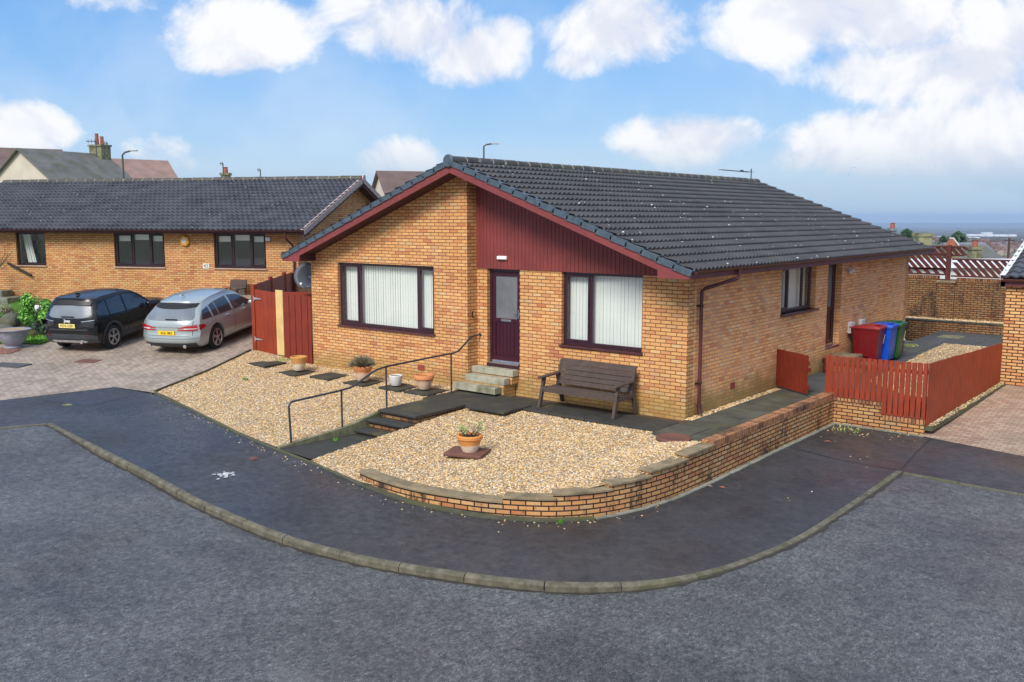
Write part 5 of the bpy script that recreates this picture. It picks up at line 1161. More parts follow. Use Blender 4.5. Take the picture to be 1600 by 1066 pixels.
# bench
def bench(loc, rz, label, mat='bench', grp=None):
    b = root('bench', loc, rz, label, 'bench', grp); L2 = .93
    for i, y in enumerate((-.57, -.46, -.35, -.24, -.13)):
        mb = MB(); mb.box(-L2, y, .395-.012*i, L2, y+.10, .425-.012*i); mb.build('seat_slat', mat, b, bevel=.006)
    mb = MB(); mb.box(-L2, -.585, .32, L2, -.555, .425); mb.build('seat_apron', mat, b, bevel=.004)
    bk = [(-.03, .42), (-.005, .52), (.02, .62), (.045, .72), (.07, .82), (.10, .915)]
    for i in range(5):
        (y0, z0), (y1, z1) = bk[i], bk[i+1]; mb = MB(); d = Vector((0, y1-y0, z1-z0)); mb.ob((-L2, y0, z0), (2*L2, 0, 0), d*.93, Vector((0, -d.z, d.y)).normalized()*-.028); mb.build('back_slat', mat, b, bevel=.005)
    mb = MB(); mb.ob((-L2, .10, .905), (2*L2, 0, 0), (0, .06, .03), (0, .012, -.03)); mb.build('back_slat', mat, b, bevel=.008)
    for s_ in (-1, 1):
        x = s_*(L2-.03)
        for (a, c_) in (((-.66, 0), (-.50, .60)), ((.16, 0), (-.02, .60))):
            mb = MB(); mb.ob((x-.03, a[0]-.04, a[1]), (.06, 0, 0), (0, .085, 0), (0, c_[0]-a[0], c_[1]-a[1])); mb.build('leg', mat, b, bevel=.005)
        mb = MB(); mb.ob((x-.032, -.60, .30), (.064, 0, 0), (0, .62, .02), (0, 0, .08)); mb.build('side_rail', mat, b, bevel=.004)
        mb = MB(); mb.ob((x-.055, -.66, .60), (.11, 0, 0), (0, .66, .03), (0, 0, .035)); mb.build('armrest', mat, b, bevel=.008)
        mb = MB(); mb.ob((x-.025, -.06, .38), (.05, 0, 0), (0, .14, .50), (0, .06, 0)); mb.build('back_post', mat, b, bevel=.004)
    return b
bench((-1.93, -.32, .0), 0, 'weathered dark wooden bench under the right front window')
nbm = 'bench'
nb = bench(NW(-2.15, -.35, .82), NROT, 'old slatted seat against the neighbouring wall behind the silver car'); nb.scale = (.33, 1, 1.0)
nb2 = bench(NW(-.75, -.35, .82), NROT, 'second old slatted seat half hidden behind the red fence'); nb2.scale = (.33, 1, 1.0)

# wheelie bins
def bin_(y, body, lid, label, mark=None):
    b = root('wheelie_bin', (.48+(((.14) if 'blue w' in label else .17 if 'green w' in label else 0)), y, 0), R(90), label, 'wheelie bin')      # front of the bin faces away from the wall
    def ring(z, w_, d0, d1): return [(-w_, -d1, z), (w_, -d1, z), (w_, d0, z), (-w_, d0, z)]
    mb = MB(); r0 = ring(.07, .235, .27, .29); r1 = ring(.95, .285, .34, .36); mb.add(r0+r1, [(0, 3, 2, 1), (4, 5, 6, 7), (0, 1, 5, 4), (1, 2, 6, 5), (2, 3, 7, 6), (3, 0, 4, 7)])
    mb.build('body', body, b, bevel=.03, seg=3)
    mb = MB(); mb.box(-.30, -.38, .93, .30, .36, .965); mb.build('rim', body, b, bevel=.012, seg=2)
    mb = MB(); n = 6; vs = []
    for i in range(n+1):
        t = i/n; y_ = lerp(-.40, .36, t); z = .975+.085*math.sin(math.pi*min(1, t*.75+.18))
        vs += [(-.315, y_, .965), (-.285, y_, z), (.285, y_, z), (.315, y_, .965)]
    fs = [(i*4+e, i*4+e+1, i*4+5+e, i*4+4+e) for i in range(n) for e in range(3)]+[(0, 3, 2, 1), (n*4, n*4+1, n*4+2, n*4+3)]+[(i*4+3, i*4, i*4+4, i*4+7) for i in range(n)]
    mb.add(vs, [f[::-1] for f in fs]); l_ = mb.build('lid', lid, b, bevel=.01)
    mb = MB(); mb.box(-.13, -.30, 1.052, .13, -.19, 1.075); mb.build('lid_handle', lid, l_, bevel=.01)
    mb = MB(); mb.tube([(-.25, .40, .98), (.25, .40, .98)], .018, 8); mb.build('grab_bar', lid, b)
    for s_ in (-1, 1): mb = MB(); mb.lathe([(.10, -.03), (.10, .03)], (s_*.22, .22, .10), 20, axis=(1, 0, 0)); mb.build('wheel', 'tyre', b)
    for s_ in (-1, 1): mb = MB(); mb.ob((s_*.262-.012, -.14, .22), (.024, 0, 0), (0, .28, 0), (0, 0, .52)); mb.build('side_panel', body, b, bevel=.02, seg=2)
    if mark:
        mb = MB(); mb.box(-.05, -.372, .70, .05, -.352, .80) if mark == 'tag' else mb.ob((.2, -.335, .55), (.045, 0, 0), (0, -.004, 0), (0, -.035, .24)); mb.build('sticker', 'white', b)
    return b
bin_(9.12, 'bin_red', 'bin_red_lid', 'dark red wheelie bin, nearest the side door', 'strip'); bin_(9.74, 'bin_blue', 'bin_blue', 'blue wheelie bin between the red and green bins'); bin_(10.36, 'bin_green', 'bin_green', 'green wheelie bin with white emblem at the end of the row', 'strip')
bx = root('recycling_box', (.45, 11.45, 0), 0, 'low dark blue recycling box beyond the green bin', 'box')
mb = MB(); mb.add([(-.2, -.26, 0), (.2, -.26, 0), (.2, .26, 0), (-.2, .26, 0), (-.24, -.3, .38), (.24, -.3, .38), (.24, .3, .38), (-.24, .3, .38)], [(0, 3, 2, 1), (4, 5, 6, 7), (0, 1, 5, 4), (1, 2, 6, 5), (2, 3, 7, 6), (3, 0, 4, 7)]); mb.build('tub', 'box_blue', bx, bevel=.02)
mb = MB(); mb.box(-.25, -.31, .38, .25, .31, .42); mb.build('lid', 'white', bx, bevel=.01)
gd = root('gully_pipe', (.18, 7.05, 0), 0, 'dark drain gully hopper beside the side steps', 'drain pipe')
mb = MB(); mb.lathe([(.10, 0), (.12, .1), (.09, .2)], (0, 0, 0), 12); mb.tube([(0, 0, .15), (-.1, .12, .28), (-.17, .15, .30)], .055, 8); mb.build('hopper', 'pipe', gd, smooth=True)

# ================================================================== CARS
class Car:
    def __init__(s, label, name, L_, ro, wb, W, Hh, Tb, yr, yf, Vz, Wy, base=.24, wheel_r=.33, paint='car_black', corner=.16):
        s.L, s.ro, s.wb, s.W, s.H = L_, ro, wb, W/2, Hh; s.Tb, s.yr_, s.yf_, s.Vz, s.Wy = Tb, yr, yf, Vz, Wy; s.base = base; s.wr = wheel_r; s.corner = corner; s.paint = paint
        s.root = root(name, (0, 0, 0), 0, label, 'car')
    def y0(s, b): return lerp(-s.ro, s.L-s.ro, b)
    def T(s, b): return cr_([p[0] for p in s.Tb], [p[1] for p in s.Tb], b)
    def rear(s, z, a=0): return -s.ro+cr_([p[0] for p in s.yr_], [p[1] for p in s.yr_], z)+s.corner*abs(a)**4
    def front(s, z, a=0): return s.L-s.ro-cr_([p[0] for p in s.yf_], [p[1] for p in s.yf_], z)-s.corner*2.2*abs(a)**3
    def half(s, y, z):
        return s.W*cr_([p[0] for p in s.Vz], [p[1] for p in s.Vz], z)*cr_([p[0] for p in s.Wy], [p[1] for p in s.Wy], (y+s.ro)/s.L)
    def body(s, nb=70, nc=26, na=22):
        bm = bmesh.new(); 
        def sd_(b, c_, sgn):
            z = lerp(s.base, s.T(b), c_); y = lerp(s.rear(z, 1), s.front(z, 1), b); return (sgn*s.half(y, z), y, z)
        grid = {}
        def addgrid(fn, n, m, flip):
            vs = [[bm.verts.new(fn(i/n, j/m)) for j in range(m+1)] for i in range(n+1)]
            for i in range(n):
                for j in range(m):
                    f = (vs[i][j], vs[i+1][j], vs[i+1][j+1], vs[i][j+1]); bm.faces.new(f[::-1] if flip else f)
        addgrid(lambda u, v: sd_(u, v, 1), nb, nc, False); addgrid(lambda u, v: sd_(u, v, -1), nb, nc, True)
        def top(u, v):
            a = v*2-1; z = s.T(u); y = lerp(s.rear(z, a), s.front(z, a), u); return (a*s.half(lerp(s.rear(z, 1), s.front(z, 1), u), z), y, z+s.crown(u)*(1-a*a))
        def bot(u, v):
            a = v*2-1; z = s.base; y = lerp(s.rear(z, a), s.front(z, a), u); return (a*s.half(lerp(s.rear(z, 1), s.front(z, 1), u), z), y, z)
        addgrid(top, nb, na, True); addgrid(bot, nb, na, False)
        def rr(u, v):
            a = u*2-1; z = lerp(s.base, s.T(0), v); return (a*s.half(s.rear(z, 1), z), s.rear(z, a), z+s.crown(0)*(1-a*a)*v**6)
        def ff(u, v):
            a = u*2-1; z = lerp(s.base, s.T(1), v); return (a*s.half(s.front(z, 1), z), s.front(z, a), z+s.crown(1)*(1-a*a)*v**6)
        addgrid(rr, na, nc, False); addgrid(ff, na, nc, True)
        bmesh.ops.remove_doubles(bm, verts=bm.verts, dist=.002); bmesh.ops.recalc_face_normals(bm, faces=bm.faces)
        me = bpy.data.meshes.new('body'); bm.to_mesh(me); bm.free(); me.materials.append(M[s.paint]); o = bpy.data.objects.new('body', me); COL.objects.link(o)
        cut = MB()
        for y in (0, s.wb):
            for sg in (-1, 1): cut.lathe([(s.wr+.055, -.18), (s.wr+.055, .4)], (sg*(s.W-.1), y, s.wr+.01), 36, axis=(sg, 0, 0))
        co = cut.build('cut', 'tyre'); md = o.modifiers.new('b', 'BOOLEAN'); md.operation = 'DIFFERENCE'; md.object = co; md.solver = 'EXACT'
        bpy.context.view_layer.update(); m2 = bpy.data.meshes.new_from_object(o.evaluated_get(bpy.context.evaluated_depsgraph_get()))
        o.modifiers.clear(); bpy.data.objects.remove(co)
        if len(m2.polygons) > 1000: o.data = m2
        me = o.data; me.polygons.foreach_set('use_smooth', [True]*len(me.polygons)); me.set_sharp_from_angle(angle=R(38)); me.materials.clear(); me.materials.append(M[s.paint])
        o.parent = s.root; s.bd = o; return o
    def crown(s, u): return .035 if u > .0 else .03
    def rpatch(s, st, name, mat, off=.006, parent=None, n=14, m=6, th=None):
        """patch on the tail: stations (x, zlow, zhigh)"""
        xs = [p[0] for p in st]; mb = MB()
        def fn(u, v):
            x = lerp(xs[0], xs[-1], u); z = lerp(pl(xs, [p[1] for p in st], x), pl(xs, [p[2] for p in st], x), v); h = s.half(s.rear(z, 1), z); a = max(-1, min(1, x/h)); return (x, s.rear(z, a)-off, z+s.crown(0)*(1-a*a)*max(0, (z-s.base)/(s.T(0)-s.base))**6)
        mb.grid(fn, n, m); return mb.build(name, mat, parent or s.root, smooth='all')
    def spatch(s, st, name, mat, off=.006, sgn=1, parent=None, n=16, m=5):
        ys = [p[0] for p in st]; mb = MB()
        def fn(u, v):
            y = lerp(ys[0], ys[-1], u); z = lerp(pl(ys, [p[1] for p in st], y), pl(ys, [p[2] for p in st], y), v); return (sgn*(s.half(y, z)+off), y, z)
        mb.grid(fn, n, m)
        if sgn < 0: mb.f = [f[::-1] for f in mb.f]
        return mb.build(name, mat, parent or s.root, smooth='all')
    def tpatch(s, b0, b1, a0, a1, name, mat, off=.006, parent=None):
        mb = MB()
        def fn(u, v):
            b = lerp(b0, b1, u); a = lerp(a0, a1, v); z = s.T(b); y = lerp(s.rear(z, a), s.front(z, a), b); return (a*s.half(lerp(s.rear(z, 1), s.front(z, 1), b), z), y, z+s.crown(b)*(1-a*a)+off)
        mb.grid(fn, 16, 16); mb.f = [f[::-1] for f in mb.f]; return mb.build(name, mat, parent or s.root, smooth='all')
    def wheels(s, spokes=5, rimr=.23, two=True, dark='black'):
        for y in (0, s.wb):
            for sg in (-1, 1):
                cx = sg*(s.W-.115); r_ = s.wr
                mb = MB(); mb.lathe([(rimr, -.10), (r_-.03, -.105), (r_, -.08), (r_, .08), (r_-.03, .105), (rimr+.015, .11), (rimr, .09)], (cx, y, r_), 36, axis=(sg, 0, 0)); ty = mb.build('wheel', 'tyre', s.root, smooth=True)
                mb = MB(); mb.lathe([(rimr, .06), (rimr, .105), (rimr-.02, .108), (rimr-.03, .08), (rimr-.035, .03)], (cx, y, r_), 36, axis=(sg, 0, 0), capb=False, capt=False)
                for k in range(spokes):
                    for d in ((-.16, .16) if two else (0,)):
                        t = 2*math.pi*k/spokes+.3; c0 = Vector((cx+sg*.085, y+.045*math.cos(t), r_+.045*math.sin(t))); c1 = Vector((cx+sg*.09, y+(rimr-.015)*math.cos(t+d), r_+(rimr-.015)*math.sin(t+d))); w_ = Vector((0, -math.sin(t), math.cos(t)))*(.024 if two else .05)
                        mb.ob(c0-w_*.5, c1-c0, w_, (sg*.018, 0, 0))
                mb.lathe([(.055, .07), (.05, .11)], (cx, y, r_), 16, axis=(sg, 0, 0)); mb.build('rim', 'rim', ty, smooth=True)
                mb = MB(); mb.lathe([(rimr-.005, .0), (rimr-.005, .03)], (cx, y, r_), 24, axis=(sg, 0, 0)); mb.build('dark_wheel_disc', dark, ty)  # black disc filling the wheel behind the spokes
        mb = MB(); mb.box(-s.W+.22, -s.ro+.35, s.base-.03, s.W-.22, s.L-s.ro-.4, s.base+.1); mb.build('underbody', 'tyre', s.root)
        for y in (0, s.wb): mb = MB(); mb.box(-s.W+.05, y-s.wr-.04, s.wr-.05, s.W-.26, y+s.wr+.04, s.wr*2+.02); mb.build('wheel_arch_liner', 'tyre', s.root)
def plate(car, txt, x, z, mat, wd=.52, ht=.112, tilt=0, off=.02, parent=None):
    y = car.rear(z, 0)-off; mb = MB(); mb.box(x-wd/2, y-.012, z-ht/2, x+wd/2, y, z+ht/2); p_ = mb.build('number_plate', mat, car.root)
    text_mesh(txt, 'registration', 'ink', p_, Matrix.Translation((x, y-.014, z-.002)) @ Matrix.Rotation(math.pi/2, 4, 'X'), .098, .001, .0012); return p_
# ---- black compact SUV
jp = Car('black compact SUV parked on the left, facing the neighbouring house', 'parked_car', 4.08, .80, 2.56, 1.78, 1.53,
    [(0, 1.50), (.10, 1.525), (.32, 1.53), (.50, 1.50), (.60, 1.40), (.74, 1.04), (.80, 1.00), (.92, .93), (.985, .84), (1, .78)],
    [(.2, .16), (.32, .05), (.45, .0), (.72, .02), (.92, .05), (1.02, .08), (1.25, .20), (1.40, .28), (1.50, .32)],
    [(.2, .12), (.4, 0), (.8, .03), (1.2, .3), (1.6, .6)],
    [(.2, .90), (.35, .96), (.6, 1.0), (.88, .995), (1.0, .965), (1.25, .88), (1.46, .79), (1.53, .74)], [(0, .95), (.1, .985), (.3, 1), (.75, 1), (.92, .96), (1, .9)], .27, .345, 'car_black', .15)
jp.body(); jp.wheels(5, .235, True)
jp.rpatch([(-.66, 1.045, 1.20), (-.6, 1.02, 1.30), (-.45, 1.0, 1.335), (0, .99, 1.34), (.45, 1.0, 1.335), (.6, 1.02, 1.30), (.66, 1.045, 1.20)], 'rear_window', 'car_glass_l', .008)
jp.rpatch([(-.64, 1.335, 1.43), (0, 1.35, 1.46), (.64, 1.335, 1.43)], 'spoiler', 'ink', .05)
jp.rpatch([(-.80, .44, .52), (-.5, .42, .56), (.5, .42, .56), (.80, .44, .52)], 'lower_bumper', 'trim', .012); 
jp.rpatch([(-.86, .29, .50), (-.4, .29, .45), (.4, .29, .45), (.86, .29, .50)], 'bumper_cladding', 'trim', .010)
jp.rpatch([(-.58, .33, .36), (-.5, .31, .38), (.5, .31, .38), (.58, .33, .36)], 'skid_plate', 'galv', .022)
jp.rpatch([(-.5, .745, .84), (.5, .745, .84)], 'plate_recess', 'ink', .004)
jp.rpatch([(-.62, .665, .70), (.62, .665, .70)], 'tailgate_lip', 'trim', .014)
for sg in (-1, 1):
    a, b = sorted((sg*.47, sg*.80)); st = [(a, .80, .93), (b, .80, .93)]
    st = [(sg*.42, .83, .85), (sg*.5, .78, .92), (sg*.80, .74, .95)]; st = sorted(st)
    o = jp.rpatch(st, 'tail_light', 'smoke', .016); jp.spatch([(-.74, .77, .95), (-.62, .80, .93), (-.55, .86, .90)], 'side_lens', 'smoke', .012, sg, o)
    jp.rpatch(sorted([(sg*.45, .905, .918), (sg*.80, .938, .952)]), 'light_edge', 'galv', .021, o, m=2)
    jp.rpatch(sorted([(sg*.56, .50, .535), (sg*.70, .50, .535)]), 'reflector', 'redlens_d', .024, m=2)
    jp.spatch([(-.52, 1.06, 1.16), (-.36, 1.03, 1.33), (-.1, 1.0, 1.40), (-.08, 1.0, 1.40)], 'quarter_window', 'car_glass', .007, sg)
    jp.spatch([(-.02, 1.0, 1.405), (.55, .985, 1.44), (.62, .985, 1.44)], 'side_window', 'car_glass', .007, sg)
    jp.spatch([(.70, .985, 1.44), (1.25, .98, 1.37), (1.62, .99, 1.12), (1.70, .99, 1.03)], 'side_window', 'car_glass', .007, sg)
    jp.spatch([(.46, .27, .40), (2.08, .27, .40)], 'sill_trim', 'trim', .012, sg)
    for y in (0, 2.56):
        mb = MB(); n = 24
        for k in range(n):
            t0, t1 = math.pi*(-.1+1.2*k/n), math.pi*(-.1+1.2*(k+1)/n)
            def P_(t, r__, dx): yy, zz = y+r__*math.cos(t), .355+r__*math.sin(t); return (sg*(jp.half(yy, max(zz, .28))+dx), yy, zz)
            mb.add([P_(t0, .385, .012), P_(t1, .385, .012), P_(t1, .46, .012), P_(t0, .46, .012), P_(t0, .385, -.06), P_(t1, .385, -.06)], [(0, 1, 2, 3) if sg > 0 else (3, 2, 1, 0), (4, 5, 1, 0)])
        mb.build('arch_trim', 'trim', jp.root, smooth='all')
    mb = MB(); mb.blob((sg*.98, 1.55, 1.02), .09, 3, 2, (1.1, .55, .75), .05); mb.build('mirror', 'car_black', jp.root, smooth='all')
    mb = MB(); mb.ob((sg*(jp.half(.45, .88)), .40, .87), (sg*.03, 0, 0), (0, .16, 0), (0, 0, .025)); mb.build('door_handle', 'ink', jp.root)
jp.tpatch(.57, .70, -.86, .86, 'windscreen', 'car_glass')
mb = MB(); mb.ob((-.20, jp.rear(1.03, 0)-.02, 1.03), (.42, 0, 0), (0, -.02, 0), (0, 0, .022)); mb.build('rear_wiper', 'ink', jp.root)
mb = MB(); mb.prism([(-.02, -.28, 1.575), (-.02, -.10, 1.575), (-.02, -.20, 1.63), (-.02, -.27, 1.625)], (.04, 0, 0)); mb.build('roof_fin', 'ink', jp.root)
mb = MB(); mb.lathe([(.04, 0), (.045, .06)], (.42, -.76, .33), 12, axis=(0, -1, 0)); mb.build('exhaust', 'chrome', jp.root)
plate(jp, 'FE74 OZK', 0, .79, 'plate_p'); text_mesh('Jeep', 'badge', 'white', jp.bd, Matrix.Translation((0, jp.rear(.93, 0)-.016, .925)) @ Matrix.Rotation(math.pi/2, 4, 'X'), .12, .004, .003)
# ---- silver estate
jg = Car('silver estate car parked right of the black SUV, beside the red gate', 'parked_car', 4.96, 1.06, 2.91, 1.87, 1.48,
    [(0, 1.385), (.05, 1.41), (.2, 1.46), (.40, 1.48), (.52, 1.44), (.60, 1.33), (.71, 1.02), (.76, .97), (.9, .88), (.98, .76), (1, .70)],
    [(.2, .20), (.30, .06), (.45, .0), (.56, .02), (.62, .05), (.82, .07), (.95, .12), (1.08, .24), (1.25, .45), (1.385, .62)],
    [(.2, .14), (.4, 0), (.7, .03), (1.2, .5), (1.6, .8)],
    [(.2, .90), (.32, .96), (.6, 1.0), (.8, .99), (.95, .945), (1.2, .82), (1.48, .66)], [(0, .92), (.08, .97), (.25, 1), (.7, 1), (.9, .95), (1, .88)], .22, .34, 'car_silver', .24)
jg.body(); jg.wheels(5, .245, True)
jg.rpatch([(-.72, 1.0, 1.06), (-.62, .975, 1.28), (0, .965, 1.30), (.62, .975, 1.28), (.72, 1.0, 1.06)], 'rear_window', 'car_glass_l', .008)
jg.rpatch([(-.64, 1.27, 1.355), (-.3, 1.235, 1.36), (0, 1.225, 1.362), (.3, 1.235, 1.36), (.64, 1.27, 1.355)], 'spoiler', 'ink', .018)
jg.rpatch([(-.80, .23, .36), (.80, .23, .36)], 'diffuser', 'trim', .012)
jg.rpatch([(-.40, .795, .81), (.40, .795, .81)], 'chrome_strip', 'chrome', .014, m=2)
jg.rpatch([(-.66, .565, .573), (.66, .565, .573)], 'tailgate_seam', 'ink', .003, m=2)
jg.rpatch([(-.86, .50, .525), (.86, .50, .525)], 'bumper_lip', 'car_silver', .022, m=2)
for sg in (-1, 1):
    a1 = [(sg*.36, .745, .755), (sg*.5, .745, .80), (sg*.60, .73, .83), (sg*.84, .73, .85)]
    o = jg.rpatch(sorted([(sg*.34, .715, .74), (sg*.84, .70, .745)]), 'tail_light', 'red', .016, m=2)
    jg.rpatch(sorted([(sg*.34, .775, .785), (sg*.6, .775, .84), (sg*.84, .76, .855)]), 'upper_lens', 'red', .016, o, m=3)
    jg.rpatch(sorted([(sg*.52, .745, .775), (sg*.84, .745, .76)]), 'clear_lens', 'white', .014, o, m=2)
    jg.spatch([(-.80, .70, .855), (-.66, .715, .85), (-.5, .76, .80)], 'side_lens', 'red', .010, sg, o)
    jg.spatch([(-.58, .955, .97), (-.42, .955, 1.17), (-.12, .955, 1.24)], 'quarter_window', 'car_glass', .007, sg)
    jg.spatch([(-.52, .94, .955), (1.9, .94, .952)], 'window_trim', 'chrome', .009, sg, m=2)
    jg.spatch([(-.62, .955, .97), (-.44, 1.17, 1.19), (-.1, 1.255, 1.272), (.4, 1.33, 1.345), (1.0, 1.36, 1.375), (1.4, 1.32, 1.335)], 'roof_trim', 'chrome', .009, sg, n=30, m=2)
    jg.spatch([(-.04, .955, 1.255), (.22, .955, 1.30)], 'side_window', 'car_glass', .007, sg); jg.spatch([(.26, .955, 1.305), (.92, .955, 1.35)], 'side_window', 'car_glass', .007, sg)
    jg.spatch([(1.02, .955, 1.35), (1.5, .955, 1.30), (1.85, .96, 1.10), (2.05, .97, 1.0)], 'side_window', 'car_glass', .007, sg)
    for y in (.52, 1.45): mb = MB(); mb.ob((sg*(jg.half(y, .86)), y, .85), (sg*.035, 0, 0), (0, .17, 0), (0, 0, .03)); mb.build('door_handle', 'chrome', jg.root, bevel=.01)
    mb = MB(); mb.blob((sg*1.02, 1.78, 1.0), .09, 3, 2, (1.1, .6, .75), .05); mb.build('mirror', 'car_silver', jg.root, smooth='all')
    mb = MB(); mb.lathe([(.045, 0), (.05, .05), (.042, .052)], (sg*.55, -1.02, .285), 14, axis=(0, -1, 0)); mb.build('exhaust', 'chrome', jg.root)
    jg.spatch([(.42, .30, .335), (2.48, .30, .335)], 'sill_trim', 'chrome', .008, sg, m=2)
jg.tpatch(.575, .685, -.86, .86, 'windscreen', 'car_glass')
mb = MB(); mb.ob((-.05, jg.rear(1.0, 0)-.02, 1.0), (.36, 0, 0), (0, -.02, 0), (0, 0, .02)); mb.build('rear_wiper', 'ink', jg.root)
mb = MB(); mb.prism([(-.02, -.2, 1.515), (-.02, 0, 1.515), (-.02, -.1, 1.56), (-.02, -.18, 1.555)], (.04, 0, 0)); mb.build('roof_fin', 'car_silver', jg.root)
plate(jg, 'AGL 883', 0, .645, 'plate_y', .50, .115)
for car, e1r, e2 in ((jp, -2.70, -6.12), (jg, .36, -5.68)):
    ctr = e1r-car.W; p = NW(ctr, e2); pf = NW(ctr, e2+car.wb); z0, z1 = zdrive(p.x, p.y)+.004, zdrive(pf.x, pf.y)+.004
    car.root.location = (p.x, p.y, z0); car.root.rotation_euler = (math.atan2(z1-z0, car.wb), 0, NROT)
for car, ys, z0_, z1_ in ((jp, (-.06, .68, 1.74), .42, .98), (jg, (-.0, .98, 2.06), .36, .93)):
    for sg in (-1, 1):
        for y in ys: car.spatch([(y-.006, z0_, z1_), (y+.006, z0_, z1_)], 'door_seam', 'ink', .003, sg, car.bd, n=1, m=8)
for car, x, z0_, z1_ in ((jp, .70, .70, 1.0), (jg, .735, .575, .96)):
    for sg in (-1, 1): car.rpatch([(sg*x-.006, z0_, z1_), (sg*x+.006, z0_, z1_)], 'tailgate_gap', 'ink', .003, car.bd, n=1, m=8)
# covers in the drive
for (a, b, w_, d_, mt, lb) in ((-2.35, -7.75, .62, .42, 'iron', 'rusty rectangular manhole cover in the drive in front of the black SUV'), (-3.9, -8.85, .95, .55, 'patio', 'grey inspection cover at the left edge of the drive')):
    p = NW(a, b); mb = MB(); mb.box(-w_/2, -d_/2, -.02, w_/2, d_/2, .012); o = mb.build('manhole_cover', mt, bevel=.004); o.location = (p.x, p.y, zdrive(p.x, p.y)); o.rotation_euler = (R(3), 0, NROT); tag(o, lb, 'manhole cover')

# ================================================================== LEFT BORDER
def leafy(r_, mat, n, rad, size, ctr=(0, 0, 0), sq=(1, 1, 1), seed=1, name='foliage', clumps=16, shell=.5):
    q = random.Random(seed); mb = MB(); cl = []
    for i in range(clumps):
        d = Vector((q.gauss(0, 1), q.gauss(0, 1), q.gauss(0, 1))).normalized(); k = q.uniform(.45, .95); cl.append((Vector((d.x*rad*sq[0]*k, d.y*rad*sq[1]*k, d.z*rad*sq[2]*k)), rad*q.uniform(.22, .42)))
    for i in range(n):
        c_, cr2 = q.choice(cl); d = Vector((q.gauss(0, 1), q.gauss(0, 1), q.gauss(0, 1))).normalized(); p = V3(ctr)+c_+d*cr2*q.uniform(shell, 1.05)
        nn = (d+Vector((0, 0, .6))+Vector((q.uniform(-.5, .5), q.uniform(-.5, .5), q.uniform(-.5, .5)))).normalized(); a = nn.orthogonal().normalized(); b = nn.cross(a); t = q.uniform(0, 6.28); a, b = a*math.cos(t)+b*math.sin(t), b*math.cos(t)-a*math.sin(t); s_ = size*q.uniform(.6, 1.3)
        mb.add([p-a*s_, p-b*s_*.45, p+a*s_-nn*s_*.2, p+b*s_*.45], [(0, 1, 2, 3)])
    return mb.build(name, mat, r_, autouv=False)
def gzd(a, b): p = NW(a, b); return zdrive(p.x, p.y)+.03
sh = root('shrub', NW(-6.9, -4.2, gzd(-6.9, -4.2)), 0, 'bright green leafy shrub growing left of the black SUV', 'shrub')
leafy(sh, 'leaf_b', 2600, .68, .065, (0, 0, .62), (1.1, .9, .85), 3); mb = MB()
for i in range(7): t = i*.9; mb.tube([(0, 0, 0), (.15*math.cos(t), .15*math.sin(t), .4), (.4*math.cos(t), .4*math.sin(t), .8)], .025, 6, .01)
mb.build('stems', 'bark', sh)
for (a, b, r_, sq, lb, sd) in ((-7.05, -5.45, .46, (1.05, .8, .62), 'large grey lichened boulder below the green shrub', 1), (-8.5, -5.5, .5, (1.2, .8, .5), 'dark boulder at the left edge behind the grey planter', 4), (-8.1, -4.2, .42, (1.0, .8, .75), 'dark mounded rock beside the white pot', 6)):
    z = gzd(a, b); mb = MB(); mb.blob((0, 0, 0), r_, sd, 3, sq, .3); o = mb.build('boulder', 'rock', smooth='all'); o.location = NW(a, b, z+r_*sq[2]*.45); tag(o, lb, 'boulder')
pl_ = root('garden_planter', NW(-5.78, -6.6, gzd(-5.78, -6.6)-.02), 0, 'wide grey bowl planter standing at the edge of the lawn', 'planter')
mb = MB(); mb.lathe([(.24, 0), (.25, .03), (.21, .06), (.24, .10), (.33, .22), (.40, .42), (.43, .50), (.50, .525), (.50, .545), (.40, .545), (.38, .50)], (0, 0, 0), 32, capt=False); mb.build('bowl', plain('grey_planter', c(150, 156, 168), c(120, 126, 138), 5, .6), pl_, smooth=True)
mb = MB(); mb.lathe([(.41, .48), (.41, .535)], (0, 0, 0), 24); mb.build('gravel_fill', 'gravel', pl_)
wp = root('white_pot', NW(-8.0, -2.9, gzd(-8, -2.9)+.1), 0, 'small white pot with trailing plant near the grey doorsteps', 'flower pot')
mb = MB(); mb.lathe([(.14, 0), (.17, .1), (.2, .36), (.19, .38)], (0, 0, 0), 20); mb.build('pot', 'white', wp, smooth=True); leafy(wp, 'leaf_g', 260, .3, .05, (0, .05, .5), (1.2, 1, .5), 9)
for (a, b, n, r_, mt, lb, sd) in ((-9.0, -3.4, 500, .42, 'leaf_l', 'low brown grassy plant at the left edge by the steps', 11), (-6.2, -5.1, 400, .3, 'leaf_d', 'low dark ground plant between the boulder and the black SUV', 12)):
    r2 = root('garden_plant', NW(a, b, gzd(a, b)), 0, lb, 'plant'); leafy(r2, mt, n, r_, .05, (0, 0, .25), (1.2, 1, .6), sd)
sb = MB(); p0 = [NW(-5.35, -1.6), NW(-5.4, -3.6), NW(-6.0, -5.2), NW(-7.6, -5.9), NW(-10, -6.0), NW(-10, -3.2), NW(-8.2, -3.0), NW(-7.4, -1.8)]
struct(flat_poly('flower_bed', [(p.x, p.y) for p in p0], lambda x, y: zdrive(x, y)+.045, 'soil'))
p0 = [NW(-5.4, -6.72), NW(-5.2, -7.4), NW(-6.4, -8.0), NW(-9, -8.6), NW(-9, -6.9), NW(-6.2, -6.75)]
struct(flat_poly('brick_border', [(p.x, p.y) for p in p0][::-1], lambda x, y: zdrive(x, y)+.008, paviour('red_block_border', [(0, c(190, 96, 66, .8)), (.6, c(206, 124, 88, .8)), (1, c(170, 84, 60, .8))], c(70, 52, 40), R(20))))
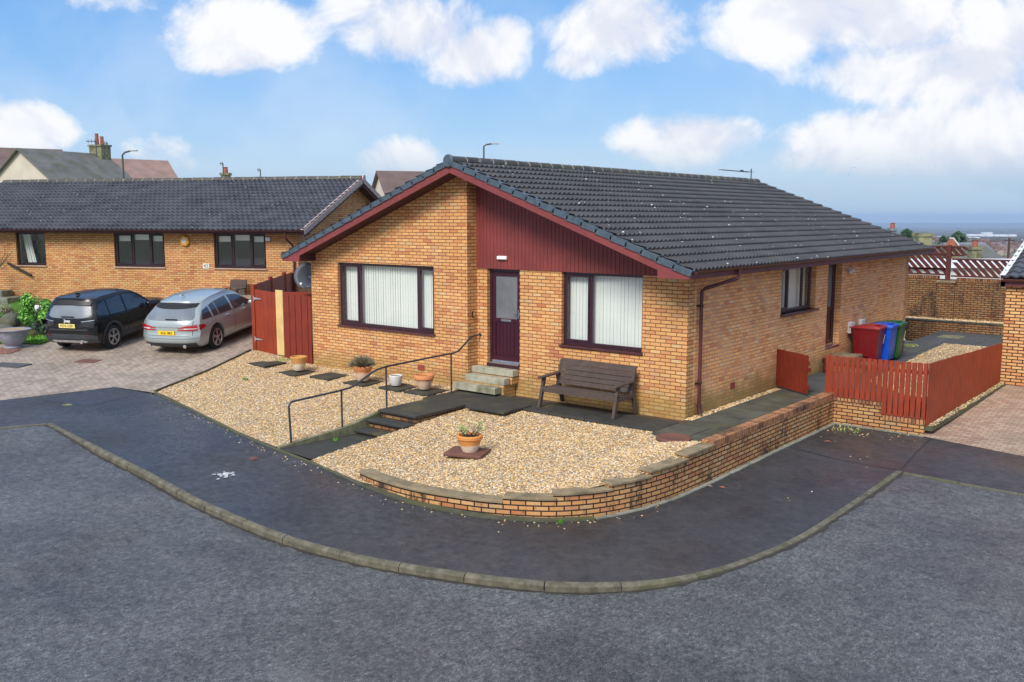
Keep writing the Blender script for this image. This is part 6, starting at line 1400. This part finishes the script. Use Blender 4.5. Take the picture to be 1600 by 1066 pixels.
# bare climbing tree at the left edge
bt = root('bare_tree', NW(-11.75, -1.2, gzd(-11.75, -1.2)), 0, 'leafless twiggy tree against the wall at the far left edge', 'tree')
mb = MB(); q = random.Random(17)
def branch(p, d, l, r_, depth):
    pts = [p]; 
    for k in range(4): d = (d+Vector((q.uniform(-.25, .25), q.uniform(-.2, .2), q.uniform(-.1, .15)))).normalized(); p = p+d*l/4; pts.append(p)
    mb.tube(pts, r_, 5, r_*.55)
    if depth:
        for k in range(3 if depth > 1 else 4): branch(q.choice(pts[2:]), (d+Vector((q.uniform(-.9, .9), q.uniform(-.6, .6), q.uniform(-.3, .6)))).normalized(), l*.68, r_*.5, depth-1)
for k in range(4): branch(Vector((q.uniform(-.3, .1), 0, 0)), Vector((q.uniform(-.2, .5), 0, 1)).normalized(), 1.3, .03, 3)
mb.build('branches', 'bark', bt, smooth=True)
bl = MB(); p = NW(-11.0, -.12, 0); bl.tube([NW(-11.75, -.1, 2.2), NW(-11.2, -.1, 1.95), NW(-10.75, -.1, 1.75)], .045, 8); tag(bl.build('stair_handrail', 'black'), 'short dark sloping handrail fixed to the wall by the doorstep', 'handrail')
# edging between the drive and the left gravel
edging('kerb_strip', P2([(-11.2, -4.6), (-12.2, -2.45), (-13.25, -.5)]), .07, .05, 'edging_d', side=-1, zf=lambda p: max(zdrive(p.x, p.y), zg(p.x, p.y)))
# marks on the pavement
for (u, v, w_, d_, mt, lb) in ((396, 717, .17, .13, 'white', 'small pale rusty valve cover in the pavement below the handrail'), (105, 631, .2, .14, 'stone', 'small cover in the tarmac patch beside the drive')):
    p = onz(u, v, -.32); p = onz(u, v, gz(p.x)); mb = MB(); mb.box(-w_/2, -d_/2, -.03, w_/2, d_/2, .008); o = mb.build('valve_cover', 'iron' if mt == 'white' else mt); o.location = (p.x, p.y, gz(p.x)); tag(o, lb, 'valve cover')
q = random.Random(31)
def splat(name, u, v, r_, mat, lab, cat, n=18, el=1.0):
    p = onz(u, v, -.3); p = onz(u, v, gz(p.x)); mb = MB()
    for k in range(n):
        cx, cy = q.gauss(0, r_*.55), q.gauss(0, r_*.4*el); rr = r_*q.uniform(.04, .24); mb.add([(cx+rr*math.cos(t)*q.uniform(.7, 1.2), cy+rr*math.sin(t)*q.uniform(.7, 1.2), .004+.0004*k) for t in [i*math.pi/4.5 for i in range(9)]], [tuple(range(9))])
    o = mb.build(name, mat); o.location = (p.x, p.y, gz(p.x)); return tag(o, lab, cat)
splat('paint_splash', 350, 743, .19, 'white', 'white paint splash on the wet pavement', 'paint mark', 34)
splat('leaf_litter', 1345, 670, .0, 'soil', 'leaf litter', 'litter', 0) if False else None
for (u, v, lb) in ((1108, 760, 'pale fallen leaf lying by the curved wall'), (1128, 762, 'reddish fallen leaf lying by the curved wall'), (1293, 690, 'reddish fallen leaf on the pavement near the picket fence')):
    p = onz(u, v, -.495); mb = MB(); mb.add([(-.06, 0, .006), (0, -.03, .012), (.07, 0, .008), (0, .035, .02)], [(0, 1, 2, 3)]); o = mb.build('fallen_leaf', 'terra' if 'red' in lb else 'coping'); o.location = (p.x, p.y, -.498); tag(o, lb, 'leaf')
# tarmac seams: slightly different repair areas
def dark_strip(name, pts, wd, mat='ink', lift=.004):
    mb = MB(); pts = [V3((x, y, 0)) for x, y in pts]
    for a, b in zip(pts, pts[1:]):
        t = (b-a).normalized(); n_ = Vector((-t.y, t.x, 0))*wd/2; n2 = 8
        for k in range(n2):
            p, r2 = a.lerp(b, k/n2), a.lerp(b, (k+1)/n2); vs = [p-n_, r2-n_, r2+n_, p+n_]; mb.add([(v.x, v.y, gz(v.x)+lift) for v in vs], [(0, 1, 2, 3)])
    return struct(mb.build(name, mat))
M['seam'] = plain('bitumen_seam', c(40, 40, 44), c(30, 30, 34), 5, .6)
dark_strip('tarmac_seam', [(1.75, .95), (2.8, .6), (3.85, .55)], .022, 'seam'); dark_strip('tarmac_seam', [(3.9, .6), (3.75, 2.0), (3.65, 3.4)], .022, 'seam')
struct(flat_poly('tarmac_patch', [(-12.2, -6.75), (-11.0, -6.35), (-11.3, -5.2), (-12.35, -5.5)], lambda x, y: gz(x), 'patch', .004))

hg = root('garden_hedge', (-14.5, 13.5, -.3), 0, 'dark green hedge glimpsed between the two bungalows', 'hedge')
leafy(hg, 'leaf_d', 3600, 1.6, .09, (0, 0, 1.3), (2.0, .5, .75), 51, clumps=40)
# ================================================================== BACKGROUND, LEFT
def house(loc, az, L_, W_, wallh, rise, wmat, rmat, label, chim=(), name='house', over=.25, base=-3, windows=(), half=False):
    """ridge runs along local x; az: bearing of the ridge from the viewing direction"""
    d = azdir(az); r_ = root(name, loc, math.atan2(d.y, d.x), label, 'house'); hw = W_/2; hl = L_/2
    mb = MB(); mb.box(-hl, -hw, base, hl, hw, wallh); mb.prism([(-hl, -hw, wallh), (-hl, hw, wallh), (-hl, 0, wallh+rise)], (L_, 0, 0)); mb.build('wall', wmat, r_)
    mb = MB(); k = over; t = .12; sl = rise/hw
    for sg in (-1, 1): mb.prism([(-hl-k, 0, wallh+rise+.10), (-hl-k, sg*(hw+k), wallh-sl*k+.10), (-hl-k, sg*(hw+k), wallh-sl*k), (-hl-k, 0, wallh+rise)], (L_+2*k, 0, 0))
    rf = mb.build('roof', rmat, r_)
    for (cx, cy, cw, cd, ch, pots, cm) in chim:
        zb = wallh+rise*(1-abs(cy)/hw)-.5; mb = MB(); mb.box(cx-cw/2, cy-cd/2, zb, cx+cw/2, cy+cd/2, zb+.5+ch); mb.box(cx-cw/2-.06, cy-cd/2-.06, zb+.5+ch, cx+cw/2+.06, cy+cd/2+.06, zb+.62+ch); co = mb.build('chimney', cm, rf)
        for i in range(pots): mb = MB(); py = cy+(i-(pots-1)/2)*.45; mb.lathe([(.13, 0), (.11, .5+.2*i), (.14, .52+.2*i)], (cx, py, zb+.62+ch), 10); mb.build('chimney_pot', 'terra', co)
    for (side, u, v, w2, h2) in windows:
        mb = MB(); 
        if side == 'end': mb.box(-hl-.03, u-w2/2, v, -hl+.05, u+w2/2, v+h2)
        else: mb.box(u-w2/2, -hw-.03, v, u+w2/2, -hw+.05, v+h2)
        mb.build('window', 'car_glass', r_)
    return r_
def P3(u, v, d): return at(u, v, d)
# cream house with mossy tiles above the neighbour's ridge
p = P3(99, 239, 58)
house((p.x, p.y, p.z-2.4), 26, 5.9, 7.0, 0, 2.4, 'render', 'mosstile', 'cream rendered house with mossy tiled roof and chimney above the neighbour ridge', chim=[(2.75, 0, .75, 1.1, .55, 2, 'stone')], base=-8)
p = P3(6, 233, 66); house((p.x, p.y, p.z-2.6), 60, 7, 8, 0, 2.6, 'render', 'brownroof', 'pale gabled house cut by the left edge of the picture', base=-8, windows=[('end', .4, -.9, .8, .9)])
p = P3(212, 251, 74); house((p.x, p.y, p.z-2.8), 50, 4.6, 8, 0, 2.8, 'render', 'redtile', 'house with red brown roof right of the mossy chimney', base=-8)
p = P3(640, 270, 62); house((p.x, p.y, p.z-2.2), 70, 4, 7, 0, 2.2, 'render', 'brownroof', 'brown tiled roof peeping over the left slope of the bungalow', base=-8)
def aerial(u, v0, v1, d, lab, arms=3, wd=.8):
    p0, p1 = P3(u, v0, d), P3(u, v1, d); r_ = root('tv_aerial', p0, 0, lab, 'aerial'); mb = MB(); h = p1.z-p0.z; mb.tube([(0, 0, 0), (0, 0, h)], .035, 6); mb.tube([(0, 0, h*.95), tuple(RT*-wd+UPZ*h*.95)], .02, 5)
    for k in range(arms): q0 = RT*(-wd*(k+.3)/arms); mb.tube([tuple(q0+UPZ*h*.95-FH*.25), tuple(q0+UPZ*h*.95+FH*.25)], .015, 4); mb.tube([tuple(q0+UPZ*(h*.95-.12)), tuple(q0+UPZ*(h*.95+.12))], .015, 4)
    mb.build('mast', 'lamp', r_)
aerial(151, 245, 220, 57, 'television aerial left of the mossy chimney pots', 3, .6); aerial(168, 240, 223, 58, 'thin television aerial right of the mossy chimney pots', 2, .2)
aerial(349, 275, 255, 60, 'small television aerial beside the lone chimney pot on the skyline', 2, .2); aerial(407, 278, 265, 60, 'tiny television aerial above the right part of the neighbour roof', 2, .2)
def chimney(u, v0, v1, d, w_, mat, lab, pots=1, ph=.4):
    p0, p1 = P3(u, v0, d), P3(u, v1, d); r_ = root('chimney_stack', p0, AZ, lab, 'chimney'); h = p1.z-p0.z-ph*pots if pots else p1.z-p0.z; mb = MB(); mb.box(-w_/2, -w_/2, -4, w_/2, w_/2, h); mb.box(-w_/2-.06, -w_/2-.06, h-.16, w_/2+.06, w_/2+.06, h); mb.build('stack', mat, r_)
    for i in range(pots): mb = MB(); mb.lathe([(.16, 0), (.13, ph), (.17, ph+.02)], (0, 0, h), 12); mb.build('chimney_pot', 'terra', r_)
    return r_
chimney(353, 280, 262, 61, .5, 'stone', 'lone chimney pot on the skyline above the neighbour roof', 1, .35)
def lamp(u, v0, v1, ua, va, d, lab):
    p0, p1 = P3(u, v0, d), P3(u, v1, d); arm = (ua-u)/FPX*d; rise = (v1-va)/FPX*d; r_ = root('street_lamp', (p0.x, p0.y, -.8), 0, lab, 'street lamp', 'street lamps on the skyline'); H_ = p1.z+.8; mb = MB()
    mb.tube([(0, 0, 0), (0, 0, H_-2.5)], .07, 8); mb.tube([(0, 0, H_-2.5), (0, 0, H_), tuple(RT*.12+UPZ*(H_+rise*.6)), tuple(RT*.35+UPZ*(H_+rise*.9)), tuple(RT*(arm*.55)+UPZ*(H_+rise))], .045, 8); mb.build('pole', 'lamp', r_, smooth=True)
    mb = MB(); a = RT*(arm*.5)+UPZ*(H_+rise-.03); mb.ob(tuple(a-FH*.09), tuple(RT*arm*.5), tuple(FH*.18), (0, 0, .07)); mb.build('lamp_head', 'galv', r_, bevel=.02)
lamp(193, 276, 243, 217, 236, 46, 'slim street lamp left of the red brown roof'); lamp(756, 250, 229, 780, 225, 50, 'slim street lamp behind the front end of the bungalow ridge')

# ================================================================== BACKGROUND, RIGHT: roofs and the town below
chimney(1394, 366, 349, 60, .35, 'greyroof', 'red chimney pot just above the rear slope of the bungalow roof', 1, .32)
chimney(1440, 402, 364, 44, .62, 'stone', 'square mossy stone chimney beyond the end of the bungalow roof', 0)
p = P3(1485, 392, 46)
cc_ = root('chimney_stack', p, AZ, 'mossy chimney with a small white edged gabled terracotta cowl', 'chimney'); mb = MB(); mb.box(-.28, -.3, -4, .28, .3, .25); mb.box(-.33, -.36, .18, .33, .36, .27); mb.build('stack', 'stone', cc_)
mb = MB(); mb.prism([(-.2, -.2, .27), (.2, -.2, .27), (.02, -.2, .58)], (0, .4, 0)); mb.build('cowl', 'terra', cc_); mb = MB(); mb.ob((.0, -.22, .60), (.34, 0, -.42), (0, .44, 0), (.03, 0, .05)); mb.build('cowl_cap', 'render_w', cc_)
chimney(1522, 402, 376, 50, .5, 'stone', 'chimney with orange clay pot right of the gabled cowl', 1, .32)
for (u, v, d, L_, W_, rise, wm, rm, az, lb) in (
  (1490, 385, 52, 3.0, 6, 1.0, 'render', 'mosstile', 84, 'low house with yellow mossy roof just above the trellis'),
  (1506, 381, 75, 3.2, 6, 1.6, 'render_g', 'greyroof', 80, 'grey slate roof between the two chimneys beyond the trellis')):
    p = P3(u, v, d); house((p.x, p.y, p.z-rise), az, L_, W_, 0, rise, wm, rm, lb, base=-7)
q = random.Random(77)
walls = ['render_w', 'render', 'render_g', 'render_w']; roofs = ['greyroof', 'redtile', 'brownroof', 'greyroof', 'mosstile']
wn_ = {'render_w': 'white', 'render': 'cream', 'render_g': 'grey'}; rn_ = {'greyroof': 'grey slate', 'redtile': 'red tiled', 'brownroof': 'brown slate', 'mosstile': 'mossy tiled'}
spots = [(1545, 397, 95, 'nearest the bare purple trees'), (1590, 399, 100, 'half hidden by the garage verge'), (1462, 378, 150, 'left of the dark conifer'), (1534, 391, 150, 'just above the orange clay pot'), (1566, 386, 170, 'left of the tall pole'),
         (1586, 383, 180, 'right of the tall pole'), (1600, 391, 140, 'at the right edge above the garage'), (1448, 378, 210, 'right of the square mossy chimney'), (1556, 379, 260, 'in the second row above the bare trees'), (1528, 381, 240, 'with a bright gable in the middle distance'),
         (1578, 376, 300, 'in the third row near the pole top'), (1598, 375, 320, 'in the third row at the right edge'), (1470, 372, 330, 'far off left of the conifer tip'), (1510, 376, 300, 'far off right of the conifer'), (1540, 373, 420, 'tiny in the far row of the town')]
for i, (u, v, d, where) in enumerate(spots):
    d *= 2.8; wm, rm = walls[i % 4], roofs[(i*2+i//3) % 5]; L_ = q.uniform(8, 14); W_ = q.uniform(6, 8); rise = q.uniform(2.2, 3.2); p = P3(u, v, d)
    house((p.x, p.y, p.z-rise), q.choice((20, 75, 50, -40, 88)), L_, W_, 0, rise, wm, rm, '%s house with %s roof, %s' % (wn_[wm], rn_[rm], where), base=-9, chim=[(L_*.35, 0, .9, .6, .9, 1, wm)] if i % 2 else (), windows=[('side', -1.5, -1.9, 1.1, 1.1), ('side', 1.8, -1.9, 1.1, 1.1), ('end', 0, -1.5, 1, 1.1)])
def conifer(u, v0, v1, d, w_, lab, seed, mat='leaf_d', name='conifer', trunk=True, sq=(1, 1, 1.0)):
    p0, p1 = P3(u, v0, d), P3(u, v1, d); h = p1.z-p0.z; r_ = root(name, p0, 0, lab, 'tree'); q = random.Random(seed); mb = MB()
    for i in range(700):
        t = q.random()**.8; rr = w_*(1-t**2.2)*q.uniform(.5, 1.1)*(.8+.25*math.sin(t*9+q.random())); a = q.uniform(0, 6.28); p = Vector((rr*math.cos(a), rr*math.sin(a), h*t*1.02)); s_ = w_*q.uniform(.10, .2); d1 = Vector((math.cos(a), math.sin(a), q.uniform(-.4, .3))).normalized(); d2 = d1.orthogonal().normalized()
        mb.add([p-d2*s_*.6, p+d1*s_*.2+UPZ*s_*.5, p+d2*s_*.6, p+d1*s_], [(0, 1, 2, 3)])
    mb.build('crown', mat, r_, autouv=False); mb = MB(); mb.tube([(0, 0, -6), (0, 0, h*.9)], w_*.12, 7, w_*.03); mb.build('trunk', 'bark', r_)
conifer(1496, 387, 363, 118, 1.7, 'tall dark evergreen tree with two tops beyond the gabled cowl', 1); conifer(1490, 387, 366, 116, 1.1, 'slimmer evergreen joined to the tall dark tree', 2)
conifer(1473, 384, 369, 116, .95, 'small rounded dark tree left of the gabled cowl', 3); conifer(1416, 379, 359, 160, 2.0, 'rounded dark tree above the rear slope of the bungalow roof', 4)
def bare(u, v0, v1, d, w_, lab, seed):
    p0, p1 = P3(u, v0, d), P3(u, v1, d); h = p1.z-p0.z; r_ = root('bare_tree', p0, 0, lab, 'tree', 'bare trees among the far houses'); q = random.Random(seed); mb = MB()
    for i in range(700):
        a = q.uniform(0, 6.28); el = q.uniform(.1, 1.5); rr = q.uniform(.4, 1.0); p = Vector((math.cos(a)*math.cos(el)*w_*rr, math.sin(a)*math.cos(el)*w_*rr, h*.3+math.sin(el)*h*.7*rr)); dd = Vector((q.uniform(-1, 1), q.uniform(-1, 1), q.uniform(.2, 1.4))).normalized()*h*.16; o_ = dd.orthogonal().normalized()*h*.017
        mb.add([p-o_, p+o_, p+dd], [(0, 1, 2)])
    mb.build('crown', 'twig', r_, autouv=False); mb = MB(); mb.tube([(0, 0, -5), (0, 0, h*.5)], h*.03, 6, h*.012)
    for k in range(6): t = k*1.05; mb.tube([(0, 0, h*.2), (math.cos(t)*w_*.4, math.sin(t)*w_*.4, h*.55), (math.cos(t)*w_*.7, math.sin(t)*w_*.7, h*.85)], h*.014, 5, h*.005)
    mb.build('trunk', 'bark', r_)
for i, (u, v0, v1, d, w_, lb) in enumerate(((1541, 398, 377, 110, 1.6, 'leafless purple grey tree right of the orange clay pot'), (1556, 398, 380, 120, 1.7, 'leafless tree left of the tall pole'), (1530, 392, 374, 160, 2.4, 'broad leafless tree behind the chimney with the orange pot'), (1432, 382, 366, 200, 2.6, 'leafless tree left of the square mossy chimney'), (1455, 384, 368, 170, 2.2, 'leafless tree right of the square mossy chimney'), (1585, 394, 378, 130, 1.8, 'leafless tree right of the tall pole'))):
    bare(u, v0, v1, d*2.5, w_*2.5, lb, 40+i)
tp = root('telegraph_pole', P3(1575, 404, 80), 0, 'tall thin dark pole rising above the far houses', 'pole'); mb = MB(); mb.tube([(0, 0, -5), (0, 0, 1.75)], .09, 8); mb.build('pole', 'bark', tp); mb = MB(); mb.ob((-.4, -.04, 1.5), (.8, 0, 0), (0, .08, 0), (0, 0, .08)); mb.build('crossarm', 'bark', tp)
# pale low building seen through the trellis
lb_ = root('low_building', P3(1500, 431, 40), AZ, 'pale long low building seen through the trellis slats', 'building'); mb = MB(); mb.box(-6, 0, -3, 9, 5, .45); mb.build('wall', 'render_w', lb_); mb = MB(); mb.prism([(-6.2, -.2, .35), (-6.2, 5.2, .35), (-6.2, 2.5, .62)], (15.4, 0, 0)); mb.build('roof', 'metalroof', lb_)
# masses that read as one: town, woods and sheds on the plain
mb = MB()
for i in range(1900):
    d = 480*math.exp(q.uniform(0, 2.5)); a = R(q.uniform(8, 34)); v = FH*math.cos(a)+RT*math.sin(a); x, y = CAM.x+v.x*d, CAM.y+v.y*d; z = zter(x, y); s_ = q.uniform(5, 11)*(1+d/2500); t = q.uniform(0, 3); c_, s2 = math.cos(t)*s_, math.sin(t)*s_; hh = q.uniform(4, 7)*(1+d/9000)
    vs = [(x+c_, y+s2, z-2), (x-s2*.6, y+c_*.6, z-2), (x-c_, y-s2, z-2), (x+s2*.6, y-c_*.6, z-2), (x+c_, y+s2, z+hh*.55), (x-s2*.6, y+c_*.6, z+hh*.55), (x-c_, y-s2, z+hh*.55), (x+s2*.6, y-c_*.6, z+hh*.55), (x+(c_+s2*.6)*.5, y+(s2-c_*.6)*.5, z+hh), (x-(c_+s2*.6)*.5, y-(s2-c_*.6)*.5, z+hh)]
    mb.add(vs, [(0, 1, 5, 4), (1, 2, 6, 5), (2, 3, 7, 6), (3, 0, 4, 7), (4, 5, 9, 8) if False else (4, 5, 6, 7)])
tag(mb.build('distant_town', 'fartown', autouv=False), 'hazy mass of houses of the far town on the plain', 'town', kind='stuff')
mb = MB()
for i in range(6500):
    d = 900*math.exp(q.uniform(0, 2.7)); a = R(q.uniform(6, 36)); v = FH*math.cos(a)+RT*math.sin(a); x, y = CAM.x+v.x*d, CAM.y+v.y*d; z = zter(x, y); s_ = q.uniform(5, 11)*(1+d/1500); h = q.uniform(4, 8)*(1+d/9000)
    if q.random() < .5: x += 0
    mb.add([(x-RT.x*s_, y-RT.y*s_, z-1), (x+RT.x*s_, y+RT.y*s_, z-1), (x+RT.x*s_*.6, y+RT.y*s_*.6, z+h*.8), (x, y, z+h), (x-RT.x*s_*.7, y-RT.y*s_*.7, z+h*.75), (x+FH.x*s_, y+FH.y*s_, z+h*.5)], [(0, 1, 2, 3, 4), (4, 3, 5), (3, 2, 5)])
tag(mb.build('distant_woods', 'farwood', autouv=False), 'hazy belts of woodland across the far plain', 'woods', kind='stuff')
mb = MB()
for (u0, u1, v, d, hh) in ((1514, 1554, 366.5, 3600, 16), (1514, 1532, 371, 3100, 8), (1549, 1590, 367, 3700, 10), (1455, 1480, 369.5, 3300, 8), (1537, 1552, 363.5, 4200, 10), (1437, 1452, 371, 3100, 10), (1500, 1512, 373, 2800, 9)):
    for k in range(3):
        a0, a1 = lerp(u0, u1, k/3), lerp(u0, u1, (k+.9)/3); pa, pb_ = P3(a0, v, d), P3(a1, v, d); zb = pa.z-hh*.7; dv = FH*25
        mb.add([(pa.x, pa.y, zb), (pb_.x, pb_.y, zb), (pb_.x, pb_.y, pa.z), (pa.x, pa.y, pa.z), (pa.x+dv.x, pa.y+dv.y, zb), (pb_.x+dv.x, pb_.y+dv.y, zb), (pb_.x+dv.x, pb_.y+dv.y, pa.z+1), (pa.x+dv.x, pa.y+dv.y, pa.z+1)], [(0, 1, 2, 3), (3, 2, 6, 7), (1, 5, 6, 2), (4, 0, 3, 7), (5, 4, 7, 6)])
tag(mb.build('distant_sheds', 'metalroof', autouv=False), 'long pale industrial sheds shining on the hazy plain', 'sheds', kind='stuff')
# hills on the horizon
def hills(name, d, zb, prof, seed):
    mb = MB(); q = random.Random(seed); n = 160; vs = []
    for i in range(n+1):
        a = R(lerp(-60, 75, i/n)); deg = math.degrees(a); v = FH*math.cos(a)+RT*math.sin(a); h = prof(deg)
        for (k, f) in ((0, 0), (.06, .55), (.14, 1), (.5, .6)): r2 = d*(1+k); vs.append((CAM.x+v.x*r2, CAM.y+v.y*r2, zb+h*f))
    mb.add(vs, [(i*4+j, (i+1)*4+j, (i+1)*4+j+1, i*4+j+1) for i in range(n) for j in range(3)]); return struct(mb.build(name, 'hill', smooth='all', autouv=False))
hills('hills', 15000, -150, lambda g: 38+24*math.exp(-((g-27)/5)**2)+10*math.sin(g*.9)+5*math.sin(g*2.7), 1)
hills('hills', 19000, -150, lambda g: 20+18*math.exp(-((g-20)/8)**2)+8*math.sin(g*.5), 2)
# birds
def bird(u, v, d, sp, lab, tilt=0):
    mb = MB(); mb.add([(-sp, 0, .25*sp), (-sp*.45, -.09*sp, .32*sp), (0, -.1*sp, 0), (0, .14*sp, 0), (-sp*.45, .12*sp, .3*sp), (sp, 0, .25*sp), (sp*.45, -.09*sp, .32*sp), (sp*.45, .12*sp, .3*sp)], [(0, 1, 4), (1, 2, 3, 4), (5, 7, 6), (6, 7, 3, 2)])
    mb.lathe([(.001, -.3*sp), (.07*sp, -.1*sp), (.08*sp, .1*sp), (.03*sp, .3*sp), (.05*sp, .42*sp)], (0, 0, 0), 7, axis=(0, 1, 0)); p = P3(u, v, d); o = mb.build('bird', 'ink', smooth='all'); o.location = p; o.rotation_euler = (R(20), R(tilt), AZ+R(30)); return tag(o, lab, 'bird', 'birds in the sky')
bird(583, 197, 60, .17, 'lone dark bird in open blue sky above the bungalow', 70)
for i, (u, v) in enumerate(((1299, 270), (1331, 263), (1336, 262), (1326, 273), (1395, 275), (1340, 248), (1461, 259))): bird(u, v, 240, .42, 'tiny far gull low over the clouds above the right roof slope', q.uniform(-30, 30))
# the air
hz = MB(); hz.box(-26000, -26000, -320, 26000, 26000, 60)
hm = bpy.data.materials.new('haze'); hm.use_nodes = True; ht = hm.node_tree; ht.nodes.clear(); ho = ht.nodes.new('ShaderNodeOutputMaterial'); hv = ht.nodes.new('ShaderNodeVolumePrincipled'); ht.links.new(hv.outputs[0], ho.inputs['Volume'])
hv.inputs['Color'].default_value = (.58, .76, 1, 1); hv.inputs['Density'].default_value = .0001; hv.inputs['Anisotropy'].default_value = 0
M['haze'] = hm; tag(hz.build('haze', 'haze', autouv=False), 'pale blue haze that softens the far plain', 'haze', kind='stuff')
